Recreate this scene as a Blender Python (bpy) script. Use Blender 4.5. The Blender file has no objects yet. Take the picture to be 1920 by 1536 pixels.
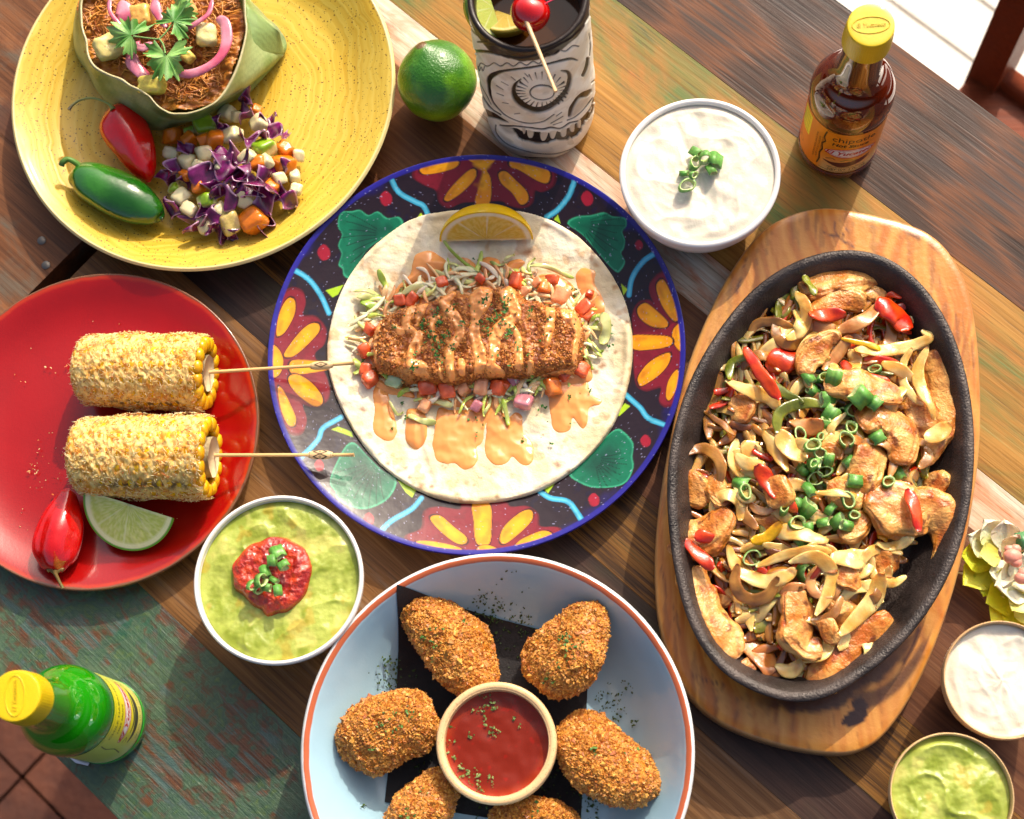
import bpy, math, random
import numpy as np
from mathutils import Matrix, Vector, Euler
rnd = random.Random(7)
S = bpy.context.scene
# ---------------------------------------------------------------- camera, sky, sun, exposure
FPX, TILT, AZ, H = 3120.0, 0.2785, 0.244, 0.95
_n = np.array([math.sin(TILT)*math.sin(AZ), math.sin(TILT)*math.cos(AZ), math.cos(TILT)])
_u = np.cross([0, 1, 0], _n); _u /= np.linalg.norm(_u)
_v = np.cross(_n, _u)
def comp(c):
    c = np.array(c, float); return Vector((c@_u, -(c@_v), -(c@_n)))
cd = bpy.data.cameras.new('camera'); cam = bpy.data.objects.new('camera', cd); S.collection.objects.link(cam)
mx = Matrix.Identity(4)
for k, c in enumerate(((1, 0, 0), (0, -1, 0), (0, 0, -1))):
    v = comp(c)
    for r in range(3): mx[r][k] = v[r]
mx[0][3], mx[1][3], mx[2][3] = 0, 0, H
cam.matrix_world = mx
cd.sensor_width = 36; cd.lens = FPX/1920*36; cd.clip_start = .01; cd.clip_end = 50
cd.dof.use_dof = True; cd.dof.focus_distance = .965; cd.dof.aperture_fstop = 9
S.camera = cam
SUN_EL, SUN_AZ = math.radians(38), math.radians(23)      # azimuth east of +Y (image up)
w = bpy.data.worlds.new('World'); S.world = w; w.use_nodes = True
nt = w.node_tree; bg = nt.nodes['Background']; sk = nt.nodes.new('ShaderNodeTexSky')
sk.sky_type = 'NISHITA'; sk.sun_disc = False; sk.sun_elevation = SUN_EL; sk.sun_rotation = SUN_AZ
sk.air_density = .7; sk.dust_density = 7.0; sk.ozone_density = 0
nt.links.new(sk.outputs[0], bg.inputs[0]); bg.inputs[1].default_value = .15
sl = bpy.data.lights.new('sun', 'SUN'); sl.energy = 2.7; sl.angle = math.radians(.6); sl.color = (1, .9, .75)
so = bpy.data.objects.new('sun', sl); S.collection.objects.link(so)
sd_ = Vector((math.sin(SUN_AZ)*math.cos(SUN_EL), math.cos(SUN_AZ)*math.cos(SUN_EL), math.sin(SUN_EL)))
so.rotation_euler = sd_.to_track_quat('Z', 'Y').to_euler(); so.location = (.5, 1.5, 2)
S.view_settings.view_transform = 'Standard'; S.view_settings.look = 'None'
S.view_settings.exposure = .6; S.view_settings.gamma = 1
S.cycles.max_bounces = 8; S.cycles.use_denoising = True; S.cycles.sample_clamp_indirect = 4

# ---------------------------------------------------------------- helpers
def W(px, py, z=0.0):
    """photo pixel + height -> world x, y, z"""
    px = np.asarray(px, float); py = np.asarray(py, float)
    d = np.stack([(px-960)/FPX, (py-768)/FPX, np.ones_like(px)], -1)
    t = (H-z)/(d@_n)
    return np.stack([t*(d@_u), -t*(d@_v), z+0*t], -1)
def PX(P):
    X, Y, Z = P[..., 0], P[..., 1], P[..., 2]
    Q = X[..., None]*_u - Y[..., None]*_v + (H-Z)[..., None]*_n
    return 960+FPX*Q[..., 0]/Q[..., 2], 768+FPX*Q[..., 1]/Q[..., 2]
def scale_at(z=0): return (H-z)/FPX            # metres per photo pixel, about
def lin(r, g, b, k=.8):
    f = lambda c: ((c/255+.055)/1.055)**2.4 if c > 10 else c/255/12.92
    c = np.array([f(r)*k, f(g)*k, f(b)*k]); y = c@[.3, .59, .11]; return np.clip(y+(c-y)*1.06, .002, .95)
_rs = np.random.RandomState(3)
_perm = np.concatenate([_rs.permutation(512)]*3); _grad = _rs.normal(size=(512, 3)); _grad /= np.linalg.norm(_grad, axis=1)[:, None]
def perlin(P):
    P = np.asarray(P, float)+100.37; i = np.floor(P).astype(int); f = P-i; w_ = f*f*f*(f*(f*6-15)+10)
    out = 0
    for a in (0, 1):
        for b in (0, 1):
            for c in (0, 1):
                h = _perm[(_perm[(_perm[(i[..., 0]+a) & 511]+i[..., 1]+b) & 511]+i[..., 2]+c) & 511]
                g = _grad[h]
                d = g[..., 0]*(f[..., 0]-a)+g[..., 1]*(f[..., 1]-b)+g[..., 2]*(f[..., 2]-c)
                out = out+d*(w_[..., 0] if a else 1-w_[..., 0])*(w_[..., 1] if b else 1-w_[..., 1])*(w_[..., 2] if c else 1-w_[..., 2])
    return out*1.5
def fbm(P, o=4, g=.5):
    s = 0; a = 1
    for k in range(o): s = s+a*perlin(P*2**k+k*17.3); a *= g
    return s
def sstep(a, b, x): t = np.clip((x-a)/(b-a), 0, 1); return t*t*(3-2*t)
def spl(pts, n=6, closed=False):
    """Catmull-Rom through pts (k, d)"""
    p = np.asarray(pts, float); k = len(p)
    if closed: q = np.concatenate([p[-1:], p, p[:2]]); m = k
    else: q = np.concatenate([2*p[:1]-p[1:2], p, 2*p[-1:]-p[-2:-1]]); m = k-1
    out = []; t = np.arange(n)/n; t = t[:, None]
    for i in range(m):
        a, b, c, d = q[i:i+4]
        out.append(.5*((2*b)+(c-a)*t+(2*a-5*b+4*c-d)*t*t+(3*b-a-3*c+d)*t**3))
    out = np.concatenate(out)
    return out if closed else np.concatenate([out, p[-1:]])
def sdpoly(x, y, pts):
    p = np.asarray(pts, float); q = np.roll(p, -1, 0); d = np.full(x.shape, 1e18); ins = np.zeros(x.shape, bool)
    for (ax, ay), (bx, by) in zip(p, q):
        ex, ey = bx-ax, by-ay; L = ex*ex+ey*ey+1e-20
        t = np.clip(((x-ax)*ex+(y-ay)*ey)/L, 0, 1)
        d = np.minimum(d, (x-ax-t*ex)**2+(y-ay-t*ey)**2)
        c = ((ay > y) != (by > y)); 
        if ay != by: ins ^= c & (x < (bx-ax)*(y-ay)/(by-ay)+ax)
    d = np.sqrt(d); return np.where(ins, d, -d)
def sdline(x, y, pts, ws):
    p = np.asarray(pts, float); best = np.full(x.shape, -1e9)
    for k in range(len(p)-1):
        (ax, ay), (bx, by) = p[k], p[k+1]; ex, ey = bx-ax, by-ay; L = ex*ex+ey*ey+1e-20
        t = np.clip(((x-ax)*ex+(y-ay)*ey)/L, 0, 1)
        best = np.maximum(best, (ws[k]*(1-t)+ws[k+1]*t)/2-np.hypot(x-ax-t*ex, y-ay-t*ey))
    return best
class Paint:
    def __init__(s, x, y, base): s.x, s.y = x.ravel(), y.ravel(); s.c = np.array(np.broadcast_to(base, s.x.shape+(3,)), float); s.d = np.zeros(s.x.shape); s.jx = s.jy = 0
    def _m(s, pts, m): p = np.asarray(pts)[:, :2]; a, b = p.min(0)-m, p.max(0)+m; return np.where((s.x > a[0]) & (s.x < b[0]) & (s.y > a[1]) & (s.y < b[1]))[0]
    def _put(s, i, a, col, dep): 
        col = np.asarray(col); a = a[:, None]; s.c[i] = s.c[i]*(1-a)+col*a; s.d[i] = s.d[i]*(1-a[:, 0])+dep*a[:, 0]
    def poly(s, pts, col, soft=1.0, n=5, dep=0, op=1):
        if n > 1: pts = spl(pts, n, True)
        i = s._m(pts, soft)
        if len(i): s._put(i, op*sstep(-soft, soft, sdpoly(s.x[i], s.y[i], pts)), col, dep)
    def line(s, pts, wd, col, soft=1.0, n=5, dep=0, op=1):
        p = np.array([(a[0], a[1], a[2] if len(a) > 2 else wd) for a in pts], float)
        if n > 1 and len(p) > 2: p = spl(p, n)
        i = s._m(p, p[:, 2].max()+soft)
        if len(i): s._put(i, op*sstep(-soft, soft, sdline(s.x[i], s.y[i], p[:, :2], p[:, 2])), col, dep)
    def dot(s, x, y, r, col, soft=1.0, ry=None, dep=0, op=1):
        a = np.linspace(0, 2*math.pi, 12, endpoint=False); s.poly(np.stack([x+r*np.cos(a), y+(ry or r)*np.sin(a)], 1), col, soft, 3, dep, op)

# ---- materials
MATS = {}
class NT:
    def __init__(s, name):
        s.m = bpy.data.materials.new(name); s.m.use_nodes = True; s.t = s.m.node_tree; s.b = s.t.nodes['Principled BSDF']; s.tc = None
    def N(s, ty, **k):
        n = s.t.nodes.new('ShaderNode'+ty)
        for a, b in k.items():
            if a.startswith('_'): setattr(n, a[1:], b)
            else: s.set(n.inputs[int(a[1:]) if a[0] == 'i' and a[1:].isdigit() else a], b)
        return n
    def set(s, i, v):
        if isinstance(v, bpy.types.NodeSocket): s.t.links.new(v, i)
        elif isinstance(v, (tuple, list, np.ndarray)) and len(v) == 3 and i.type == 'RGBA': i.default_value = (*v, 1)
        else: i.default_value = v
    def co(s, scl=(1, 1, 1)):
        if s.tc is None: s.tc = s.N('TexCoord').outputs['Object']
        if scl == (1, 1, 1): return s.tc
        return s.N('Mapping', i0=s.tc, Scale=scl).outputs[0]
    def noise(s, scale, detail=3, rough=.55, scl=(1, 1, 1), dist=0):
        return s.N('TexNoise', Vector=s.co(scl), Scale=scale, Detail=detail, Roughness=rough, Distortion=dist).outputs[0]
    def ramp(s, f, stops):
        r = s.N('ValToRGB', i0=f); e = r.color_ramp.elements
        while len(e) < len(stops): e.new(.5)
        for q, (p, c) in zip(e, stops): q.position = p; q.color = (*c, 1) if not np.isscalar(c) else (c, c, c, 1)
        return r.outputs[0]
    def mix(s, f, a, b, mode='MIX'):
        n = s.N('Mix', _data_type='RGBA', _blend_type=mode); s.set(n.inputs[0], f); s.set(n.inputs[6], a); s.set(n.inputs[7], b); return n.outputs[2]
    def math(s, op, a, b=0., c=None):
        n = s.N('Math', _operation=op, i0=a, i1=b); 
        if c is not None: s.set(n.inputs[2], c)
        return n.outputs[0]
    def bump(s, hs):
        prev = None
        for h, d in hs:
            n = s.N('Bump', Strength=1., Distance=d, Height=h)
            if prev: s.t.links.new(prev, n.inputs['Normal'])
            prev = n.outputs[0]
        if prev: s.t.links.new(prev, s.b.inputs['Normal'])
def M(name, col='attr', rough=.5, spec=.5, coat=0, sss=0, bump=(), var=(0, 0), metal=0, trans=0, ior=1.45, rvar=0, sssr=.003, crough=.08, speck=None, stretch=(1, 1, 1)):
    if name in MATS: return MATS[name]
    q = NT(name); b = q.b
    c = q.N('Attribute', _attribute_name='Col').outputs['Color'] if isinstance(col, str) else None
    if c is None:
        c = q.N('RGB').outputs[0]; c.default_value = (*col, 1)
    if var[1]:
        n = q.noise(var[0], 4, .6, stretch)
        f = q.ramp(n, [(.3, 1-var[1]), (.7, 1+var[1])]) if var[1] <= .0 else q.N('MapRange', i0=n, i1=.3, i2=.7, i3=1-var[1], i4=1+var[1]).outputs[0]
        c = q.mix(1., c, f, 'MULTIPLY')
    if speck:   # (scale, threshold, colour)
        v = q.N('TexVoronoi', Vector=q.co(), Scale=speck[0]); f = q.math('LESS_THAN', v.outputs[0], speck[1])
        pick = q.math('GREATER_THAN', q.N('SeparateColor', i0=v.outputs['Color']).outputs[0], speck[3] if len(speck) > 3 else .6)
        c = q.mix(q.math('MULTIPLY', f, pick), c, speck[2])
    q.set(b.inputs['Base Color'], c)
    b.inputs['Roughness'].default_value = rough
    if rvar: q.set(b.inputs['Roughness'], q.N('MapRange', i0=q.noise(120, 4), i1=.3, i2=.7, i3=max(.02, rough-rvar), i4=rough+rvar).outputs[0])
    b.inputs['Specular IOR Level'].default_value = spec; b.inputs['Metallic'].default_value = metal
    b.inputs['Coat Weight'].default_value = coat; b.inputs['Coat Roughness'].default_value = crough
    b.inputs['Transmission Weight'].default_value = trans; b.inputs['IOR'].default_value = ior
    if sss: b.inputs['Subsurface Weight'].default_value = sss; b.inputs['Subsurface Radius'].default_value = (1, .45, .25); b.inputs['Subsurface Scale'].default_value = sssr
    q.bump([(q.noise(x[0], x[2] if len(x) > 2 else 3, .6, stretch), x[1]) for x in bump])
    MATS[name] = q.m; return q.m

# ---- meshes
def rawmesh(name, V, F, mat, col=None, smooth=True):
    V = np.asarray(V, float); me = bpy.data.meshes.new(name)
    if isinstance(F, np.ndarray): F = [F]
    nl = sum(f.size for f in F); nf = sum(len(f) for f in F)
    me.vertices.add(len(V)); me.vertices.foreach_set('co', V.astype(np.float32).ravel())
    me.loops.add(nl); me.loops.foreach_set('vertex_index', np.concatenate([f.ravel() for f in F]).astype(np.int32))
    me.polygons.add(nf); tot = np.concatenate([np.full(len(f), f.shape[1]) for f in F])
    me.polygons.foreach_set('loop_start', (np.cumsum(tot)-tot).astype(np.int32))
    me.polygons.foreach_set('use_smooth', np.full(nf, bool(smooth)))
    me.update(calc_edges=True); me.validate()
    if col is not None:
        a = me.color_attributes.new('Col', 'FLOAT_COLOR', 'POINT'); c = np.ones((len(V), 4), np.float32); c[:, :3] = col; a.data.foreach_set('color', c.ravel())
    for m in (mat if isinstance(mat, (list, tuple)) else [mat]): me.materials.append(m)
    return me
def tag(o, label=None, category=None, group=None, kind=None):
    for k, v in (('label', label), ('category', category), ('group', group), ('kind', kind)):
        if v: o[k] = v
    return o
def wloc(o): 
    v = Vector(o.location)
    while o.parent: o = o.parent; v = v+Vector(o.location)
    return v
def mk(name, V, F, mat, parent=None, col=None, smooth=True, **t):
    """link a mesh given in world coordinates; the object's origin is put at its base"""
    V = np.asarray(V, float); mn, mxx = V.min(0), V.max(0)
    org = np.array([(mn[0]+mxx[0])/2, (mn[1]+mxx[1])/2, mn[2]])
    o = bpy.data.objects.new(name, rawmesh(name, V-org, F, mat, col, smooth)); S.collection.objects.link(o)
    if parent is not None: o.parent = parent; o.location = Vector(org)-wloc(parent)
    else: o.location = org
    return tag(o, **t)
def empty(name, P, label, cat, group=None):
    o = bpy.data.objects.new(name, None); o.empty_display_size = .02; S.collection.objects.link(o); o.location = P; return tag(o, label, cat, group)
def gridF(n, m, cu=False, cv=False):
    i = np.arange(n if cu else n-1)[:, None]; j = np.arange(m if cv else m-1)[None]
    a = i*m+j; b = ((i+1) % n)*m+j; c = ((i+1) % n)*m+(j+1) % m; d = i*m+(j+1) % m
    return np.stack([a, b, c, d], -1).reshape(-1, 4)
def lathe(prof, c, n=96):
    """prof (k,2) r,z; returns V grid (n,k,3) and F"""
    prof = np.asarray(prof, float); a = np.linspace(0, 2*math.pi, n, endpoint=False)
    P = np.stack([c[0]+prof[None, :, 0]*np.cos(a)[:, None], c[1]+prof[None, :, 0]*np.sin(a)[:, None], c[2]+prof[None, :, 1]+0*a[:, None]], -1)
    return P, gridF(n, len(prof), True, False)
def tubeV(path, wd, th, n=10, up=(0, 0, 1), twist=None, sq=1.0, rib=0):
    """closed tube along path (k,3) with full widths wd and thicknesses th (k)"""
    p = np.asarray(path, float); k = len(p); T = np.gradient(p, axis=0); T /= np.linalg.norm(T, axis=1)[:, None]+1e-12
    U = np.broadcast_to(np.asarray(up, float), p.shape); B = np.cross(T, U); bl = np.linalg.norm(B, axis=1)[:, None]; B = np.where(bl > 1e-3, B/(bl+1e-9), np.array([1., 0, 0])); N_ = np.cross(B, T)
    if twist is not None:
        tw = np.asarray(twist)[:, None]; B, N_ = B*np.cos(tw)+N_*np.sin(tw), N_*np.cos(tw)-B*np.sin(tw)
    a = np.linspace(0, 2*math.pi, n, endpoint=False); ca, sa = np.cos(a), np.sin(a)
    if sq != 1: ca, sa = np.sign(ca)*np.abs(ca)**sq, np.sign(sa)*np.abs(sa)**sq
    wd = np.broadcast_to(wd, k); th = np.broadcast_to(th, k)
    P = p[:, None]+B[:, None]*(ca[None, :, None]*wd[:, None, None]/2)+N_[:, None]*(sa[None, :, None]*th[:, None, None]/2)
    V = np.concatenate([P.reshape(-1, 3), p[:1], p[-1:]]); F = gridF(k, n, False, True)
    j = np.arange(n); c0 = np.stack([(j+1) % n, j, np.full(n, k*n)], 1)
    c1 = np.stack([(k-1)*n+j, (k-1)*n+(j+1) % n, np.full(n, k*n+1)], 1)
    return V, [F, np.concatenate([c0, c1])]
def joinVF(parts):
    Vs, Q, T, o, C = [], [], [], 0, []
    for it in parts:
        V, F = it[0], it[1]
        for f in (F if isinstance(F, list) else [F]): (Q if f.shape[1] == 4 else T).append(f+o)
        Vs.append(V); o += len(V)
        if len(it) > 2: C.append(np.broadcast_to(it[2], (len(V), 3)))
    F = ([np.concatenate(Q)] if Q else [])+([np.concatenate(T)] if T else [])
    return np.concatenate(Vs), F, (np.concatenate(C) if C else None)
def boxVF(c, s, R=None):
    q = np.array([[x, y, z] for x in (-1, 1) for y in (-1, 1) for z in (-1, 1)], float)*np.array(s)/2
    if R is not None: q = q@np.array(R).T
    return q+np.array(c), np.array([[0, 1, 3, 2], [4, 6, 7, 5], [0, 4, 5, 1], [2, 3, 7, 6], [0, 2, 6, 4], [1, 5, 7, 3]])
def rotm(rx, ry, rz): return np.array(Euler((rx, ry, rz)).to_matrix())
_ico = {}
def sphere(n):
    """rounded cube sphere, n per edge"""
    if n in _ico: return _ico[n]
    import bmesh
    bm = bmesh.new(); bmesh.ops.create_icosphere(bm, subdivisions=n, radius=1)
    V = np.array([v.co[:] for v in bm.verts]); F = np.array([[v.index for v in f.verts] for f in bm.faces]); bm.free()
    _ico[n] = (V, F); return _ico[n]
def field(poly, res, zf, margin, colf=None):
    """height-field sheet over a world outline; zf(X, Y, sd)->Z, sd>0 inside"""
    poly = np.asarray(poly)[:, :2]; a, b = poly.min(0)-margin, poly.max(0)+margin
    xs = np.arange(a[0], b[0]+res, res); ys = np.arange(a[1], b[1]+res, res); X, Y = np.meshgrid(xs, ys, indexing='ij')
    sd = sdpoly(X, Y, poly); Z = zf(X, Y, sd); V = np.stack([X, Y, Z], -1).reshape(-1, 3); F = gridF(*X.shape)
    ok = (sd.ravel()[F] > -margin).any(1); F = F[ok]; used = np.unique(F); mp = np.zeros(len(V), int); mp[used] = np.arange(len(used))
    return V[used], mp[F], sd.ravel()[used]
def fitcirc(z, x0=None, x1=None, y0=None, y1=None, c0=(0, 0, .1)):
    th = np.linspace(0, 2*math.pi, 240); p = np.array(c0, float)
    def r_(p):
        x, y = PX(np.stack([p[0]+p[2]*np.cos(th), p[1]+p[2]*np.sin(th), z+0*th], -1))
        return np.array([a-b for a, b in ((x.min(), x0), (x.max(), x1), (y.min(), y0), (y.max(), y1)) if b is not None])
    for _ in range(12):
        r = r_(p); J = np.array([(r_(p+e*1e-5)-r)/1e-5 for e in np.eye(3)]).T; p = p-np.linalg.lstsq(J, r, rcond=None)[0]
    return p
def zt(ox, oy, s): return lambda pts: [(ox+p[0]/s, oy+p[1]/s)+tuple(q/s for q in p[2:]) for p in pts]
Z1 = zt(0, 0, 2.844); Z4 = zt(640, 400, 3.072); Z5 = zt(480, 270, 1.944); Z6 = zt(1220, 380, 2.953); Z7 = zt(1220, 860, 2.743); Z8 = zt(540, 1020, 2.462); ZM = zt(860, 0, 4.8); ZR = zt(0, 500, 2.4)
ORD = ['first', 'second', 'third', 'fourth', 'fifth', 'sixth', 'seventh', 'eighth', 'ninth', 'tenth', 'eleventh', 'twelfth']
def zone_labels(items, bbox, rows, cols, where):
    """items (object, look, px, py): a label for each from its look and its place on the dish"""
    cell = {}
    for o, look, x, y in items:
        r = min(len(rows)-1, max(0, int((y-bbox[1])/(bbox[3]-bbox[1])*len(rows)))); c = min(len(cols)-1, max(0, int((x-bbox[0])/(bbox[2]-bbox[0])*len(cols))))
        cell.setdefault((look, r, c), []).append((x, o))
    for (look, r, c), L in cell.items():
        L.sort(key=lambda t: t[0])
        for k, (x, o) in enumerate(L):
            s = f'{look} {where}, {rows[r]} {cols[c]}'
            if len(L) > 1: s += f', {ORD[k]} from left'
            o['label'] = s
# ---------------------------------------------------------------- table
TA = math.radians(41.0); ca_, sa_ = math.cos(TA), math.sin(TA)
def PQ(p, q, z=0): return np.array([p*ca_-q*sa_, -p*sa_-q*ca_, z])
def toPQ(P): return P[0]*ca_-P[1]*sa_, -(P[0]*sa_+P[1]*ca_)
def plank_mat(name, stops, fine=(9, 330), med=(2.2, 38), patches=(), grain=.55, rough=.38, wave=None, xgrad=None, lines=.35, coat=.05, dark=1.):
    q = NT(name); stops = [(p, c*dark) for p, c in stops]; patches = [(c, *r) for c, *r in patches]
    if xgrad: xgrad = (*xgrad[:2], [(p, c*dark) for p, c in xgrad[2]])
    f1 = q.N('TexNoise', Vector=q.co((fine[0], fine[1], fine[1])), Scale=1., Detail=5., Roughness=.65, Distortion=.4).outputs[0]
    f2 = q.N('TexNoise', Vector=q.co((med[0], med[1], med[1])), Scale=1., Detail=4., Roughness=.6, Distortion=1.1).outputs[0]
    if wave:
        wv = q.N('TexWave', Vector=q.co((wave[0], wave[1], wave[1])), Scale=1., Distortion=wave[2], Detail=3., **{'Detail Scale': .8}).outputs[1]
        f2 = q.mix(.55, f2, wv)
    f = q.math('ADD', q.math('MULTIPLY', f1, grain), q.math('MULTIPLY', f2, 1-grain))
    c = q.ramp(f, stops)
    for col, scl, lo, hi, amt in patches:
        pn = q.N('TexNoise', Vector=q.co(scl), Scale=1., Detail=5., Roughness=.68, Distortion=.6).outputs[0]
        m = q.N('MapRange', i0=pn, i1=lo, i2=hi, i3=0., i4=amt).outputs[0]
        m = q.math('MULTIPLY', m, q.N('MapRange', i0=f1, i1=.32, i2=.55, i3=.35, i4=1.).outputs[0])
        c = q.mix(m, c, col)
    if xgrad:     # the same board is worn differently along its length
        sx = q.N('SeparateXYZ', i0=q.co()).outputs[0]
        m = q.N('MapRange', i0=q.math('ADD', sx, q.math('MULTIPLY', f2, .06)), i1=xgrad[0], i2=xgrad[1]).outputs[0]
        c = q.mix(m, c, q.ramp(f, xgrad[2]))
    # fine dark pores along the grain
    po = q.N('TexNoise', Vector=q.co((22, 900, 900)), Scale=1., Detail=2.).outputs[0]
    c = q.mix(q.math('MULTIPLY', q.math('LESS_THAN', po, .38), lines), c, (.012, .008, .006))
    # small scuffs
    sc = q.N('TexNoise', Vector=q.co((60, 160, 160)), Scale=1., Detail=6., Roughness=.8).outputs[0]
    c = q.mix(q.math('MULTIPLY', q.math('GREATER_THAN', sc, .73), .4), c, lin(205, 195, 180))
    q.b.inputs['Specular IOR Level'].default_value = .22
    q.set(q.b.inputs['Base Color'], c)
    q.set(q.b.inputs['Roughness'], q.N('MapRange', i0=f2, i1=.3, i2=.7, i3=rough, i4=rough+.2).outputs[0])
    q.b.inputs['Coat Weight'].default_value = coat; q.b.inputs['Coat Roughness'].default_value = .22
    q.bump([(f1, .00022), (f2, .0004), (po, .0001)])
    return q.m
L = lin
dark_a = plank_mat('dark_brown_board', [(.3, L(50, 34, 28)), (.44, L(92, 62, 46)), (.54, L(136, 84, 52)), (.68, L(84, 70, 64))], patches=[(L(70, 68, 72), (5, 16, 16), .52, .7, .5)], wave=(3, 40, 5), dark=.62)
ochre = plank_mat('ochre_board', [(.3, L(116, 78, 36)), (.46, L(168, 122, 58)), (.58, L(192, 142, 74)), (.7, L(176, 152, 88))], grain=.45, dark=.85,
    patches=[(L(76, 112, 62), (4, 18, 18), .47, .6, .85), (L(200, 112, 54), (6, 12, 12), .55, .68, .6), (L(70, 88, 58), (6, 40, 40), .6, .7, .7)])
strip = plank_mat('whitewashed_strip', [(.3, L(150, 118, 92)), (.46, L(205, 190, 165)), (.6, L(232, 226, 208))], patches=[(L(206, 128, 86), (14, 50, 50), .45, .62, .9)],
    xgrad=(-.02, .12, [(.3, L(112, 78, 54)), (.5, L(168, 122, 84)), (.65, L(192, 160, 126))]))
brown_d = plank_mat('reddish_brown_board', [(.3, L(76, 42, 24)), (.48, L(134, 80, 46)), (.62, L(164, 104, 62))], patches=[(L(120, 86, 50), (4, 12, 12), .5, .66, .5)], lines=.3, dark=.66,
    xgrad=(-.28, -.12, [(.3, L(84, 50, 34)), (.5, L(128, 82, 56)), (.65, L(150, 106, 74))]))
dark_e = plank_mat('black_streaked_board', [(.34, L(34, 25, 18)), (.47, L(92, 62, 32)), (.55, L(150, 104, 50)), (.66, L(84, 78, 48))], fine=(14, 420), lines=.6, dark=.8)
dark_f = plank_mat('dark_purple_brown_board', [(.3, L(40, 28, 26)), (.5, L(78, 55, 47)), (.65, L(104, 76, 62))], patches=[(L(60, 62, 44), (5, 14, 14), .52, .66, .5)], dark=.66)
tan_f = plank_mat('tan_board', [(.3, L(84, 54, 30)), (.48, L(142, 98, 56)), (.6, L(168, 122, 76)), (.7, L(154, 134, 112))], patches=[(L(130, 120, 110), (9, 90, 90), .55, .7, .5)], dark=.72,
    xgrad=(-.1, .1, [(.3, L(56, 40, 32)), (.5, L(96, 72, 54)), (.65, L(120, 98, 78))]))
def patina():
    q = NT('green_patina_board')
    f1 = q.N('TexNoise', Vector=q.co((10, 330, 330)), Scale=1., Detail=5., Roughness=.65, Distortion=.5).outputs[0]
    base = q.ramp(f1, [(.3, L(88, 44, 20)), (.5, L(132, 68, 30)), (.62, L(96, 60, 38))])
    st = q.N('TexNoise', Vector=q.co((12, 120, 120)), Scale=1., Detail=5., Roughness=.7, Distortion=.8).outputs[0]
    base = q.mix(q.N('MapRange', i0=st, i1=.47, i2=.58, i3=0., i4=.85).outputs[0], base, L(84, 112, 116))
    n = q.N('TexNoise', Vector=q.co(), Scale=26., Detail=6., Roughness=.72, Distortion=.5).outputs[0]
    wv = q.mix(.12, q.co(), q.N('TexNoise', Vector=q.co(), Scale=60., Detail=3.).outputs[1])
    v = q.N('TexVoronoi', Vector=wv, Scale=33., Randomness=.9); d = v.outputs[0]
    ring = q.ramp(d, [(.0, L(112, 122, 52)), (.18, L(78, 104, 70)), (.3, L(60, 88, 76)), (.44, L(84, 106, 84)), (.56, L(60, 76, 58))])
    ring = q.mix(.35, ring, q.ramp(n, [(.35, L(40, 54, 44)), (.5, L(82, 104, 82)), (.65, L(130, 142, 112))]))
    sx = q.N('SeparateXYZ', i0=q.co()).outputs[0]
    m = q.math('ADD', q.math('SUBTRACT', .72, d), q.math('MULTIPLY', q.math('SUBTRACT', n, .5), 1.2))
    m = q.math('SUBTRACT', m, q.N('MapRange', i0=sx, i1=.02, i2=.2, i3=0., i4=.32).outputs[0])
    c = q.mix(q.N('MapRange', i0=m, i1=0., i2=.3, i3=0., i4=.95).outputs[0], base, ring)
    n3 = q.N('TexNoise', Vector=q.co(), Scale=17., Detail=5., Roughness=.7).outputs[0]
    c = q.mix(q.N('MapRange', i0=n3, i1=.6, i2=.66, i3=0., i4=.8).outputs[0], c, L(30, 96, 74))
    c = q.mix(1., c, q.N('RGB').outputs[0], 'MULTIPLY'); c.node.inputs[7].links[0].from_node.outputs[0].default_value = (.56, .72, .6, 1)
    c = q.mix(q.N('MapRange', i0=n3, i1=.36, i2=.31, i3=0., i4=.7).outputs[0], c, L(44, 34, 26))
    q.set(q.b.inputs['Base Color'], c); q.b.inputs['Roughness'].default_value = .42; q.b.inputs['Coat Weight'].default_value = .2; q.b.inputs['Coat Roughness'].default_value = .25
    q.bump([(f1, .0005), (n, .0012)]); return q.m
pat = patina()
end_m = plank_mat('worn_end_board', [(.3, L(58, 36, 26)), (.48, L(112, 72, 46)), (.6, L(140, 92, 60)), (.7, L(104, 100, 88))], patches=[(L(94, 98, 88), (14, 30, 30), .5, .66, .7), (L(64, 28, 28), (7, 10, 10), .54, .62, .6)], grain=.4)
table = empty('dining_table', (0, 0, -.76), 'long table of mismatched reclaimed boards carrying all the dishes', 'table')
edge_m = plank_mat('board_edge', [(.3, L(90, 60, 42)), (.6, L(150, 108, 76))])
def plank(p0, p1, q0, q1, mat, z=0., th=.026, g=.00003):
    lx, ly = (p1-p0)/2-g, (q1-q0)/2-g; b = .00018
    xs = [-lx, -lx+b, lx-b, lx]; ys = [-ly, -ly+b, ly-b, ly]
    V = [(x, y, (-b if i in (0, 3) or j in (0, 3) else 0)) for i, x in enumerate(xs) for j, y in enumerate(ys)]
    V += [(x, y, -th) for x in (-lx, lx) for y in (-ly, ly)]
    F4 = gridF(4, 4); s = np.array([[0, 12, 17+0, 16][::-1], [3, 15, 19, 17]]) 
    bl, br, tl, tr = 16, 18, 17, 19
    quads = [[0, 16, 17, 3], [12, 15, 19, 18], [0, 12, 18, 16], [3, 17, 19, 15], [16, 18, 19, 17]]
    me = rawmesh('plank', np.array(V), [F4, np.array(quads)], mat, smooth=False)
    o = bpy.data.objects.new('plank', me); S.collection.objects.link(o); o.parent = table
    c = PQ((p0+p1)/2, (q0+q1)/2, z); o.location = (c[0], c[1], c[2]+.76); o.rotation_euler = (0, 0, -TA); return o
PG = toPQ(W(126, 503))[0]              # the gap across the boards
PE = .62
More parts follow.
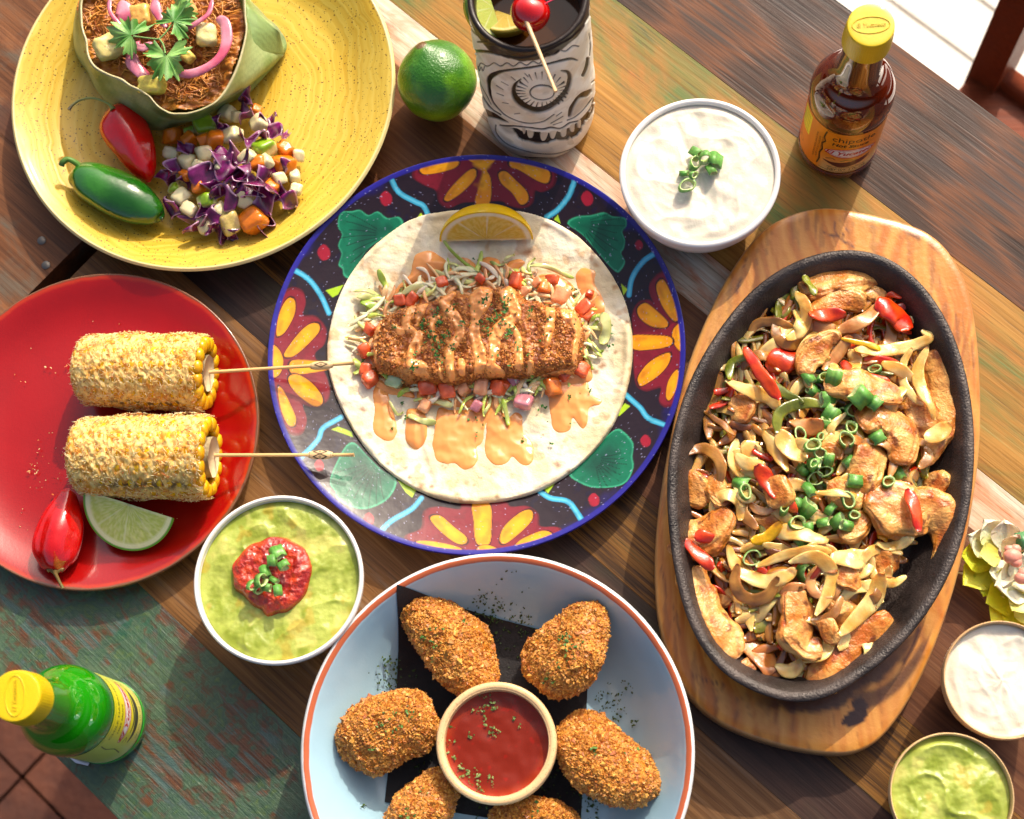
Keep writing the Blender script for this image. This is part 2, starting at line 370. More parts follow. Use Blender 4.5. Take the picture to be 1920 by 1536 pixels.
seams = [(-.4860, -.3975, dark_a), (-.3975, -.3043, ochre), (-.3043, -.2740, strip), (-.2740, -.165, brown_d), (-.165, -.1193, dark_e), (-.1193, -.085, dark_f), (-.085, .0688, tan_f), (.0688, .1705, pat)]
for k, (a, b, m) in enumerate(seams): plank(PG+.006, PE, a, b, m, z=-.00008*(k % 3))
for a, b in ((-.486, -.36), (-.36, -.22), (-.22, -.075), (-.075, .055), (.055, .1705)): plank(PG-.26, PG-.006, a, b, end_m, z=-.0002)
for p in (PG-.2, PE-.08):
    for q in (-.43, .12):
        c = PQ(p, q); V, F = boxVF((c[0], c[1], -.40), (.06, .06, .72), rotm(0, 0, -TA)); mk('leg', V, F, edge_m, table, smooth=False)
V, F = boxVF(PQ((PG+PE)/2-.1, -.155, -.05), (PE-PG-.1, .5, .045), rotm(0, 0, -TA)); mk('under_frame', V, F, edge_m, table, smooth=False)
scr = M('screw_steel', L(120, 115, 108), .4, metal=.8)
for x, y in ((78, 451), (86, 497)):
    P, F = lathe([(0, .0004), (.0022, .0004), (.0028, 0.)], W(x, y, .0002), 16); mk('screw', P.reshape(-1, 3), F, scr, table)

# ---------------------------------------------------------------- floors
FZ = -.76
deck = empty('wooden_deck', (.3, .9, FZ), None, None); deck['kind'] = 'structure'
wm = plank_mat('white_deck_board', [(.3, L(215, 208, 196, .92)), (.6, L(240, 236, 228, .92))], lines=.04, rough=.6, coat=0)
qa = toPQ(W(1668, 0, FZ)); qb = toPQ(W(1838, 0, FZ)); dq = qb[1]-qa[1]
for k in range(-3, 16):
    c = PQ(.25, qa[1]+(k+.5)*dq, FZ-.012)
    V, F = boxVF(c, (2.6, abs(dq)-.005, .024), rotm(0, 0, -TA)); mk('deck_board', V, F, wm, deck, smooth=False)
q = NT('terracotta_paving'); n1 = q.noise(9, 5, .6); n2 = q.noise(60, 4, .6)
q.set(q.b.inputs['Base Color'], q.mix(.3, q.ramp(n1, [(.3, L(60, 30, 20)), (.5, L(98, 52, 34)), (.7, L(118, 66, 42))]), q.ramp(n2, [(.3, L(52, 28, 20)), (.7, L(124, 72, 46))]))); q.b.inputs['Roughness'].default_value = .7; q.bump([(n2, .002)])
terr = q.m
fl = empty('paved_floor', (-.5, -.6, FZ), None, None); fl['kind'] = 'structure'
jm = M('dark_joint_ground', L(52, 34, 28), .9, var=(30, .2))
V, F = boxVF((0, 0, FZ-.045), (8, 8, .02)); mk('ground', V, F, jm, kind='structure', smooth=False)
j0 = toPQ(W(40, 1457, FZ))
for i in range(-3, 3):
    for j in range(-1, 4):
        c = PQ(j0[0]+(i+.5)*.40, j0[1]-.06+(j-.35)*.40, FZ-.014); 
        V, F = boxVF(c, (.396, .396, .024), rotm(0, 0, -TA)); mk('paving_tile', V, F, terr, fl, smooth=False)
# ---------------------------------------------------------------- chair
ch = empty('wooden_chair', W(1845, 195, -.3)*[1, 1, 0]+[0, 0, FZ], 'reddish brown wooden chair with its back to the white deck, at the table edge', 'chair')
cm = plank_mat('red_brown_wood', [(.3, L(112, 50, 28)), (.55, L(146, 72, 42)), (.7, L(160, 84, 50))], lines=.1, rough=.35)
zt_ = -.02
pl, pr = W(1808, 176, -.35), W(1862, 200, -.35)
c = (pl+pr)/2; wdt = .026
R_ = rotm(0, 0, -TA)
V, F = boxVF((c[0], c[1], (FZ-.03)/2), (wdt, .03, -.03-FZ), R_); mk('back_post', V, F, cm, ch, smooth=False)
far = PQ(.40, 0)
V, F = boxVF((c[0]+far[0], c[1]+far[1], (FZ-.03)/2), (wdt, .03, -.03-FZ), R_); mk('back_post', V, F, cm, ch, smooth=False)
for z, w_ in ((-.297, .026), (-.385, .04), (-.10, .05)):
    P = np.array([[c[0]+far[0]*t, c[1]+far[1]*t, z] for t in np.linspace(.02, .98, 8)])
    V, F = tubeV(P, .018, w_, 12, sq=.6); mk('back_rung', V, F, cm, ch)
ex = PQ(.2, -.0); nn = PQ(0, .19)
V, F = boxVF((c[0]+ex[0]+nn[0], c[1]+ex[1]+nn[1], -.31), (.42, .38, .025), R_); mk('seat', V, F, cm, ch, smooth=False)
for t in (0, 1):
    V, F = boxVF((c[0]+far[0]*t+nn[0]*1.9, c[1]+far[1]*t+nn[1]*1.9, (FZ-.325)/2), (.03, .03, -.325-FZ), R_); mk('leg', V, F, cm, ch, smooth=False)
# ---------------------------------------------------------------- dishes
def dish(name, prof_top, prof_bot, c, R, mat_fn, paint=None, n=160, sub=8, parent=None, **t):
    """prof_* lists of (r/R, z) from the centre out; closed solid"""
    a = spl([(r*R, z) for r, z in prof_top], sub); b = spl([(r*R, z) for r, z in prof_bot], 4)
    prof = np.concatenate([a, b[::-1]]); P, F = lathe(prof, c, n)
    col = paint(P) if paint else None
    return mk(name, P.reshape(-1, 3), F, mat_fn, parent, col, **t)
# yellow plate
cx, cy, YR = fitcirc(.025, x0=20, x1=741, y1=508, c0=(-.18, .35, .11)); YC = (cx, cy, 0)
q = NT('yellow_speckled_glaze'); o_ = q.co()
sx = q.N('SeparateXYZ', i0=o_); rr = q.N('VectorMath', _operation='LENGTH', i0=q.N('CombineXYZ', i0=sx.outputs[0], i1=sx.outputs[1]).outputs[0]).outputs['Value']
nz = q.noise(18, 3); rings = q.N('TexNoise', _noise_dimensions='1D', W=q.math('ADD', q.math('MULTIPLY', rr, 900.), q.math('MULTIPLY', nz, 26.)), Scale=.35, Detail=3.).outputs[0]
c = q.mix(.5, q.ramp(rings, [(.32, L(204, 162, 62)), (.5, L(216, 180, 76)), (.68, L(226, 200, 104))]), q.ramp(q.noise(14, 3), [(.35, L(214, 172, 62)), (.65, L(232, 202, 100))]))
for sc, th_, pk in ((420, .22, .72), (900, .28, .82), (230, .1, .75)):
    v = q.N('TexVoronoi', Vector=o_, Scale=float(sc)); c = q.mix(q.math('MULTIPLY', q.math('LESS_THAN', v.outputs[0], th_), q.math('GREATER_THAN', q.N('SeparateColor', i0=v.outputs['Color']).outputs[0], pk)), c, L(86, 60, 34))
att = q.N('Attribute', _attribute_name='Col').outputs['Fac']
c = q.mix(att, c, L(236, 218, 158))
q.set(q.b.inputs['Base Color'], c); q.b.inputs['Roughness'].default_value = .36; q.b.inputs['Specular IOR Level'].default_value = .3; q.b.inputs['Coat Weight'].default_value = .1; q.b.inputs['Coat Roughness'].default_value = .12; q.bump([(rings, .00012), (nz, .001)])
ymat = q.m
def ypaint(P):
    r = np.hypot(P[..., 0]-cx, P[..., 1]-cy)/YR; z = P[..., 2]; a = sstep(.978, .984, r)+(z < .004)*1.; a = np.clip(a, 0, 1)*.9
    g = sstep(.010, .0, abs(r-.972))*0
    return np.repeat(a.ravel()[:, None], 3, 1)
yellow_plate = dish('yellow_plate', [(0, .006), (.4, .006), (.66, .0066), (.76, .0095), (.86, .0165), (.94, .0225), (.975, .0246), (.988, .0252), (1., .0238)], [(0, 0), (.5, 0), (.6, .0005), (.8, .009), (.95, .0185), (.995, .0222)], YC, YR, ymat, ypaint, 200,
    label='large yellow speckled plate carrying the leaf parcel, slaw and two chillies', category='plate')
def yz(X, Y):
    r = np.hypot(X-cx, Y-cy)/YR; return np.interp(r, [0, .66, .76, .86, .94], [.0063, .007, .0098, .0168, .0228])
# red plate
rx, ry, RR = fitcirc(.016, x1=486, y0=512, y1=1108, c0=(-.27, .18, .1))
rmat = M('red_glaze', rough=.22, coat=.6, crough=.1, var=(40, .06), bump=[(9, .002, 2), (500, .00008)])
def rpaint(P):
    r = np.hypot(P[..., 0]-rx, P[..., 1]-ry).ravel()/RR; e = fbm(P.reshape(-1, 3)*90, 3)*.006; e2 = perlin(P.reshape(-1, 3)*14)*.005
    c = np.outer(np.ones(len(r)), L(160, 24, 20)); e = e+e2; a = (sstep(.978, .990, r+e)+(P[..., 2].ravel() < np.interp(r, [0, .66, .8, .93, .98, 1], [.0055, .0062, .009, .0142, .0158, .0152])-.0012))[:, None].clip(0, 1)
    c = c*(1-a)+L(118, 78, 52)*a; b = (sstep(.955, .975, r+e)*(1-a[:, 0]))[:, None]*.5; return c*(1-b)+L(206, 74, 40)*b
red_plate = dish('red_plate', [(0, .0055), (.45, .0055), (.66, .0062), (.8, .009), (.93, .0142), (.98, .0158), (.994, .016), (1., .0152)], [(0, 0), (.55, 0), (.62, .0005), (.8, .0035), (.98, .0125), (.998, .0142)], (rx, ry, 0), RR, rmat, rpaint, 260,
    label='red round plate with two corn cobs, a lime wedge and a chilli', category='plate')
# painted plate
mx_, my_, MR = fitcirc(.021, x0=502, x1=1285, y0=290, c0=(-.02, .28, .12)); MC = (mx_, my_, 0)
mprof = [(0, .006), (.5, .006), (.60, .0068), (.68, .0092), (.76, .0118), (.86, .0152), (.95, .0188), (.985, .0206), (1., .021)]
def mz(X, Y):
    r = np.hypot(X-mx_, Y-my_)/MR; return np.interp(r, [a for a, b in mprof], [b for a, b in mprof])
def mexpaint(P):
    px, py = PX(P); r = (np.hypot(P[..., 0]-mx_, P[..., 1]-my_)/MR).ravel(); Q = P.reshape(-1, 3)
    n = fbm(Q*28, 4); n2 = fbm(Q*150+5, 3)
    wob = 3.2; px = px+wob*.35*perlin(Q*60).reshape(px.shape); py = py+wob*.35*perlin(Q*60+9).reshape(px.shape)
    blue, blk = L(32, 26, 108), L(36, 22, 30)
    a = sstep(.0, .55, n*.7+(r-.965)*8.0)[:, None]; base = blk*(1-a)+blue*a
    mot = sstep(.25, .6, n2)[:, None]*.35; base = base*(1-mot)+L(22, 20, 62)*mot
    p = Paint(px, py, base); mar, org = L(128, 30, 44), L(243, 158, 18)
    def var(col, k=.12): return col[None]*(1+k*0)
    for pts in ([(585, 85), (640, 60), (750, 40), (830, 38), (930, 42), (1040, 65), (1095, 105), (1090, 150), (1050, 175), (1020, 170), (1010, 215), (970, 235), (920, 225), (890, 210), (760, 215), (700, 235), (665, 210), (655, 170), (610, 150), (570, 120)],
        [(60, 640), (80, 570), (120, 525), (165, 530), (180, 570), (170, 620), (215, 625), (255, 670), (250, 730), (215, 770), (250, 830), (270, 890), (260, 940), (210, 960), (170, 955), (185, 1010), (170, 1055), (130, 1060), (100, 1020), (60, 900), (45, 780)],
        [(1440, 500), (1490, 460), (1530, 500), (1555, 600), (1565, 720), (1560, 850), (1530, 940), (1495, 960), (1470, 940), (1475, 890), (1420, 900), (1380, 860), (1375, 700), (1370, 620), (1395, 575), (1440, 570), (1460, 600), (1435, 540)],
        [(540, 1430), (600, 1400), (610, 1340), (660, 1320), (740, 1330), (760, 1305), (900, 1300), (930, 1320), (990, 1320), (1030, 1350), (1040, 1395), (1110, 1400), (1110, 1440), (1060, 1475), (960, 1500), (700, 1500), (580, 1470)]):
        p.poly(Z5(pts), mar*.55, 1.2); q_ = np.array(Z5(pts)); m = q_.mean(0); p.poly(m+(q_-m)*.965, mar, 1.6)
    for pts in ([(600, 90), (640, 72), (720, 58), (740, 70), (720, 90), (650, 108), (610, 110)], [(690, 190), (720, 150), (775, 100), (800, 95), (800, 125), (760, 170), (710, 205), (690, 205)], [(800, 215), (815, 150), (830, 100), (815, 80), (775, 60), (775, 38), (870, 38), (868, 65), (840, 90), (855, 130), (850, 215)],
        [(885, 110), (910, 100), (945, 130), (985, 170), (992, 205), (965, 220), (935, 180), (895, 145)], [(925, 65), (960, 58), (1040, 80), (1072, 105), (1065, 140), (1030, 135), (960, 95), (930, 85)],
        [(75, 690), (85, 620), (115, 565), (140, 570), (140, 620), (110, 680), (85, 700)], [(105, 760), (140, 710), (190, 660), (225, 655), (228, 685), (190, 730), (140, 770), (110, 775)], [(50, 740), (80, 745), (100, 790), (85, 840), (50, 845)], [(130, 790), (200, 790), (270, 800), (270, 820), (200, 835), (130, 835)],
        [(120, 850), (150, 840), (200, 870), (240, 920), (240, 950), (210, 955), (160, 920), (125, 880)], [(80, 890), (100, 900), (130, 960), (145, 1000), (140, 1025), (115, 1020), (90, 960)],
        [(1460, 520), (1485, 495), (1510, 540), (1540, 620), (1535, 645), (1515, 640), (1480, 590)], [(1390, 600), (1420, 580), (1460, 610), (1500, 650), (1490, 670), (1440, 665), (1400, 635)], [(1520, 680), (1545, 655), (1560, 670), (1562, 750), (1545, 755), (1520, 720)], [(1370, 700), (1440, 698), (1510, 705), (1510, 735), (1440, 750), (1375, 745)],
        [(1395, 845), (1430, 800), (1480, 770), (1510, 765), (1505, 800), (1470, 840), (1410, 880), (1395, 870)], [(1495, 920), (1500, 870), (1525, 830), (1540, 830), (1535, 880), (1510, 930)],
        [(635, 1365), (670, 1355), (720, 1395), (765, 1430), (765, 1455), (730, 1455), (670, 1410)], [(585, 1450), (640, 1448), (720, 1465), (750, 1480), (700, 1495), (620, 1480)], [(790, 1310), (850, 1310), (858, 1390), (850, 1455), (815, 1462), (800, 1440), (795, 1380)], [(810, 1470), (845, 1462), (885, 1480), (880, 1500), (810, 1500)],
        [(890, 1430), (910, 1390), (960, 1345), (1000, 1335), (1008, 1365), (980, 1400), (920, 1450), (895, 1455)], [(940, 1470), (970, 1440), (1040, 1412), (1075, 1420), (1070, 1440), (1000, 1462), (950, 1475)]):
        q_ = np.array(Z5(pts)); m = q_.mean(0); p.poly(m+(q_-m)*1.1, L(60, 22, 22), .9); p.poly(q_, org, .9); p.poly(m+(q_-m)*[.55, .55]+.2, L(250, 176, 32), 5)
        dd = q_[0]-m; p.poly(m+dd*.55+(q_-m)*.3, L(196, 118, 34), 4, op=.55)
    gl = [[(310, 250), (350, 245), (380, 240), (410, 260), (445, 245), (480, 270), (520, 265), (537, 290), (500, 320), (400, 390), (370, 450), (345, 490), (320, 480), (315, 455), (300, 440), (312, 400), (300, 370), (315, 330), (300, 300)],
        [(1135, 290), (1170, 265), (1220, 260), (1270, 250), (1300, 265), (1345, 270), (1350, 300), (1335, 320), (1345, 350), (1340, 380), (1330, 400), (1345, 430), (1330, 460), (1310, 465), (1250, 400), (1190, 330)],
        [(275, 1200), (300, 1150), (330, 1100), (360, 1090), (400, 1130), (460, 1190), (510, 1220), (500, 1270), (460, 1310), (400, 1330), (340, 1320), (295, 1290), (290, 1265), (270, 1240)],
        [(1140, 1185), (1200, 1130), (1260, 1080), (1310, 1040), (1340, 1050), (1375, 1090), (1370, 1140), (1375, 1180), (1350, 1230), (1300, 1250), (1220, 1250), (1160, 1225), (1140, 1205)]]
    roots = [(480, 330), (1180, 290), (440, 1160), (1230, 1150)]; outs = [(310, 380), (1340, 360), (350, 1310), (1340, 1210)]
    for g, rt, ot in zip(gl, roots, outs):
        q_ = np.array(Z5(g)); m = q_.mean(0); p.poly(q_, L(66, 170, 130), 1.0, 3); p.poly(m+(q_-m)*.955, L(24, 112, 82), 2.0, 3)
        rt, ot = np.array(Z5([rt])[0]), np.array(Z5([ot])[0]); p.poly(m+(rt-m)*.25+(q_-m)*.55, L(16, 62, 50), 14, 3, op=.75)
        d = ot-rt; a0 = math.atan2(d[1], d[0]); ln = np.hypot(*d)
        for k in range(9):
            a = a0+(k-4)*.19; p.line([rt+.3*ln*np.array([math.cos(a), math.sin(a)])*.8, rt+ln*(.62+.1*(k % 2))*np.array([math.cos(a+.04), math.sin(a+.04)]), rt+ln*(.8+.08*(k % 3))*np.array([math.cos(a+.02), math.sin(a+.02)])], 1.3, L(10, 30, 28), .7, op=.8)
    lime = L(176, 212, 62)
    for t in ([(580, 280), (600, 250), (612, 265), (600, 290)], [(1085, 275), (1100, 258), (1110, 290)], [(255, 535), (320, 515), (300, 550), (280, 560)], [(1330, 510), (1355, 530), (1340, 550)], [(275, 1040), (300, 1030), (350, 1050), (355, 1070)], [(1310, 990), (1345, 945), (1365, 955), (1325, 990)], [(515, 1225), (560, 1250), (585, 1260), (570, 1290), (545, 1270)], [(1045, 1250), (1110, 1200), (1100, 1220), (1065, 1275)]):
        p.poly(Z5(t), lime, .8, 1)
    for t in ([(490, 120), (520, 175), (580, 210), (610, 225), (630, 265)], [(1165, 125), (1140, 190), (1100, 240), (1060, 265)], [(130, 455), (190, 490), (235, 550), (265, 615)], [(1465, 395), (1410, 430), (1370, 490), (1360, 550)], [(310, 995), (245, 1035), (225, 1080), (165, 1140)], [(1350, 915), (1400, 960), (1430, 1000), (1500, 1030)], [(605, 1290), (570, 1330), (500, 1370), (450, 1415)], [(1020, 1255), (1070, 1290), (1140, 1305), (1190, 1375)]):
        p.line(Z5(t), 9.5, L(66, 168, 208), .9); p.line(Z5(t), 3.5, L(110, 200, 226), 2)
    for x, y, rd in ((472, 200, 25), (245, 398, 27), (1205, 200, 25), (1395, 370, 17), (1418, 1083, 21), (1230, 1298, 23), (228, 1172, 20), (410, 1368, 22)):
        x, y = Z5([(x, y)])[0]; p.poly([(x-rd*.42, y-rd*.1), (x, y-rd*.6), (x+rd*.45, y-rd*.2), (x+rd*.4, y+rd*.35), (x-rd*.1, y+rd*.5)], L(158, 34, 52), .9)
    c = p.c; a = sstep(.972, .98, r)[:, None]; c = c*(1-a)+L(40, 34, 140)*a
    c = c*(1-(.16*sstep(.1, .5, n2)+.0)[:, None])
    dn = perlin(Q*900); s = ((dn > .62)*(r > .62))[:, None]*.5; c = c*(1-s)+L(180, 180, 220)*s
    low = ((P[..., 2].ravel() < .019) & (r > .98)) | (P[..., 2].ravel() < .0055); c[low] = L(40, 34, 130)
    return c
mmat = M('painted_glaze', rough=.3, spec=.2, coat=.6, crough=.05, bump=[(45, .0007, 3), (400, .0001)])
ta = [(r, z) for r, z in mprof]
def mplate():
    inner = spl([(r*MR, z) for r, z in mprof[:4]], 4)[:-1]; rr = np.linspace(.68, 1, 118); outer = np.stack([rr*MR, np.interp(rr, *np.array(mprof).T)], 1)
    outer[:, 1] = np.convolve(np.pad(outer[:, 1], 6, 'edge'), np.ones(13)/13, 'valid')
    bot = spl([(MR*1.001, .0198), (MR*.985, .0178), (MR*.8, .009), (MR*.6, .0005), (MR*.5, 0), (0, 0)], 3)
    P, F = lathe(np.concatenate([inner, outer, bot]), MC, 1100)
    return mk('painted_plate', P.reshape(-1, 3), F, mmat, None, mexpaint(P), label='cobalt blue plate painted with orange flowers and green leaves, under the tortilla', category='plate')
painted_plate = mplate()
# blue bowl
bx_, by_, BR = fitcirc(.048, x0=563, x1=1303, y0=1037, c0=(0, .02, .11))
bprof = [(0, .007), (.35, .007), (.55, .0072), (.66, .0092), (.76, .0165), (.86, .030), (.93, .0425), (.955, .0468), (.975, .0482), (.99, .048), (1., .0468)]
def bz(X, Y):
    r = np.hypot(X-bx_, Y-by_)/BR; return np.interp(r, [a for a, b in bprof], [b for a, b in bprof])
def bpaint(P):
    r = np.hypot(P[..., 0]-bx_, P[..., 1]-by_).ravel()/BR; top = P[..., 2].ravel() > .044
    c = np.outer(np.ones(len(r)), L(166, 200, 216, .88)); e = fbm(P.reshape(-1, 3)*120, 2)*.002
    a = (sstep(.9545, .958, r+e)*(1-sstep(.982, .986, r+e))*top)[:, None]; c = c*(1-a)+L(186, 98, 62)*a
    b = ((r+e > .984) & top) | (P[..., 2].ravel() < np.interp(r, [x for x, y in bprof], [y for x, y in bprof])-.0012); c[b] = L(226, 228, 228)
    return c
bmat = M('pale_blue_glaze', rough=.2, coat=.5, crough=.07, bump=[(30, .0008, 2), (600, .00006)], var=(25, .03))
blue_bowl = dish('blue_bowl', bprof, [(0, 0), (.5, 0), (.56, .001), (.7, .006), (.85, .022), (.95, .040), (.997, .0455)], (bx_, by_, 0), BR, bmat, bpaint, 260, 10,
    label='pale blue bowl with terracotta rim holding the fried peppers', category='bowl')
# small bowls
cream_m = M('thick_cream', L(244, 236, 216, .72), .42, sss=.25, sssr=.004, bump=[(220, .0004, 3)])
guac_m = M('guacamole_paste', rough=.38, sss=.15, sssr=.003, coat=.08, crough=.3, bump=[(260, .0003, 4)])
def small_bowl(name, zr, bb, c0, mat, rimw, fill, label, cat, n=150, band=None):
    x, y, R = fitcirc(zr, *bb, c0=c0); k = 1-rimw
    bm = mat
    o = dish(name, [(0, .006), (.45, .006), (.62, .010), (.78, zr*.5), (k-.01, zr-.006), (k, zr-.0016), (k+rimw*.3, zr-.0002), (k+rimw*.6, zr), (.995, zr-.0008), (1., zr-.0022)], [(0, .0), (.5, .0), (.53, .001), (.7, .006), (.88, zr*.5), (.97, zr-.012), (.997, zr-.0035)], (x, y, 0), R, bm, None, n, 6, label=label, category=cat)
    return x, y, R
def fill_disc(name, x, y, R, z, hf_, res, mat, colf, **t):
    a = np.linspace(0, 2*math.pi, 90, endpoint=False); poly = np.stack([x+R*np.cos(a), y+R*np.sin(a)], 1)
    V, F, sd = field(poly, res, lambda X, Y, s: z+hf_(X, Y, s)-np.where(s < 0, -s*1.5, 0), res*1.6); col = colf(V, sd) if colf else None
    o = mk(name, V, F, mat, None, col, **t); o.location.z = o.location.z; return o
white_m = M('white_glaze', L(238, 234, 228, .9), .22, coat=.5, bump=[(60, .0004)])
stone_m = M('speckled_beige_stoneware', L(206, 168, 122, .85), .45, speck=(1300, .3, L(120, 84, 54), .75), var=(60, .08), bump=[(300, .0002)])
tan_m = M('pale_tan_stoneware', L(226, 190, 142, .85), .4, speck=(1500, .3, L(150, 108, 70), .8), var=(60, .06), bump=[(300, .0002)])
# upper cream bowl
ux, uy, UR = small_bowl('cream_bowl', .05, (1161, 1465, 183, None), (.11, .4, .045), white_m, .075, None, 'white bowl of sour cream topped with spring onion, beside the sauce bottle', 'bowl')
def swirl(cx, cy, sd0):
    def h(X, Y, s):
        a = np.arctan2(Y-cy, X-cx); r = np.hypot(X-cx, Y-cy); P = np.stack([X*26+.6*np.cos(a), Y*26, r*20+sd0], -1)
        n = fbm(P+sd0, 3); rid = 1-np.abs(perlin(np.stack([X*38, Y*38, r*30], -1)+sd0*3)); P2 = np.stack([(a*1.2+r*40)*1.4, r*120, 0*r+sd0], -1)
        st = np.clip(1-np.abs(perlin(P2))*3.2, 0, 1)
        return (n*.0028+(rid**5)*.0009+st*.0002)*sstep(0, .006, s)
    return h
fill_disc('sour_cream', ux, uy, UR*.925, .0470, swirl(ux, uy, 3.3), .0006, cream_m, None, label='smooth white sour cream swirled flat under spring onion rings', category='cream')
# guacamole bowls
def guac_col(V, sd):
    n = fbm(V*90, 3)[:, None]; n2 = sstep(.25, .6, fbm(V*60+7, 3))[:, None]
    c = L(146, 160, 62)*(1-sstep(-.5, .5, n))+L(184, 194, 98)*sstep(-.5, .5, n); c = c*(1-n2*.5)+L(224, 214, 128)*n2*.5
    b = sstep(.3, .55, fbm(V*70+21, 3))[:, None]*.45; return c*(1-b)+L(190, 150, 50)*b
def lumpy(k, amp=1.):
    def h(X, Y, s):
        P = np.stack([X, Y, 0*X+k], -1); n = fbm(P*[34, 34, 1], 2); rid = (1-np.abs(perlin(P*[46, 46, 1]+k)*1.3)).clip(0, 1)**4; f = fbm(P*[210, 210, 1], 3)
        rim = np.exp(-((s-.006)/.0025)**2)
        return amp*(n*.0026+rid*.0013+f*.0004+rim*.0008*perlin(P*[60, 60, 1]+4))*sstep(0, .005, s)
    return h
gx, gy, GR = small_bowl('guacamole_bowl', .052, (362, 681, 928, None), (-.13, .13, .047), white_m, .055, None, 'white bowl of guacamole topped with red salsa, between red plate and blue bowl', 'bowl')
fill_disc('guacamole', gx, gy, GR*.935, .0475, lumpy(2.2), .0006, guac_m, guac_col, label='lumpy green guacamole carrying the pool of red salsa', category='guacamole')
s_out = W(*np.array([(504, 1006), (530, 1008), (549, 1017), (566, 1026), (575, 1037), (583, 1062), (580, 1085), (565, 1120), (538, 1142), (518, 1145), (499, 1152), (488, 1140), (473, 1132), (452, 1111), (438, 1100), (436, 1080), (434, 1060), (447, 1042), (458, 1028), (471, 1019), (488, 1014)]).T, .051)
V, F, sd = field(spl(s_out[:, :2], 4, True), .0005, lambda X, Y, s: .0492+.0036*np.sqrt(np.clip(s/.006, 0, 1))+.0013*fbm(np.stack([X*190, Y*190, 0*X], -1), 3)*sstep(0, .003, s)-np.clip(-s, 0, 1)*3, .0012)
nn_ = fbm(V*160, 3)[:, None]; sc_ = L(160, 34, 12)*(1-sstep(-.3, .5, nn_))+L(210, 70, 30)*sstep(-.3, .5, nn_)
salsa_m = M('red_salsa_pulp', rough=.14, coat=.8, crough=.08, sss=.1, bump=[(420, .0009, 4), (1200, .0003, 2)])
mk('red_salsa', V, F, salsa_m, None, sc_, label='pool of chunky red salsa in the middle of the guacamole', category='salsa')
# lower right bowls
cx2, cy2, CR = small_bowl('cream_bowl', .046, (1768, None, 1163, 1388), (.2, .1, .038), stone_m, .045, None, 'beige stoneware bowl of whipped cream below the yellow flowers', 'bowl')
fill_disc('sour_cream', cx2, cy2, CR*.945, .0415, swirl(cx2, cy2, 8.1), .0006, cream_m, None, label='whipped white cream with curved ridges, in the stoneware bowl', category='cream')
gx2, gy2, GR2 = small_bowl('guacamole_bowl', .046, (1668, 1903, 1373, None), (.16, .02, .035), tan_m, .04, None, 'small tan bowl of plain guacamole in the lowest corner of the table', 'bowl')
fill_disc('guacamole', gx2, gy2, GR2*.95, .0415, lumpy(6.7, 1.25), .0006, guac_m, guac_col, label='plain green guacamole with ridges and holes in the small tan bowl', category='guacamole')
# dip cup in the blue bowl
dx, dy, DR = fitcirc(.05, x0=817, x1=1044, y0=1278, c0=(-.03, .03, .03))
dish('dip_cup', [(0, .013), (.5, .013), (.75, .018), (.85, .03), (.86, .047), (.89, .0494), (.93, .05), (.98, .0496), (1., .048)], [(0, .0073), (.6, .0073), (.66, .0085), (.85, .02), (.98, .036), (1.0, .046)], (dx, dy, 0), DR, tan_m, None, 150, 6, label='small beige cup of sweet chilli dip standing inside the blue bowl', category='cup')
dip_m = M('chilli_dip_syrup', rough=.07, spec=.3, coat=.3, crough=.03, bump=[(70, .0003, 2)])
def dcol(V, sd):
    a = sstep(.0, .006, sd)[:, None]; n = sstep(.45, .6, fbm(V*230, 2))[:, None]; c = L(156, 54, 10)*(1-a)+L(122, 36, 7)*a; return c*(1-n*.7)+L(150, 34, 20)*n*.7
fill_disc('chilli_dip', dx, dy, DR*.865, .0425, lambda X, Y, s: .0006*fbm(np.stack([X*90, Y*90, 0*X], -1), 2)+.001*np.exp(-s/.002), .0006, dip_m, dcol, label='glossy red brown chilli dip filling the beige cup', category='sauce')
# ---------------------------------------------------------------- food helpers
def wpath(pts, z, n=5, zs=None):
    """[(px, py, width_px)] -> smooth world path and width; z height or list"""
    p = np.array([(a[0], a[1], a[2]) for a in pts], float); zz = np.broadcast_to(z, len(p)).astype(float)
    q_ = spl(np.concatenate([p, zz[:, None]], 1), n); w_ = np.clip(q_[:, 2], 1, None)
    P = np.array([W(a, b, c) for a, b, c in zip(q_[:, 0], q_[:, 1], q_[:, 3])]); return P, w_*scale_at(np.mean(zz))*1.0
def capw(w_, k=3):
    """round the two ends of a width list"""
    w_ = w_.copy(); m = len(w_)
    for i in range(min(k, m//3)):
        f = math.sqrt(max(0, 1-((k-i)/(k+.3))**2)); w_[i] *= f; w_[m-1-i] *= f
    return w_
def blobV(pts, z, thick=.6, n=22, sub=9, amp=.12, fq=180, seed=0, flat=0, ripple=0):
    P, w_ = wpath(pts, z, sub); w_ = capw(w_, 4); V, F = tubeV(P, w_, w_*thick, n)
    c = np.repeat(P, n, 0); c = np.concatenate([c, P[:1], P[-1:]]); d = V-c; ln = np.linalg.norm(d, axis=1)[:, None]+1e-9
    nz_ = fbm(V*fq+seed*7.7, 4)[:, None]; nl = perlin(V*fq*.35+seed*3.1)[:, None]
    V = c+d*(1+amp*nz_+amp*1.1*nl)
    if ripple: s = np.concatenate([np.repeat(np.arange(len(P)), n), [0, len(P)-1]]); V = V+d*ripple*np.sin(s*1.7+seed)[:, None]*.5
    return V, F
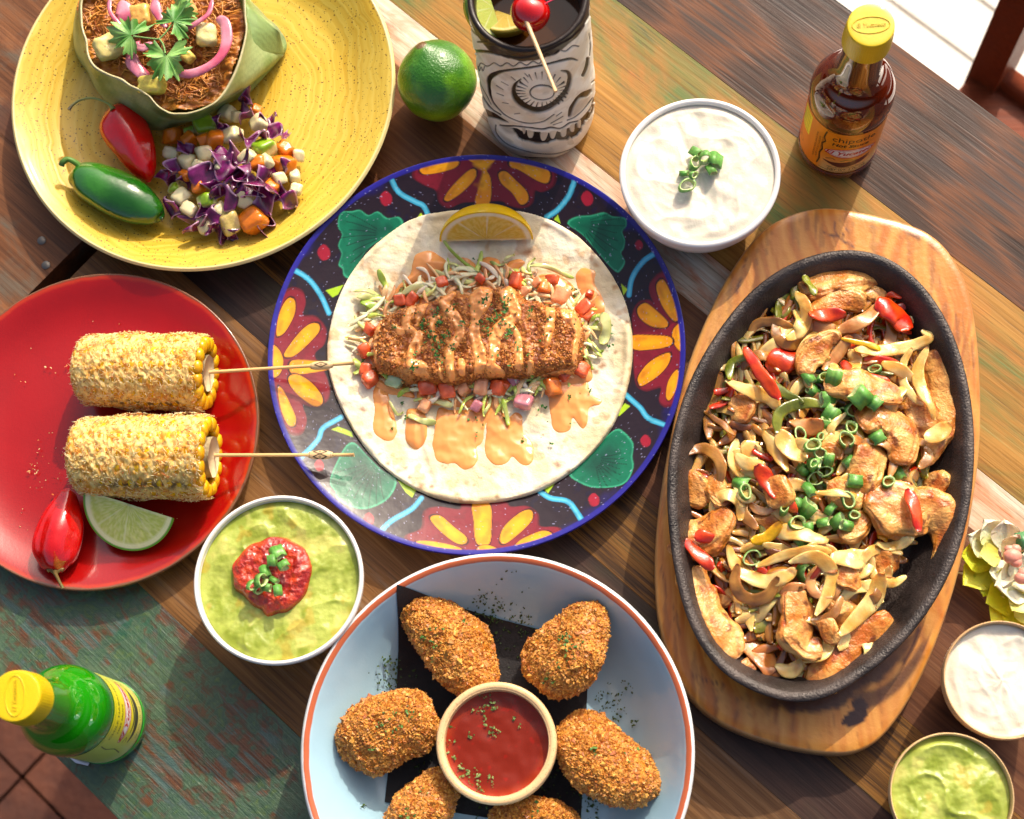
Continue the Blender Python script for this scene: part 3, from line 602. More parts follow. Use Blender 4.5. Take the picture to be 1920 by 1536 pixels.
def ring_mesh(r, h, t=.0007, n=20, ell=1., open_=0, seed=0):
    """slice of a hollow spring onion"""
    a = np.linspace(0, 2*math.pi*(1-open_), n, endpoint=not not open_) if open_ else np.linspace(0, 2*math.pi, n, endpoint=False)
    rr = r*(1+.10*np.sin(2*a+seed)+.05*np.sin(3*a+seed*2)); prof = [(0, 0, 0), (0, 1, 0), (1, 1, 1), (1, 0, 1)]
    V = []
    for k, ang in enumerate(a):
        for o_, hh, inn in prof: q_ = rr[k]-inn*t; V.append((q_*math.cos(ang), q_*ell*math.sin(ang), (hh-.5)*h*(1+.1*math.sin(ang*3+seed))))
    V = np.array(V); F = gridF(len(a), 4, not open_, True)
    col = np.tile(np.array([L(96, 158, 78), L(130, 186, 100), L(226, 236, 184), L(180, 212, 134)]), (len(a), 1)); col = col*(1+.16*np.sin(np.repeat(a, 4)*9+seed)[:, None]); return V, F, col
sc_m = M('spring_onion_green', rough=.4, sss=.15, coat=.1, bump=[(900, .0002)], var=(500, .18))
def scal_mesh(kind):
    r, h, e, op, s = kind; V, F, c = ring_mesh(r, h, .0008, 22, e, op, s); f = .8+.2*((s*37) % 10)/10
    me = rawmesh('spring_onion', V, F, sc_m, (c*[f*.95, f, f*.8]).clip(0, 1)); return me
SCM = [scal_mesh(k) for k in ((.0030, .0035, 1, 0, 1), (.0036, .003, .8, 0, 2.3), (.0026, .0062, .75, 0, 3.1), (.0034, .0065, .5, 0, 4.6), (.0044, .005, .7, .12, 5.2), (.0024, .0028, .9, 0, 6.4), (.0042, .0085, .5, 0, 7.7))]
def scallion(x, y, z, k=0, tilt=(0, 0), rot=0, s=1., group=None, label=None):
    o = bpy.data.objects.new('spring_onion_slice', SCM[k]); S.collection.objects.link(o); o.location = W(x, y, z); o.rotation_euler = (tilt[0], tilt[1], rot); o.scale = (s, s, s)
    return tag(o, label, 'spring onion', group)
def flakes(name, spots, zfun, n_m, size, label, colr=(L(48, 96, 34), L(92, 140, 60)), seed=1, parent=None, cat='herbs', spread=None):
    """chopped herb: many crumpled leaf bits, one object; spots (px, py, radius_px, count)"""
    R_ = random.Random(seed); Vs, Fs, Cs = [], [], []; o_ = 0
    for x, y, rad, cnt in spots:
        for _ in range(cnt):
            a = R_.random()*6.28; r = rad*math.sqrt(R_.random()); p = zfun(x+r*math.cos(a), y+r*math.sin(a)); s_ = size*R_.uniform(.5, 1.5)
            m = rotm(R_.uniform(-.7, .7), R_.uniform(-.7, .7), R_.random()*6.28)
            k = R_.choice((5, 6, 7)); an = np.linspace(0, 6.28, k, endpoint=False); rr = np.array([R_.uniform(.35, 1) for _ in range(k)])
            q_ = np.stack([rr*np.cos(an), rr*.7*np.sin(an), np.array([R_.uniform(-.3, .35) for _ in range(k)])], 1)*s_
            q_ = np.concatenate([q_, [[0, 0, s_*.12]]])@m.T+p+[0, 0, s_*.35]
            Vs.append(q_); Fs.append(np.array([[i, (i+1) % k, k] for i in range(k)])+o_); o_ += k+1
            t = R_.random(); Cs.append(np.tile(colr[0]*(1-t)+colr[1]*t, (k+1, 1)))
    o = mk(name, np.concatenate(Vs), np.concatenate(Fs), n_m, parent, np.concatenate(Cs), False); o['kind'] = 'stuff'
    if parent is None: tag(o, label, cat)
    return o
herb_m = M('chopped_parsley', rough=.55, sss=.05)
def on(zf, dz=0.):
    def f(x, y):
        z = .01
        for _ in range(4): p = W(x, y, z); z = float(zf(p[0], p[1]))+dz
        return W(x, y, z)
    return f
def zat(x, y, zf, dz=0): return float(on(zf, dz)(x, y)[2])

LOOKS = {0: 'small closed green ring', 1: 'round open green ring', 2: 'short green tube', 3: 'flattened green tube', 4: 'wide open green ring', 5: 'thin green ring', 6: 'long green tube'}
# spring onion on the cream bowl and on the salsa
for i, (x, y, k, t, r, s) in enumerate([(1305, 285, 3, (1.2, .2), .8, 1.2), (1342, 300, 6, (1.3, .4), -.3, 1.15), (1322, 296, 4, (.9, -.5), .4, 1.15), (1303, 307, 4, (.2, .3), .9, 1.2), (1334, 318, 3, (1.4, .3), .4, 1.1), (1300, 328, 5, (.5, .6), .2, 1.2), (1283, 325, 2, (1.1, .8), 1.1, 1.), (1288, 348, 1, (.2, .1), .6, 1.6)]):
    heapA = globals().setdefault('heapA', []); heapA.append((scallion(x, y, .051+.0015*(i % 3), k, t, r, s*.85, 'spring onion heap on the large cream bowl'), LOOKS[k], x, y))
for i, (x, y, k, t, r, s) in enumerate([(520, 1036, 6, (1.2, .2), .5, 1.05), (510, 1051, 3, (1.5, .1), .15, 1.1), (532, 1060, 4, (1.3, .4), .5, .95), (497, 1072, 2, (1.4, .2), .4, 1.25), (474, 1097, 1, (.9, .5), .9, 1.2), (489, 1088, 4, (.8, .4), 1.1, 1.1), (514, 1088, 2, (1.3, .6), .9, .9), (500, 1102, 3, (1.2, -.4), 1.5, .9), (521, 1107, 2, (1.5, .3), .2, 1.1), (484, 1106, 0, (.6, .7), .3, 1.)]):
    heapB = globals().setdefault('heapB', []); heapB.append((scallion(x, y, .0565+.002*(i % 3), k, t, r, s*.85, 'spring onion heap on the red salsa'), LOOKS[k], x, y))

zone_labels(heapA, (1280, 280, 1350, 355), ['top', 'middle', 'bottom'], ['left', 'right'], 'on the sour cream')
zone_labels(heapB, (465, 1030, 545, 1115), ['top', 'middle', 'bottom'], ['left', 'right'], 'on the red salsa')
# ---------------------------------------------------------------- yellow plate: leaf parcel
lf = empty('leaf_parcel', W(320, 60, .006), 'folded banana leaf parcel with shredded pork on the yellow plate', 'leaf wrap')
leaf_m = M('banana_leaf', rough=.38, coat=.15, bump=[(240, .0004)], sss=.05)
baseP = [(140, 92), (166, 140), (197, 192), (240, 222), (290, 246), (345, 232), (400, 216), (470, 160), (533, 102), (528, 60), (480, 10), (420, -60), (330, -110), (230, -90), (170, -30), (146, 30)]
rimP = [(152, 40), (160, 78), (168, 117), (205, 142), (262, 170), (300, 203), (328, 215), (372, 209), (408, 190), (440, 140), (461, 72), (462, 30), (445, -50), (340, -110), (230, -80), (160, -20)]
def loop(pts, z, n=14): q_ = spl(pts, n, True); return W(q_[:, 0], q_[:, 1], z)
b0, b1 = loop(baseP, .0095), loop(rimP, .058); m_ = len(b0)
rows = []
for k, t in enumerate(np.linspace(0, 1, 22)):
    q_ = b0*(1-t)+b1*t; cc = q_.mean(0); d = q_-cc; q_ = cc+d*(1+.035*math.sin(t*math.pi)); q_[:, 2] = b0[:, 2]*(1-t)+b1[:, 2]*t; rows.append(q_)
V = np.stack(rows, 1); inn = []
for t in np.linspace(1, .25, 12):
    q_ = b0*(1-t)+b1*t; cc = q_.mean(0); d = q_-cc; ln = np.linalg.norm(d[:, :2], axis=1)[:, None]; q_ = cc+d*(1-.0012/ln)*(1+.02*math.sin(t*math.pi)); q_[:, 2] = (b0[:, 2]*(1-t)+b1[:, 2]*t)-.0002; inn.append(q_)
V = np.concatenate([V, np.stack(inn, 1)], 1); sv = V.shape; ang = np.repeat(np.arange(sv[0]), sv[1])/sv[0]*2*math.pi; tt = np.tile(np.arange(sv[1]), sv[0])
Vf = V.reshape(-1, 3); vein = (np.sin((Vf@np.array([.6, -.5, .62]))*2900+perlin(Vf*40)*2)*.5+.5)[:, None]; n_ = sstep(-.4, .4, fbm(Vf*38, 3))[:, None]
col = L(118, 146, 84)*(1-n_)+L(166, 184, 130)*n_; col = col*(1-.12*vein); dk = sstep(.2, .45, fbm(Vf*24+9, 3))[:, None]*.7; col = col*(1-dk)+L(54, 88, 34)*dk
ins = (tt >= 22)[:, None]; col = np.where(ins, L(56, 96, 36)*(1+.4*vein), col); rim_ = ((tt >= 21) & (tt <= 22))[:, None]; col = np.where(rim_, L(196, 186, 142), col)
Vf = Vf+(fbm(Vf*60, 2)*.0008)[:, None]
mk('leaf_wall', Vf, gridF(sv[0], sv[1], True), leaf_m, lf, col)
def sheet(name, quad, mat, parent, colf, n=14, th=.0005, bend=.002, **t):
    """leaf-like sheet over 4 world corners"""
    a, b, c, d = [np.array(v, float) for v in quad]; u_, v_ = np.meshgrid(np.linspace(0, 1, n), np.linspace(0, 1, n), indexing='ij'); u1, v1 = u_[..., None], v_[..., None]
    P = (a*(1-u1)+b*u1)*(1-v1)+(d*(1-u1)+c*u1)*v1; P[..., 2] += bend*np.sin(u_*math.pi)*np.sin(v_*math.pi); Q2 = P.copy(); Q2[..., 2] -= th
    VV = np.concatenate([P.reshape(-1, 3), Q2.reshape(-1, 3)]); F = gridF(n, n); F2 = F[:, ::-1]+n*n
    e = []
    for i in range(n-1):
        for A, B in (((i, 0), (i+1, 0)), ((i+1, n-1), (i, n-1)), ((0, i+1), (0, i)), ((n-1, i), (n-1, i+1))):
            x1, x2 = A[0]*n+A[1], B[0]*n+B[1]; e.append([x1, x1+n*n, x2+n*n, x2])
    return mk(name, VV, [np.concatenate([F, F2, np.array(e)])], mat, parent, colf(VV), **t)
def leafcol(VV): s_ = (np.sin(VV@np.array([900, -2300, 800.]))*.5+.5)[:, None]; return L(140, 164, 104)*(1-.2*s_)
sheet('leaf_fold', [W(452, 120, .047), W(533, 102, .012), W(470, 172, .009), W(402, 208, .012)], leaf_m, lf, leafcol)
sheet('leaf_fold', [W(462, 8, .049), W(524, 60, .03), W(533, 100, .014), W(458, 105, .046)], leaf_m, lf, lambda v: leafcol(v)*1.12, bend=.004)
sheet('leaf_fold', [W(140, 94, .012), W(153, 84, .04), W(172, 122, .046), W(200, 190, .010)], leaf_m, lf, lambda v: leafcol(v)*.9)
q_ = loop(rimP, .042)[:, :2]; qc = q_.mean(0); q_ = qc+(q_-qc)*.975
por_m = M('shredded_pork_fibre', rough=.4, coat=.2, crough=.3, bump=[(500, .0006, 4)])
def porkz(X, Y, s=None): return .046+.004*fbm(np.stack([X*60, Y*60, 0*X], -1), 3)+.002*(1-abs(perlin(np.stack([X*150+Y*120, Y*420, 0*X], -1))))
V, F, sd = field(q_, .0007, lambda X, Y, s: porkz(X, Y)-np.clip(-s, 0, .01)*.5, .001); n_ = sstep(-.5, .5, fbm(V*[160, 300, 200], 3))[:, None]
pork = mk('shredded_pork', V, F, por_m, None, L(168, 92, 30)*(1-n_)+L(220, 148, 70)*n_, label='orange brown shredded pork filling the banana leaf parcel', category='pulled pork', kind='stuff')
parts = []; R_ = random.Random(5)
for _ in range(900):
    x, y = R_.uniform(165, 460), R_.uniform(0, 212)
    P0 = W(x, y, .042)
    if sdpoly(np.array([P0[0]]), np.array([P0[1]]), q_)[0] < .004: continue
    a = R_.gauss(-.7, .9); l = R_.uniform(.004, .012); k = 5; t = np.linspace(-.5, .5, k); b = R_.uniform(-.4, .4)
    P = np.stack([P0[0]+l*t*math.cos(a)+b*l*t*t, P0[1]+l*t*math.sin(a)+b*l*t*t, porkz(P0[0]+l*t*math.cos(a), P0[1]+l*t*math.sin(a))+.0012+.002*R_.random()], 1)
    V, F = tubeV(P, .0010*np.array([.3, 1, 1.1, 1, .3]), .0008, 5); f = R_.random(); parts.append((V, F, L(158, 82, 24)*(1-f)+L(232, 164, 84)*f))
V, F, C_ = joinVF(parts); mk('pork_shreds', V, F, por_m, None, C_, label='loose shreds of pork over the filled leaf parcel', category='pork shreds', kind='stuff')
def chunkVF(P0, s, R_, n=3, seed=0, p=5.):
    V, F = sphere(n); V = V/(np.abs(V)**p).sum(1)[:, None]**(1/p); V = V*(1+.10*fbm(V*1.6+seed, 2)[:, None]); sk_ = .16*math.sin(seed*5); V = V@np.array([[1, sk_, 0], [0, 1, sk_*.6], [0, 0, 1]]); V = V*np.array(s)/2
    return V@np.array(R_).T+np.array(P0), F
pine_m = M('pineapple_flesh', rough=.3, sss=.3, sssr=.004, coat=.3, bump=[(300, .0004)], var=(200, .1))
looks = ['pale', 'orange light tinted', 'plump white', 'yellow wedge shaped', 'small', 'tucked away']
for i, (x, y, s1, s2, r, c) in enumerate([(205, 88, .0175, .0145, .5, (232, 214, 138)), (266, 30, .013, .014, .2, (240, 186, 104)), (387, 66, .0125, .0135, .1, (240, 224, 160)), (285, 160, .016, .011, -.1, (226, 206, 100)), (352, 22, .0105, .011, .6, (226, 176, 108)), (349, 103, .007, .011, .8, (236, 214, 120))]):  # the second chunk's orange is light put into its colour
    V, F = chunkVF(W(x, y, .055), (s1, s2, .011), rotm(.25, .2*(-1)**i, r), 4, i); mk('pineapple_chunk', V, F, pine_m, None, np.tile(L(*c), (len(V), 1)), label=f'{looks[i]} pineapple chunk '+['left of the coriander leaves', 'behind the coriander at the back', 'inside the curved pink onion', 'at the front edge of the pork', 'partly under the upper onion strip', 'hidden between coriander leaf and onion'][i], category='pineapple chunk', group='pineapple chunks on the pork')
pink_m = M('pickled_onion', rough=.25, sss=.3, sssr=.003, coat=.4, var=(300, .1), bump=[(200, .0003)], stretch=(1, 1, 1))
for i, (pts, z, lb) in enumerate([([(406, 36, 20), (422, 45, 26), (426, 80, 30), (415, 108, 26), (392, 128, 22), (360, 140, 20), (330, 138, 16)], .055, 'long curved pink onion strip round the right of the pork'), ([(398, 0, 14), (392, 28, 14), (370, 46, 12), (345, 58, 11)], .058, 'thin pink onion strip above the right pineapple chunk'), ([(205, 0, 16), (208, 25, 12), (222, 44, 10), (238, 58, 10)], .056, 'thin pink onion strip near the back left corner'), ([(240, 45, 26), (250, 60, 0), ], .05, None),
    ([(225, 5, 40), (235, 30, 44), (225, 48, 20)], .052, 'wide pink onion piece beside the light tinted pineapple'), ([(288, 0, 26), (296, 25, 26), (312, 52, 22)], .055, 'pink onion strip running under the upper coriander leaf'), ([(245, 95, 26), (250, 120, 34), (265, 138, 34), (280, 145, 20)], .051, 'short wide pink onion piece under the coriander'), ([(284, 80, 22), (270, 92, 24), (256, 88, 16), (262, 78, 12)], .057, 'curled pink onion end between the coriander leaves')]):
    if lb is None: continue
    P, w_ = wpath(pts, z+.004, 7); w_ = capw(w_, 3)*.86*(1+.12*np.sin(np.linspace(0, 9, len(w_))+i)); P[:, 2] += .002*np.sin(np.linspace(0, 3, len(P))); V, F = tubeV(P, w_, w_*.28+.0008, 14, twist=np.linspace(-.5, .5, len(P))); n_ = sstep(-.5, .5, perlin(V*[90, 90, 90]))[:, None]
    mk('onion_strip', V, F, pink_m, None, L(206, 92, 120)*(1-n_)+L(232, 160, 176)*n_, label=lb, category='onion strip', group='pickled onion strips on the pork')
cor_m = M('coriander_leaf', rough=.5, sss=.1, bump=[(300, .0003)])
def coriander(x, y, z, r, rot, label, px_stem):
    root = empty('coriander_sprig', W(x, y, z), label, 'herb leaf', 'coriander leaves on the pork'); c = W(x, y, z)
    n = 120; a = np.linspace(-2.5, 2.5, n); lob = r*(.62+.38*np.abs(np.cos(a*1.25))**.7)*(1+.13*np.sin(a*17)+.08*np.sin(a*29+1)); lob[np.abs(a) > 2.3] *= .8
    rr = np.linspace(.02, 1, 14); A, Rr = np.meshgrid(a, rr, indexing='ij'); X = lob[:, None]*Rr*np.cos(A+rot); Y = lob[:, None]*Rr*np.sin(A+rot)
    Z_ = .0032*np.cos(A*5)*Rr**2*(r/.015)+.0025*Rr**2*np.sin(A*2+rot)-.001*Rr; V = np.stack([c[0]+X, c[1]+Y, c[2]+Z_], -1).reshape(-1, 3)
    ve = np.exp(-((np.mod(A*2.5/math.pi*1.0+.5, 1)-.5)/.06)**2).ravel()[:, None]*.35; n_ = sstep(-.4, .4, fbm(V*120, 2))[:, None]
    col = L(78, 138, 56)*(1-n_)+L(138, 184, 100)*n_; col = col*(1-ve)+L(170, 196, 150)*ve; V2 = V-[0, 0, .0003]; F = gridF(n, 14)
    mk('leaf', np.concatenate([V, V2]), [np.concatenate([F, F[:, ::-1]+len(V)])], cor_m, root, np.concatenate([col, col]))
    P, w_ = wpath([(a_, b_, 4) for a_, b_ in px_stem], z+.001, 4); V, F = tubeV(P, w_, w_, 6); mk('stem', V, F, cor_m, root, np.tile(L(120, 160, 90), (len(V), 1)))
coriander(246, 66, .066, .0135, 2.8, 'coriander leaf at the left with toothed edge, over the pale pineapple', [(250, 68), (280, 72), (300, 74)])
coriander(312, 104, .0675, .0145, -1.55, 'largest coriander leaf, lying over the pink onion at the front', [(310, 100), (306, 84), (298, 72)])
coriander(326, 40, .0675, .0125, .9, 'coriander leaf at the back, pointing away from the other two', [(322, 46), (310, 62), (298, 74)])
coriander(340, 18, .0645, .009, 1.7, 'small coriander leaf at the very back edge of the photo', [(338, 20), (330, 34), (322, 46)])
# chillies
wax = lambda nm: M(nm, rough=.16, coat=.9, crough=.05, sss=.08, bump=[(60, .0008, 2), (260, .0003, 3)], var=(60, .1))
def chilli(name, body, z, th, stem, sz, cols, label, cat, lobes=.05, seed=1, calyx=None, fat=1.):
    body = [(a, b, c*fat) for a, b, c in body]
    root = empty(name, W(body[0][0], body[0][1], .006), label, cat)
    P, w_ = wpath(body, z, 12); k = len(P); n = 40; V, F = tubeV(P, w_, w_*th, n)
    a = np.concatenate([np.tile(np.linspace(0, 2*math.pi, n, endpoint=False), k), [0, 0]]); c = np.concatenate([np.repeat(P, n, 0), P[:1], P[-1:]]); s = np.concatenate([np.repeat(np.linspace(0, 1, k), n), [0, 1]])
    f = 1+lobes*np.sin(a*3+seed+s*1.5)+lobes*.6*np.sin(a*5+seed*2+s*4)+lobes*perlin(V*60+seed)*1.5; V = c+(V-c)*f[:, None]
    n_ = sstep(-.3, .6, perlin(V*40+seed))[:, None]; mk('body', V, F, wax(name+'_skin'), root, L(*cols[0])*(1-n_)+L(*cols[1])*n_)
    P, w_ = wpath(stem, sz, 6); V, F = tubeV(P, w_, w_, 10); n_ = sstep(.4, 1, np.linspace(0, 1, len(V)))[:, None]; mk('stem', V, F, M('chilli_stem', rough=.5, bump=[(500, .0002)]), root, L(*cols[2])*(1-n_)+L(*cols[3])*n_)
    if calyx:
        P, w_ = wpath(calyx, sz[0] if np.ndim(sz) else sz, 4); V, F = tubeV(P, w_, w_*.7, 12); V = V+(perlin(V*300)*.0006)[:, None]; mk('calyx', V, F, M('chilli_stem'), root, np.tile(L(*cols[2]), (len(V), 1)))
    return root
chilli('red_chilli', [(207, 204, 14), (212, 210, 44), (222, 224, 76), (238, 250, 82), (254, 280, 70), (266, 306, 54), (275, 328, 32), (279, 342, 6)], [.022, .022, .022, .022, .021, .019, .016, .014], .85, [(212, 206, 13), (207, 198, 7), (194, 190, 5), (172, 184, 5), (150, 188, 5), (136, 197, 6), (129, 206, 8)], .034, ((236, 14, 14), (250, 34, 20), (150, 160, 90), (70, 60, 44)), 'wrinkled red chilli with thin curved stem on the yellow plate', 'chilli', .045, 2, None, 1.2)
chilli('green_chilli', [(140, 330, 14), (144, 332, 48), (158, 335, 72), (185, 348, 90), (222, 366, 96), (258, 384, 88), (285, 398, 62), (299, 407, 34), (304, 411, 8)], [.02, .021, .022, .023, .023, .022, .02, .018, .018], .88, [(150, 318, 20), (147, 310, 14), (138, 303, 12), (127, 299, 12), (118, 304, 13), (115, 311, 12)], [.024, .026, .028, .029, .029, .028], ((30, 88, 20), (54, 120, 34), (88, 136, 50), (50, 84, 34)), 'glossy green jalapeno lying in front of the red chilli', 'chilli', .025, 5)
chilli('red_chilli', [(129, 916, 8), (127, 924, 30), (124, 940, 46), (118, 970, 70), (110, 1004, 84), (106, 1036, 80), (104, 1056, 60), (104, 1068, 34), (103, 1072, 10)], [.02, .02, .02, .02, .02, .02, .02, .02, .02], .8, [(103, 1070, 14), (105, 1078, 8), (111, 1090, 6), (118, 1103, 7)], [.022, .022, .021, .02], ((206, 8, 12), (232, 20, 16), (120, 96, 52), (110, 104, 60)), 'dark red wrinkled chilli with stem toward the rim of the red plate', 'chilli', .07, 8, [(88, 1071, 8), (96, 1066, 12), (104, 1070, 14), (113, 1066, 12), (119, 1069, 8)], 1.12)
# slaw
jic = M('diced_vegetable', rough=.28, sss=.25, sssr=.003, coat=.35, crough=.15, bump=[(400, .0004)], var=(300, .08))
slaw = []; sc1 = .0104
for i, (x, y, kind, s) in enumerate([(1215, 605, 'w', 1.15), (1240, 725, 'w', 1.3), (920, 820, 'w', 1.05), (1000, 865, 'w', 1.1), (1090, 820, 'w', 1.2), (1380, 660, 'w', 1.1), (970, 1050, 'w', 1.2), (1010, 1120, 'w', 1.05), (1320, 840, 'w', 1.), (1570, 940, 'w', .9), (1580, 1010, 'w', .8), (1225, 1190, 'y', 1.3), (1095, 1200, 'w', 1.), (1300, 1060, 'w', 1.2), (1590, 830, 'w', .9), (1060, 905, 'w', 1.1), (1410, 870, 'w', 1.), (1250, 620, 'w', .8),
    (1090, 670, 'g', 1.35), (1410, 790, 'g', 1.3), (1105, 1070, 'g', 1.15), (935, 1010, 'g', .9), (1010, 700, 'g', .8), (920, 725, 'o', 1.2), (1010, 745, 'o', 1.), (1090, 745, 'o', 1.), (1145, 745, 'o', 1.25), (1520, 800, 'o', 1.2), (1515, 880, 'o', 1.3), (1375, 870, 'o', 1.), (1450, 1000, 'o', 1.15), (1350, 1175, 'o', 1.5), (1365, 590, 'o', .8), (990, 935, 'o', .8), (1190, 905, 'w', 1.), (1490, 950, 'w', .9), (1170, 1120, 'w', .9), (1060, 1000, 'o', .8)]):
    X, Y = x/2.844, y/2.844; dist = math.hypot(X-430, (Y-325)*1.0)/120; z = .0145+.013*max(0, 1-dist*dist)+.003*rnd.random()
    cc = {'w': (238, 226, 178), 'g': (226, 222, 158), 'o': (232, 130, 46), 'y': (214, 190, 116)}[kind]
    V, F = chunkVF(W(X, Y, z), np.array([1, .95, .9])*.0088*s*[rnd.uniform(.85, 1.2), rnd.uniform(.85, 1.15), 1], rotm(rnd.uniform(-.6, .6), rnd.uniform(-.6, .6), rnd.uniform(0, 3)), 3, i, 7.)
    col = np.tile(L(*cc), (len(V), 1))
    if kind == 'g': a = V-V.mean(0); f_ = sstep(.0022, .003, a[:, 2])[:, None]; col = col*(1-f_)+L(140, 176, 50)*f_
    if kind in 'wy': a = sstep(.1, .5, perlin(V*170+i))[:, None]*.3; col = col*(1-a)+L(206, 160, 150)*a
    nm, look = {'w': ('jicama_cube', 'white diced jicama'), 'y': ('jicama_cube', 'yellowish diced jicama'), 'g': ('apple_cube', 'diced green-skinned apple'), 'o': ('carrot_cube', 'orange diced carrot')}[kind]
    slaw.append((mk(nm, V, F, jic, None, col, category=nm.replace('_', ' '), group='diced pieces in the slaw'), look, X, Y))
cab_m = M('red_cabbage', rough=.25, coat=.5, crough=.12, sss=.12, var=(250, .2), bump=[(300, .0003)])
for i, (x, y, s) in enumerate([(1315, 510, 1), (1300, 600, 1.2), (1430, 640, 1), (1490, 700, 1.3), (1350, 730, 1.2), (1190, 835, 1.4), (1265, 830, 1.2), (940, 900, 1.1), (890, 950, 1), (1050, 950, 1.6), (1130, 1000, 1), (1230, 930, 1.5), (1320, 945, 1.4), (1410, 940, 1.2), (1200, 1040, 1.2), (930, 1110, 1.1), (1025, 1190, 1.2), (1140, 1140, 1.2), (1415, 1060, 1.6), (1510, 1050, 1.3), (1420, 1190, 1.1), (1240, 1240, 1), (1160, 1240, 1), (1500, 900, .9), (1000, 790, 1.), (1180, 700, .8), (1090, 1140, 1.), (1350, 1000, 1.3), (1160, 660, .7), (1270, 990, 1.)]):
    X, Y = x/2.844, y/2.844; dist = math.hypot(X-430, Y-325)/120; z = .017+.013*max(0, 1-dist*dist)+.004*rnd.random(); c = W(X, Y, z)
    n = 18; L_, B_ = .0125*s*rnd.uniform(.8, 1.2), .0085*s; u_, v_ = np.meshgrid(np.linspace(-.5, .5, n), np.linspace(-.5, .5, 10), indexing='ij'); f1, f2 = rnd.uniform(6, 11), rnd.random()*6
    Z_ = .003*s*np.sin(u_*f1+f2)*(1+v_)+.0025*s*np.sin(v_*4+u_*6+f2*2)*(.5+abs(v_)); bendA = u_*rnd.uniform(-1.6, 1.6)
    X2 = L_*(np.sin(bendA)/(abs(bendA)+1e-3)*abs(u_)*np.sign(bendA+1e-9)*np.sign(u_)*np.sign(u_) if 0 else u_); P = np.stack([X2, B_*v_*(1-.9*abs(u_)**2)+.0025*np.sin(u_*5+f2), Z_+bendA**2*.002], -1).reshape(-1, 3)
    P2 = P-[0, 0, .0009]; F = gridF(n, 10); e = []
    for a in range(n-1): e += [[a*10, a*10+n*10, (a+1)*10+n*10, (a+1)*10], [(a+1)*10+9, (a+1)*10+9+n*10, a*10+9+n*10, a*10+9]]
    for a in range(9): e += [[a+1, a+1+n*10, a+n*10, a], [(n-1)*10+a, (n-1)*10+a+n*10, (n-1)*10+a+1+n*10, (n-1)*10+a+1]]
    VV = np.concatenate([P, P2])@rotm(rnd.uniform(-1.1, 1.1), rnd.uniform(-.9, .9), rnd.uniform(0, 6.3)).T+c
    ed = np.tile((sstep(.40, .5, abs(v_))).ravel(), 2)[:, None]; n_ = sstep(-.4, .4, perlin(VV*160+i))[:, None]; col = L(70, 10, 54)*(1-n_)+L(128, 34, 104)*n_; col = col*(1-ed*.75)+L(222, 176, 206)*ed*.75
    slaw.append((mk('cabbage_shred', VV, [F, F[:, ::-1]+n*10, np.array(e)] if 0 else [np.concatenate([F, F[:, ::-1]+n*10, np.array(e)])], cab_m, None, col, category='cabbage shred', group='red cabbage shreds in the slaw'), 'curled purple cabbage shred', X, Y))
zone_labels(slaw, (300, 165, 575, 445), ['back', 'upper middle', 'middle', 'lower middle', 'front'], ['left', 'left centre', 'right centre', 'right'], 'in the slaw heap')

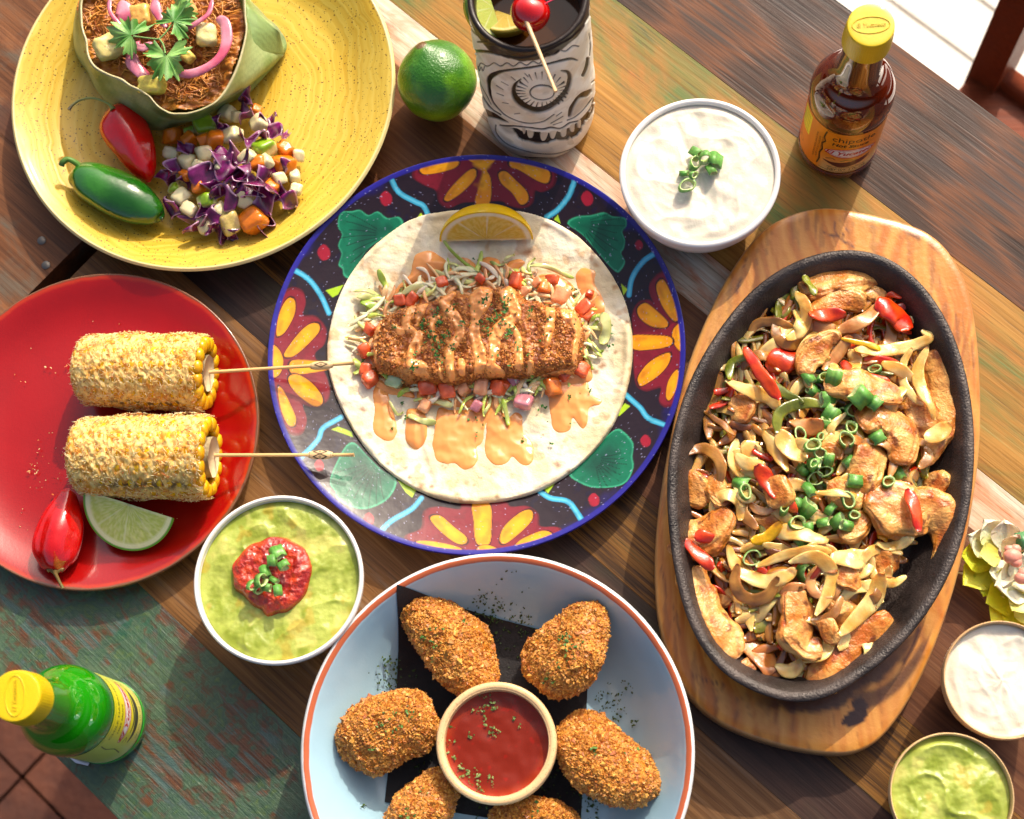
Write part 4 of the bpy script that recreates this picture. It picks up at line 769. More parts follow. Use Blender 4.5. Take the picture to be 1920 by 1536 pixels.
# ---------------------------------------------------------------- corn
corn_m = M('corn_kernel', rough=.25, sss=.3, sssr=.004, coat=.3, var=(120, .08)); crumb_m = M('cheese_crumb', rough=.6, sss=.15, var=(700, .12)); cob_m = M('cob_core', L(232, 214, 170), .7, bump=[(500, .0006)])
pick_m = M('bamboo', rough=.45, var=(300, .1), stretch=(.1, 1, 1))
def corn(lx, ly, rx_, ry_, rad, zc, label, seed, dark):
    A, B = W(lx, ly, zc), W(rx_, ry_, zc+.002); root = empty('corn_cob', (A+B)/2*[1, 1, 0]+[0, 0, .006], label, 'corn cob', 'corn cobs on the red plate')
    ax = B-A; Ln = np.linalg.norm(ax); ax /= Ln; si = np.cross([0, 0, 1], ax); si /= np.linalg.norm(si); up = np.cross(ax, si)
    R_ = random.Random(seed); nr = 15; Vs = []; sv, sf = sphere(2); cc = A+ax*(Ln+.0)
    # kernels: rows round the cob
    for j in range(int(Ln/.0058)+1):
        for k in range(nr):
            s_ = min(Ln-.001, .003+j*.0058+R_.uniform(-.0004, .0004)); a = 2*math.pi*(k+.0)/nr+R_.uniform(-.03, .03); rr = rad*(1-.22*(1-s_/Ln)**4-.03*(s_/Ln)**6)-.0035
            o_ = A+ax*s_+(si*math.cos(a)+up*math.sin(a))*rr; v = np.sign(sv)*np.abs(sv)**.75*[.0030, .0040*rad/.021, .0044]; ra = si*math.cos(a)+up*math.sin(a); ta_ = np.cross(ax, ra)
            t = R_.random(); Vs.append((o_+v[:, :1]*ax+v[:, 1:2]*ta_+v[:, 2:]*ra, sf, L(222, 164, 20)*(1-t)+L(242, 194, 48)*t))
    V, F, C_ = joinVF(Vs); k_ = mk('kernels', V, F, corn_m, root, C_); k_['kind'] = 'stuff'
    P = np.array([A+ax*t for t in np.linspace(-.0005, Ln+.001, 8)]); V, F = tubeV(P, rad*1.0, rad*1.0, 20, up=up); V += (perlin(V*400)*.0006)[:, None]; mk('cob', V, F, cob_m, root)
    # crust of grated cheese and spice: a rough skin plus shreds
    n1, n2 = 150, 190; s_ = np.linspace(-.003, Ln-.0015, n1); a = np.linspace(0, 2*math.pi, n2, endpoint=False); S_, A_ = np.meshgrid(s_, a, indexing='ij')
    prof = rad*(1-.16*(1-S_/Ln).clip(0, 1)**5)*np.sqrt(np.clip(1-((.004-S_)/.008).clip(0, 1)**2, .02, 1)); q_ = np.stack([S_, A_*rad, 0*S_+seed], -1); cc3 = np.stack([S_*1, np.cos(A_)*rad, np.sin(A_)*rad], -1)+seed
    kn = .0006*np.cos(A_*nr)*np.cos(S_/.0058*2*math.pi); rr = prof+.0004+kn+.0011*fbm(cc3*330, 3)+.0007*perlin(cc3*900)
    end = .7*sstep(Ln-.0035, Ln, S_+.006*perlin(cc3*130)); rr = rr-.0042*end
    V = (A+S_[..., None]*ax+rr[..., None]*(np.cos(A_)[..., None]*si+np.sin(A_)[..., None]*up)).reshape(-1, 3); c3 = cc3.reshape(-1, 3)
    f1 = sstep(-.25, .45, fbm(c3*120, 4))[:, None]; f2 = sstep(.15, .5, fbm(c3*300+4, 3))[:, None]; col = L(250, 216, 136)*(1-f1)+L(230, 164, 66)*f1; col = col*(1-f2*.6)+L(244, 220, 156)*f2*.6
    if dark:
        for da, w_ in dark: m = (np.exp(-((np.angle(np.exp(1j*(A_-da))))/w_)**2)*sstep(.15, .3, S_/Ln)*sstep(.95, .85, S_/Ln)).ravel()*sstep(-.35, .15, fbm(c3*260, 3)); col = col*(1-m[:, None]*.9)+L(62, 44, 34)*m[:, None]*.9
    mk('crumb_crust', V, gridF(n1, n2, False, True), crumb_m, root, col)
    Vs = []
    for _ in range(3600):
        s0 = R_.uniform(-.001, Ln-.0008); a = R_.uniform(-.5, math.pi+.5)
        if any(abs(a-da) < w_*.9 for da, w_ in dark) and R_.random() < .6 and .15 < s0/Ln < .9: continue
        ra = si*math.cos(a)+up*math.sin(a); ta_ = np.cross(ax, ra); rr = (rad+.0008*math.sin(a*4+s0*200))*(1-.16*(1-s0/Ln)**5)*math.sqrt(max(.05, 1-max(0, (.004-s0)/.008)**2))+.0008+.0009*R_.random()
        c = A+ax*s0+ra*rr; g = R_.random()*3.14; d = ax*math.cos(g)+ta_*math.sin(g)+ra*R_.uniform(-.35, .35); l = R_.choice((.0008, .0014, .0028, .0044))*R_.uniform(.7, 1.3); w_ = .00036 if l > .0015 else .0006
        e = np.cross(d, ra); e /= np.linalg.norm(e)+1e-9; v = np.array([c-d*l/2, c+e*w_/2, c+d*l/2, c-e*w_/2, c+ra*w_*.8, c-ra*w_*.6]); t = R_.random()
        c_ = L(255, 242, 198)*(1-t)+L(240, 196, 104)*t if R_.random() < .75 else L(190, 96, 34)
        Vs.append((v, np.array([[0, 1, 4], [1, 2, 4], [2, 3, 4], [3, 0, 4], [1, 0, 5], [2, 1, 5], [3, 2, 5], [0, 3, 5]]), c_))
    V, F, C_ = joinVF(Vs); k_ = mk('cheese_shreds', V, F, crumb_m, root, C_, False); k_['kind'] = 'stuff'
    return A, B, ax
corn(152, 693, 389, 700, .0215, .0255, 'upper corn cob coated in orange cheese crumbs', 3, [(2.85, .12)])
corn(144, 856, 398, 857, .0235, .0275, 'lower corn cob with charred dark streaks, beside the lime wedge', 4, [(.42, .13), (2.55, .17)])
def bpick(a, b, kn, kl, z0, z1, label, sy):
    root = empty('bamboo_pick', W(*a, z0), label, 'pick', 'bamboo knot picks'); P = np.array([W(a[0]+(b[0]-a[0])*t, a[1]+(b[1]-a[1])*t, z0+(z1-z0)*t) for t in np.linspace(0, 1, 12)])
    V, F = tubeV(P, .0021, .0021, 12); n_ = perlin(V*[60, 400, 400])[:, None]*.12; mk('stick', V, F, pick_m, root, L(228, 186, 128)*(1+n_))
    c = W(*kn, z0+(z1-z0)*(kn[0]-a[0])/(b[0]-a[0])); d = (P[-1]-P[0])/np.linalg.norm(P[-1]-P[0]); n = 60; t = np.linspace(-1, 1, n); l = kl*scale_at(.03)/2
    w_ = .0052*(1-.42*np.abs(t)**3); P = c+d*(t*l)[:, None]; V, F = tubeV(P, w_, w_*.9, 56); si = np.cross([0, 0, 1], d); u_, v_ = (V-c)@d/l, (V-c)@si/.0026; top = V[:, 2] > c[2]
    p = Paint(u_*20, v_*8, L(234, 200, 150))
    for off in sy: 
        p.line([(-11, off), (0, off-4.6), (11, off), (0, off+4.6), (-11, off)], 1.9, L(40, 26, 18), .5, 1); p.dot(0, off, 1.8, L(50, 34, 24), .5); p.dot(0, off, .9, L(234, 200, 150), .4)
    p.line([(-17.5, -8), (-17.5, 8)], .9, L(150, 110, 70), .5, 1); p.line([(17.5, -8), (17.5, 8)], .9, L(150, 110, 70), .5, 1)
    mk('knot', V, F, pick_m, root, np.where(top[:, None], p.c, L(234, 200, 150)))
bpick((378, 699), (664, 681), (603, 685.5), 46, .027, .031, 'bamboo pick in the upper corn cob, its end over the tortilla edge', (0,))
bpick((383, 853.5), (664, 853), (601, 853), 48, .029, .029, 'bamboo pick in the lower corn cob, its end over a painted leaf', (-4.6, 4.6))
flakes('fallen_crumbs', [(95, 840, 30, 10), (62, 878, 14, 12), (100, 912, 30, 8), (60, 690, 40, 5), (300, 960, 60, 10), (440, 880, 30, 14), (440, 740, 24, 8), (120, 700, 40, 8), (430, 660, 20, 5), (240, 600, 120, 8), (40, 950, 50, 6)], lambda x, y: W(x, y, .0075), crumb_m, .0008, 'cheese crumbs and spice fallen on the red plate', (L(250, 226, 170), L(206, 110, 44)), 31, None, 'crumbs')
# citrus wedges
cit_m = M('citrus', rough=.24, coat=.5, crough=.08, sss=.3, sssr=.003, bump=[(700, .0003)])
def wedge(name, A, B, C, phi, cols, label, cat, seed=0):
    """A, B: ends of the straight core edge; C: where the arc of the top face bulges to; the body hangs below/behind the face"""
    A, B, C = map(np.array, (A, B, C)); o = (A+B)/2; ax = (B-A); a_ = np.linalg.norm(ax)/2; ax = ax/2/a_; r = C-o; r = r-ax*(r@ax); b_ = np.linalg.norm(r); r /= b_; nrm = np.cross(ax, r)
    if nrm[2] > 0: nrm = -nrm
    n, m = 60, 34; parts = []
    def cap(dirv, flip):
        th = np.linspace(0, math.pi, n); rad = np.linspace(0, 1, m); T, R_ = np.meshgrid(th, rad, indexing='ij'); ce = np.cos(T); se = np.sin(T)
        X, Yv = a_*ce*R_, b_*se*R_; V = o+X[..., None]*ax+Yv[..., None]*dirv; seg = np.abs(np.mod(T/math.pi*4.0+.1, 1)-.5); mem = sstep(.465, .49, seg)*sstep(.1, .3, R_); fl = fbm(np.stack([T*5, R_*2.2, 0*T+seed], -1)*4, 2)
        col = cols[0]*(1-sstep(-.5, .5, fl)[..., None])+cols[1]*sstep(-.5, .5, fl)[..., None]; pi_ = np.maximum(sstep(.83, .87, R_), mem*.7)[..., None]; pi_ = np.maximum(pi_, sstep(.07, .02, (Yv/b_))[..., None]*.6); col = col*(1-pi_)+cols[2]*pi_; pe = sstep(.955, .968, R_)[..., None]; col = col*(1-pe)+cols[3]*pe
        F = gridF(n, m); V = V+(dirv*0+(-nrm if flip == 0 else nrm*0))*(.0004*fl*sstep(1, .8, R_))[..., None]
        return V.reshape(-1, 3), (F if flip else F[:, ::-1]), col.reshape(-1, 3)
    d2 = r*math.cos(phi)+nrm*math.sin(phi); p1 = cap(r, 0); p2 = cap(d2, 1)
    th = np.linspace(0, math.pi, n); ph = np.linspace(0, phi, 18); T, P_ = np.meshgrid(th, ph, indexing='ij'); dv = r*np.cos(P_)[..., None]+nrm*np.sin(P_)[..., None]; V = o+(a_*np.cos(T))[..., None]*ax+(b_*np.sin(T))[..., None]*dv
    V = V.reshape(-1, 3); nn = perlin(V*260)[:, None]*.08; p3 = (V, gridF(n, 18), cols[3]*(1+nn)); root = empty(name, (o[0], o[1], min(V[:, 2].min(), o[2])), label, cat)
    mk('peel', *p3[:2], cit_m, root, p3[2]); V, F, C_ = joinVF([p1, p2]); mk('flesh', V, F, cit_m, root, C_)
wedge('lime_wedge', W(158, 918, .030), W(326, 972, .026), W(208, 1024, .014), 1.0, (L(196, 208, 104), L(222, 226, 146), L(238, 240, 190), L(104, 156, 34)), 'pale green lime wedge between the lower corn cob and the chilli', 'lime wedge', 2)
wedge('lemon_wedge', W(824, 453, .0165), W(1000, 449, .0165), W(910, 397, .036), 1.1, (L(230, 190, 80), L(242, 210, 112), L(250, 238, 200), L(252, 208, 20)), 'yellow lemon wedge resting at the top of the tortilla', 'lemon wedge', 5)
# ---------------------------------------------------------------- tortilla with the fish
t_out = Z5([(258, 790), (262, 700), (285, 600), (322, 510), (375, 430), (440, 360), (520, 300), (600, 262), (700, 243), (815, 236), (930, 240), (1020, 258), (1100, 290), (1170, 332), (1240, 400), (1300, 480), (1345, 570), (1368, 660), (1372, 760), (1362, 850), (1335, 950), (1285, 1050), (1210, 1140), (1120, 1215), (1020, 1268), (900, 1300), (800, 1308), (700, 1300), (590, 1262), (480, 1190), (400, 1110), (330, 1000), (285, 900)])
tp = spl(t_out, 6, True); tw_ = W(tp[:, 0], tp[:, 1], .0135)[:, :2]
def tz(X, Y, s=None):
    r = np.hypot(X-mx_, Y-my_)/MR; P = np.stack([X, Y, 0*X], -1)
    return .0088+.0012*fbm(P*30, 3)+.0045*sstep(.45, .8, r)+.0011*np.clip(perlin(P*85+3), 0, 1)+.0004*perlin(P*240)
V, F, sd = field(tw_, .0006, lambda X, Y, s: tz(X, Y)+.0010*sstep(0, .001, s)+.0014*np.exp(-((s-.003)/.002)**2)*sstep(-.3, .4, perlin(np.stack([X*40, Y*40, 0*X], -1)))-np.clip(.0002-s, 0, .01)*6, .0009)
px_, py_ = PX(V); n_ = sstep(-.5, .5, fbm(V*45, 4))[:, None]; col = L(232, 214, 174)*(1-n_)+L(250, 240, 214)*n_
p = Paint(px_, py_, col); R_ = random.Random(9)
pn = fbm(V*70+40, 3); m = (sstep(.42, .62, pn)*.5)[:, None]; p.c = p.c*(1-m)+L(206, 150, 92)*m
for x, y, r in [(598, 293, 9), (1055, 298, 15), (1170, 390, 9), (990, 395, 17), (1305, 520, 8), (1262, 810, 12), (1240, 830, 9), (1100, 1170, 16), (1140, 1195, 8), (390, 970, 10), (520, 1190, 13), (545, 1180, 8), (600, 1245, 14), (735, 1278, 10), (640, 1250, 8), (450, 1130, 7), (480, 1165, 8), (860, 320, 22), (790, 345, 18), (1352, 650, 6), (1310, 760, 7), (310, 860, 8), (372, 620, 8), (880, 1285, 9), (560, 1215, 7)]+[(R_.uniform(280, 1350), R_.uniform(250, 1300), R_.uniform(2, 6)) for _ in range(90)]:
    x, y = Z5([(x, y)])[0]; r /= 1.944; b = [(x+r*R_.uniform(.5, 1.3)*math.cos(a), y+r*R_.uniform(.4, 1.)*math.sin(a)) for a in np.linspace(0, 5.5, 7)]; p.poly(b, L(154, 92, 46), r*.7+1, 3, op=R_.uniform(.6, 1.))
tort_m = M('flour_tortilla', rough=.6, sss=.12, bump=[(160, .0009, 4), (700, .0002)])
mk('tortilla', V, F, tort_m, None, p.c, label='soft white flour tortilla with brown spots covering the painted plate', category='tortilla')
# loose breadcrumbs that stick to fried things
def crumbs(V, F, cnt, size, cols, parent, mat, seed, keep=None):
    T = F[0] if isinstance(F, list) else F; c = V[T].mean(1); nrm = np.cross(V[T[:, 1]]-V[T[:, 0]], V[T[:, 2]]-V[T[:, 0]]); ar = np.linalg.norm(nrm, axis=1); nrm = nrm/(ar[:, None]+1e-12)
    if ((c-V.mean(0))*nrm*ar[:, None]).sum() < 0: nrm = -nrm
    R = np.random.RandomState(seed); pr = ar*(nrm[:, 2] > -.1)*(.22+sstep(-.25, .3, fbm(c*75+seed, 2))); pr /= pr.sum(); ix = R.choice(len(T), cnt, p=pr); o = c[ix]; m = nrm[ix]; t1 = np.cross(m, R.normal(size=m.shape)); t1 /= np.linalg.norm(t1, axis=1)[:, None]; t2 = np.cross(m, t1)
    s = size*np.exp(R.normal(size=(cnt, 1))*.4); k = np.array([(1, 0, 0), (-.2, .8, 0), (-.9, .1, 0), (.1, -.7, 0), (.15, .1, .75)]); jit_ = k[None]+R.normal(size=(cnt, 5, 3))*.22
    VV = o[:, None]+s[:, None]*(jit_[..., :1]*t1[:, None]+jit_[..., 1:2]*t2[:, None]+(jit_[..., 2:]+.15)*m[:, None]); f = np.array([[0, 1, 4], [1, 2, 4], [2, 3, 4], [3, 0, 4]]); FF = (f[None]+5*np.arange(cnt)[:, None, None]).reshape(-1, 3)
    t = R.random_sample((cnt, 1)); cc = cols[0]*(1-t)+cols[1]*t; o_ = mk('breadcrumbs', VV.reshape(-1, 3), FF, mat, parent, np.repeat(cc, 5, 0), False); o_['kind'] = 'stuff'; return o_
# bed of salad
fish_px = np.array(Z4([(172, 750), (186, 645), (245, 580), (365, 525), (470, 500), (560, 470), (640, 430), (720, 450), (800, 400), (900, 420), (960, 400), (1020, 430), (1060, 480), (1130, 490), (1190, 520), (1280, 530), (1355, 550), (1392, 640), (1392, 740), (1375, 830), (1330, 890), (1200, 910), (1090, 920), (1000, 930), (900, 930), (800, 930), (740, 950), (620, 970), (540, 960), (450, 940), (380, 955), (300, 920), (220, 900), (180, 850)]))
fp = spl(fish_px, 5, True); fw = W(fp[:, 0], fp[:, 1], .026)[:, :2]
FB = .013
def fz(X, Y, s=None):
    if s is None: s = sdpoly(X, Y, fw)
    P = np.stack([X, Y, 0*X], -1); e = np.clip(s/.0065, 0, 1); dome = np.sqrt(np.clip(1-(1-e)**2, 0, 1))
    rid = .0009*np.sin((X*.97+Y*.2)*560+2*perlin(P*40))*e; 
    return FB+.0155*dome+rid*.8+.0011*fbm(P*330, 3)+.0006*fbm(P*70, 2)*e
def foodz(X, Y): s = sdpoly(X, Y, fw); return np.where(s > 0, fz(X, Y, s), tz(X, Y)+.001)
toma_m = M('diced_tomato', rough=.25, sss=.2, coat=.5, crough=.12, bump=[(300, .0005)], var=(200, .15))
for i, (x, y, s, kind) in enumerate([(580, 398, 1.1, 't'), (165, 668, 1.1, 't'), (132, 790, 1.2, 't'), (165, 955, 1.5, 't'), (140, 900, 1., 't'), (495, 1005, 1.5, 't'), (605, 1020, 1.7, 't'), (705, 1010, 1.4, 's'), (805, 1000, 1.5, 's'), (905, 1005, 1.4, 't'), (940, 985, 1.1, 't'), (1215, 1000, 1.7, 'c'), (1280, 925, 1.3, 't'), (1380, 900, 1.3, 't'), (1010, 390, 1.5, 't'), (800, 378, 1., 't'), (1170, 430, 1.3, 'c'), (1270, 480, 1.5, 's'), (1400, 545, 1.3, 't'), (1430, 462, .8, 't'), (780, 1110, 1.1, 'o'), (1050, 1085, 1.3, 'o'), (985, 950, 1.2, 'o'), (340, 502, 1.1, 't'), (405, 500, 1.2, 't'), (1420, 590, 1., 't'), (1130, 400, .9, 's'), (1215, 380, 1., 't'), (1060, 450, 1., 's'), (310, 965, 1.6, 'g'), (480, 1110, 1.1, 's')]):
    X, Y = Z4([(x, y)])[0]; zz = zat(X, Y, tz)+.0045; cc = {'t': (216, 88, 46), 's': (236, 156, 108), 'c': (226, 118, 48), 'o': (206, 130, 140), 'g': (170, 196, 150)}[kind]
    V, F = chunkVF(W(X, Y, zz), np.array([1., .9, .8])*.0066*s*[rnd.uniform(.85, 1.2), rnd.uniform(.8, 1.15), 1], rotm(rnd.uniform(-.5, .5), rnd.uniform(-.5, .5), rnd.uniform(0, 3)), 3, i*3, 8.); n_ = sstep(-.3, .4, perlin(V*200+i))[:, None]
    nm = 'onion_dice' if kind == 'o' else 'cucumber_chunk' if kind == 'g' else 'tomato_dice'
    o = mk(nm, V, F, toma_m, None, L(*cc)*(1-n_)+L(*[min(255, q+34) for q in cc])*n_, category=nm.replace('_', ' '), group='diced salad on the tortilla')
    if i == 0: sal = []
    sal.append((o, {'t': 'red diced tomato', 's': 'sauce coated tomato dice', 'c': 'orange tomato chunk', 'o': 'purple onion dice', 'g': 'pale cucumber chunk'}[kind], X, Y))
zone_labels(sal, (670, 500, 1120, 780), ['behind fish', 'beside fish', 'before fish'], ['left end', 'left half', 'right half', 'right end'], 'on the tortilla')
let_m = M('shredded_lettuce', rough=.3, sss=.25, coat=.35, bump=[(250, .0004)], var=(200, .12)); lets = []
for i, pts in enumerate([[(80, 470), (180, 470), (260, 530)], [(120, 520), (200, 560), (180, 640)], [(100, 500), (160, 500), (230, 490)], [(590, 170), (640, 240), (720, 300), (800, 350)], [(220, 350), (245, 400), (270, 440)], [(1500, 600), (1530, 680), (1500, 770)], [(1440, 750), (1480, 800), (1510, 800)], [(1380, 830), (1420, 850), (1450, 910)], [(240, 940), (330, 980), (400, 960)], [(330, 1070), (380, 1030), (420, 1010)], [(280, 1090), (320, 1160), (360, 1150)],
    [(930, 1080), (950, 1150), (965, 1230)], [(1000, 1010), (1010, 1060), (960, 1080)], [(1100, 940), (1110, 970), (1120, 1000)], [(1090, 320), (1200, 330), (1340, 390)], [(350, 480), (450, 440), (540, 460)], [(530, 340), (600, 380), (560, 400)], [(1100, 380), (1080, 310), (1120, 270)], [(420, 1090), (480, 1080), (540, 1100)], [(390, 1170), (460, 1200), (550, 1210)], [(1150, 960), (1090, 1020), (1040, 1050)], [(330, 560), (330, 500), (350, 440)], [(700, 330), (640, 300), (600, 300)], [(860, 290), (900, 310), (960, 290)], [(940, 290), (980, 260), (1000, 250)], [(1440, 640), (1480, 610), (1530, 640)], [(80, 850), (110, 900), (80, 940)], [(640, 1120), (560, 1090), (520, 1060)], [(820, 1170), (850, 1120), (860, 1060)], [(1330, 590), (1380, 570), (1440, 600)], [(460, 440), (530, 470), (600, 450)]]):
    q_ = Z4(pts); wpx = rnd.choice((7, 10, 14)) if i not in (1, 5) else 22; P, w_ = wpath([(a, b, wpx) for a, b in q_], .01, 7); w_ = capw(w_, 3)
    s = sdpoly(P[:, 0], P[:, 1], fw); P[:, 2] = np.where(s > 0, tz(P[:, 0], P[:, 1])+.008, tz(P[:, 0], P[:, 1])+.0035+.002*rnd.random())+.0015*np.sin(np.linspace(0, 6, len(P)))
    V, F = tubeV(P, w_, np.full(len(w_), .0007)+w_*.12, 10, twist=.6*np.sin(np.linspace(0, 5, len(P))+i)); n_ = sstep(-.5, .5, perlin(V*70+i))[:, None]
    lets.append((mk('lettuce_shred', V, F, let_m, None, L(150, 180, 66)*(1-n_)+L(226, 226, 160)*n_, category='lettuce shred', group='lettuce shreds on the tortilla'), 'pale green lettuce shred', q_[1][0], q_[1][1]))
zone_labels(lets, (650, 450, 1150, 810), ['behind fish', 'beside fish', 'before fish', 'frontmost'], ['left end', 'left half', 'right half', 'right end'], 'on the tortilla')
parts = []; R_ = random.Random(21)
for _ in range(420):
    t = R_.random()*6.283; cxp, cyp = 893+R_.gauss(0, 5), 632+R_.gauss(0, 5); x, y = cxp+R_.uniform(172, 222)*math.cos(t), cyp+R_.uniform(76, 124)*math.sin(t)-(6 if math.sin(t) < 0 else 0); a = R_.random()*6.28; l = R_.uniform(24, 62); b = R_.uniform(-1, 1)
    P, w_ = wpath([(x+l*q_*math.cos(a+b*q_), y+l*q_*math.sin(a+b*q_), R_.uniform(4, 12)) for q_ in (-.5, -.17, .17, .5)], .012, 3); w_ = capw(w_, 2); P[:, 2] = tz(P[:, 0], P[:, 1])+.0016+.004*R_.random()+.0012*np.sin(np.linspace(0, 4, len(P))); V, F = tubeV(P, w_, w_*.15+.0006, 7, twist=np.linspace(-.6, .6, len(P))); f = R_.random(); c = R_.choice([L(248, 240, 196), L(236, 236, 150), L(204, 222, 110), L(246, 200, 146), L(246, 230, 204), L(244, 180, 124), L(238, 234, 190)]); parts.append((V, F, c*R_.uniform(1., 1.15)))
V, F, C_ = joinVF(parts); mk('salad_shreds', V, F, let_m, None, C_, label='tangle of fine lettuce and onion shreds around the fish', category='salad', kind='stuff')
V, F, sd = field(fw, .0005, fz, .0012); V[:, 2] = np.maximum(V[:, 2], .006); n_ = fbm(V*[260, 260, 260], 3); s_ = np.sin((V[:, 0]*.97+V[:, 1]*.2)*560+2*perlin(V*[40, 40, 0])); px_, py_ = PX(V)
a = sstep(-.35, .5, n_)[:, None]; col = L(160, 82, 28)*(1-a)+L(216, 136, 62)*a; b = (sstep(.2, -.6, s_)*.45)[:, None]*sstep(-.4, .3, fbm(V*60, 2))[:, None]; col = col*(1-b)+L(96, 40, 22)*b
h_ = (sstep(.25, .6, n_)*.6)[:, None]; col = col*(1-h_)+L(232, 168, 96)*h_; pl_ = sstep(.4, .1, fbm(V*35+6, 2))[:, None]*sstep(820, 740, px_)[:, None]*.35; col = col*(1-pl_)+L(206, 150, 92)*pl_
fish_m = M('fried_crumb_crust', rough=.34, coat=.25, crough=.25, bump=[(620, .0007, 5), (1800, .0003, 2)], var=(900, .18))
fish = mk('fried_fish_fillet', V, F, fish_m, None, col, label='golden brown breaded fish fillet striped with sauce on the tortilla', category='fish fillet')
crumbs(V, F, 9500, .00055, (L(158, 76, 26), L(236, 158, 78)), fish, fish_m, 40)
sauce_m = M('creamy_orange_sauce', L(243, 166, 99, .9), .16, coat=.5, crough=.08, sss=.25, sssr=.003, bump=[(60, .0005, 2)])
def sauce_sheet(name, sdfun, box, label, res=.0005, th=.0016, wr=.0022, cat='sauce'):
    (x0, y0), (x1, y1) = box; xs = np.arange(x0, x1, res); ys = np.arange(y0, y1, res); X, Y = np.meshgrid(xs, ys, indexing='ij'); Z0 = foodz(X, Y); k = 2
    for _ in range(3): Z0[1:-1, 1:-1] = np.maximum(Z0[1:-1, 1:-1], .25*(Z0[2:, 1:-1]+Z0[:-2, 1:-1]+Z0[1:-1, 2:]+Z0[1:-1, :-2]))
    V0 = np.stack([X, Y, Z0], -1); px, py = PX(V0+[0, 0, .001]); sd = sdfun(px, py)*scale_at(.02); sd = sd+.0005*perlin(V0*180)
    Z = Z0+th*np.sqrt(np.clip(sd/wr, 0, 1))-.0002-np.clip(-sd, 0, .01)*2; V = np.stack([X, Y, Z], -1).reshape(-1, 3); F = gridF(*X.shape); ok = (sd.ravel()[F] > -.0006).any(1); F = F[ok]; u_ = np.unique(F); mp = np.zeros(len(V), int); mp[u_] = np.arange(len(u_))
    return mk(name, V[u_], mp[F], sauce_m, None, None, label=label, category=cat)
def boxof(pp, m=10):
    pp = np.array(pp)[:, :2]; c = [W(x, y, z) for x in (pp[:, 0].min()-m, pp[:, 0].max()+m) for y in (pp[:, 1].min()-m, pp[:, 1].max()+m) for z in (.01, .035)]; c = np.array(c); return (c[:, 0].min(), c[:, 1].min()), (c[:, 0].max(), c[:, 1].max())
drz = [[(210, 620, 34), (185, 700, 34), (180, 790, 30), (190, 870, 16)], [(405, 545, 34), (370, 640, 40), (430, 690, 18), (400, 790, 30), (400, 860, 40), (450, 890, 60), (480, 930, 40)], [(475, 510, 36), (450, 570, 30), (430, 640, 18)], [(545, 600, 30), (520, 660, 24), (560, 750, 18)], [(620, 450, 60), (590, 520, 40), (660, 600, 44), (680, 690, 34), (620, 790, 40), (620, 880, 36), (640, 960, 26)], [(690, 850, 30), (695, 920, 26)], [(560, 860, 18), (575, 950, 18)],
    [(815, 420, 80), (800, 500, 84), (770, 600, 40), (770, 720, 44), (800, 830, 50), (790, 920, 36)], [(950, 430, 66), (970, 500, 60), (1000, 590, 44), (900, 670, 50), (880, 780, 40), (860, 880, 28)], [(960, 620, 40), (1010, 700, 30), (1020, 800, 36), (1020, 890, 30)], [(1200, 520, 36), (1205, 600, 40), (1190, 700, 34), (1185, 760, 16)], [(1300, 570, 60), (1350, 610, 60), (1365, 680, 36), (1350, 760, 26), (1345, 850, 30)], [(450, 690, 30), (440, 800, 20)], [(1090, 860, 24), (1085, 920, 34)], [(870, 900, 60), (920, 925, 30)], [(300, 640, 20), (340, 680, 36)]]
def sd_drz(px, py):
    out = np.full(px.shape, -1e9)
    for d in drz:
        q_ = spl(np.array(Z4(d)), 6); out = np.maximum(out, sdline(px, py, q_[:, :2], q_[:, 2]*1.5))
    return out
al = [q_ for d in drz for q_ in Z4(d)]; sauce_sheet('sauce_drizzle', sd_drz, boxof(al, 14), 'thin orange sauce stripes running across the fish fillet', th=.0016, wr=.0016)
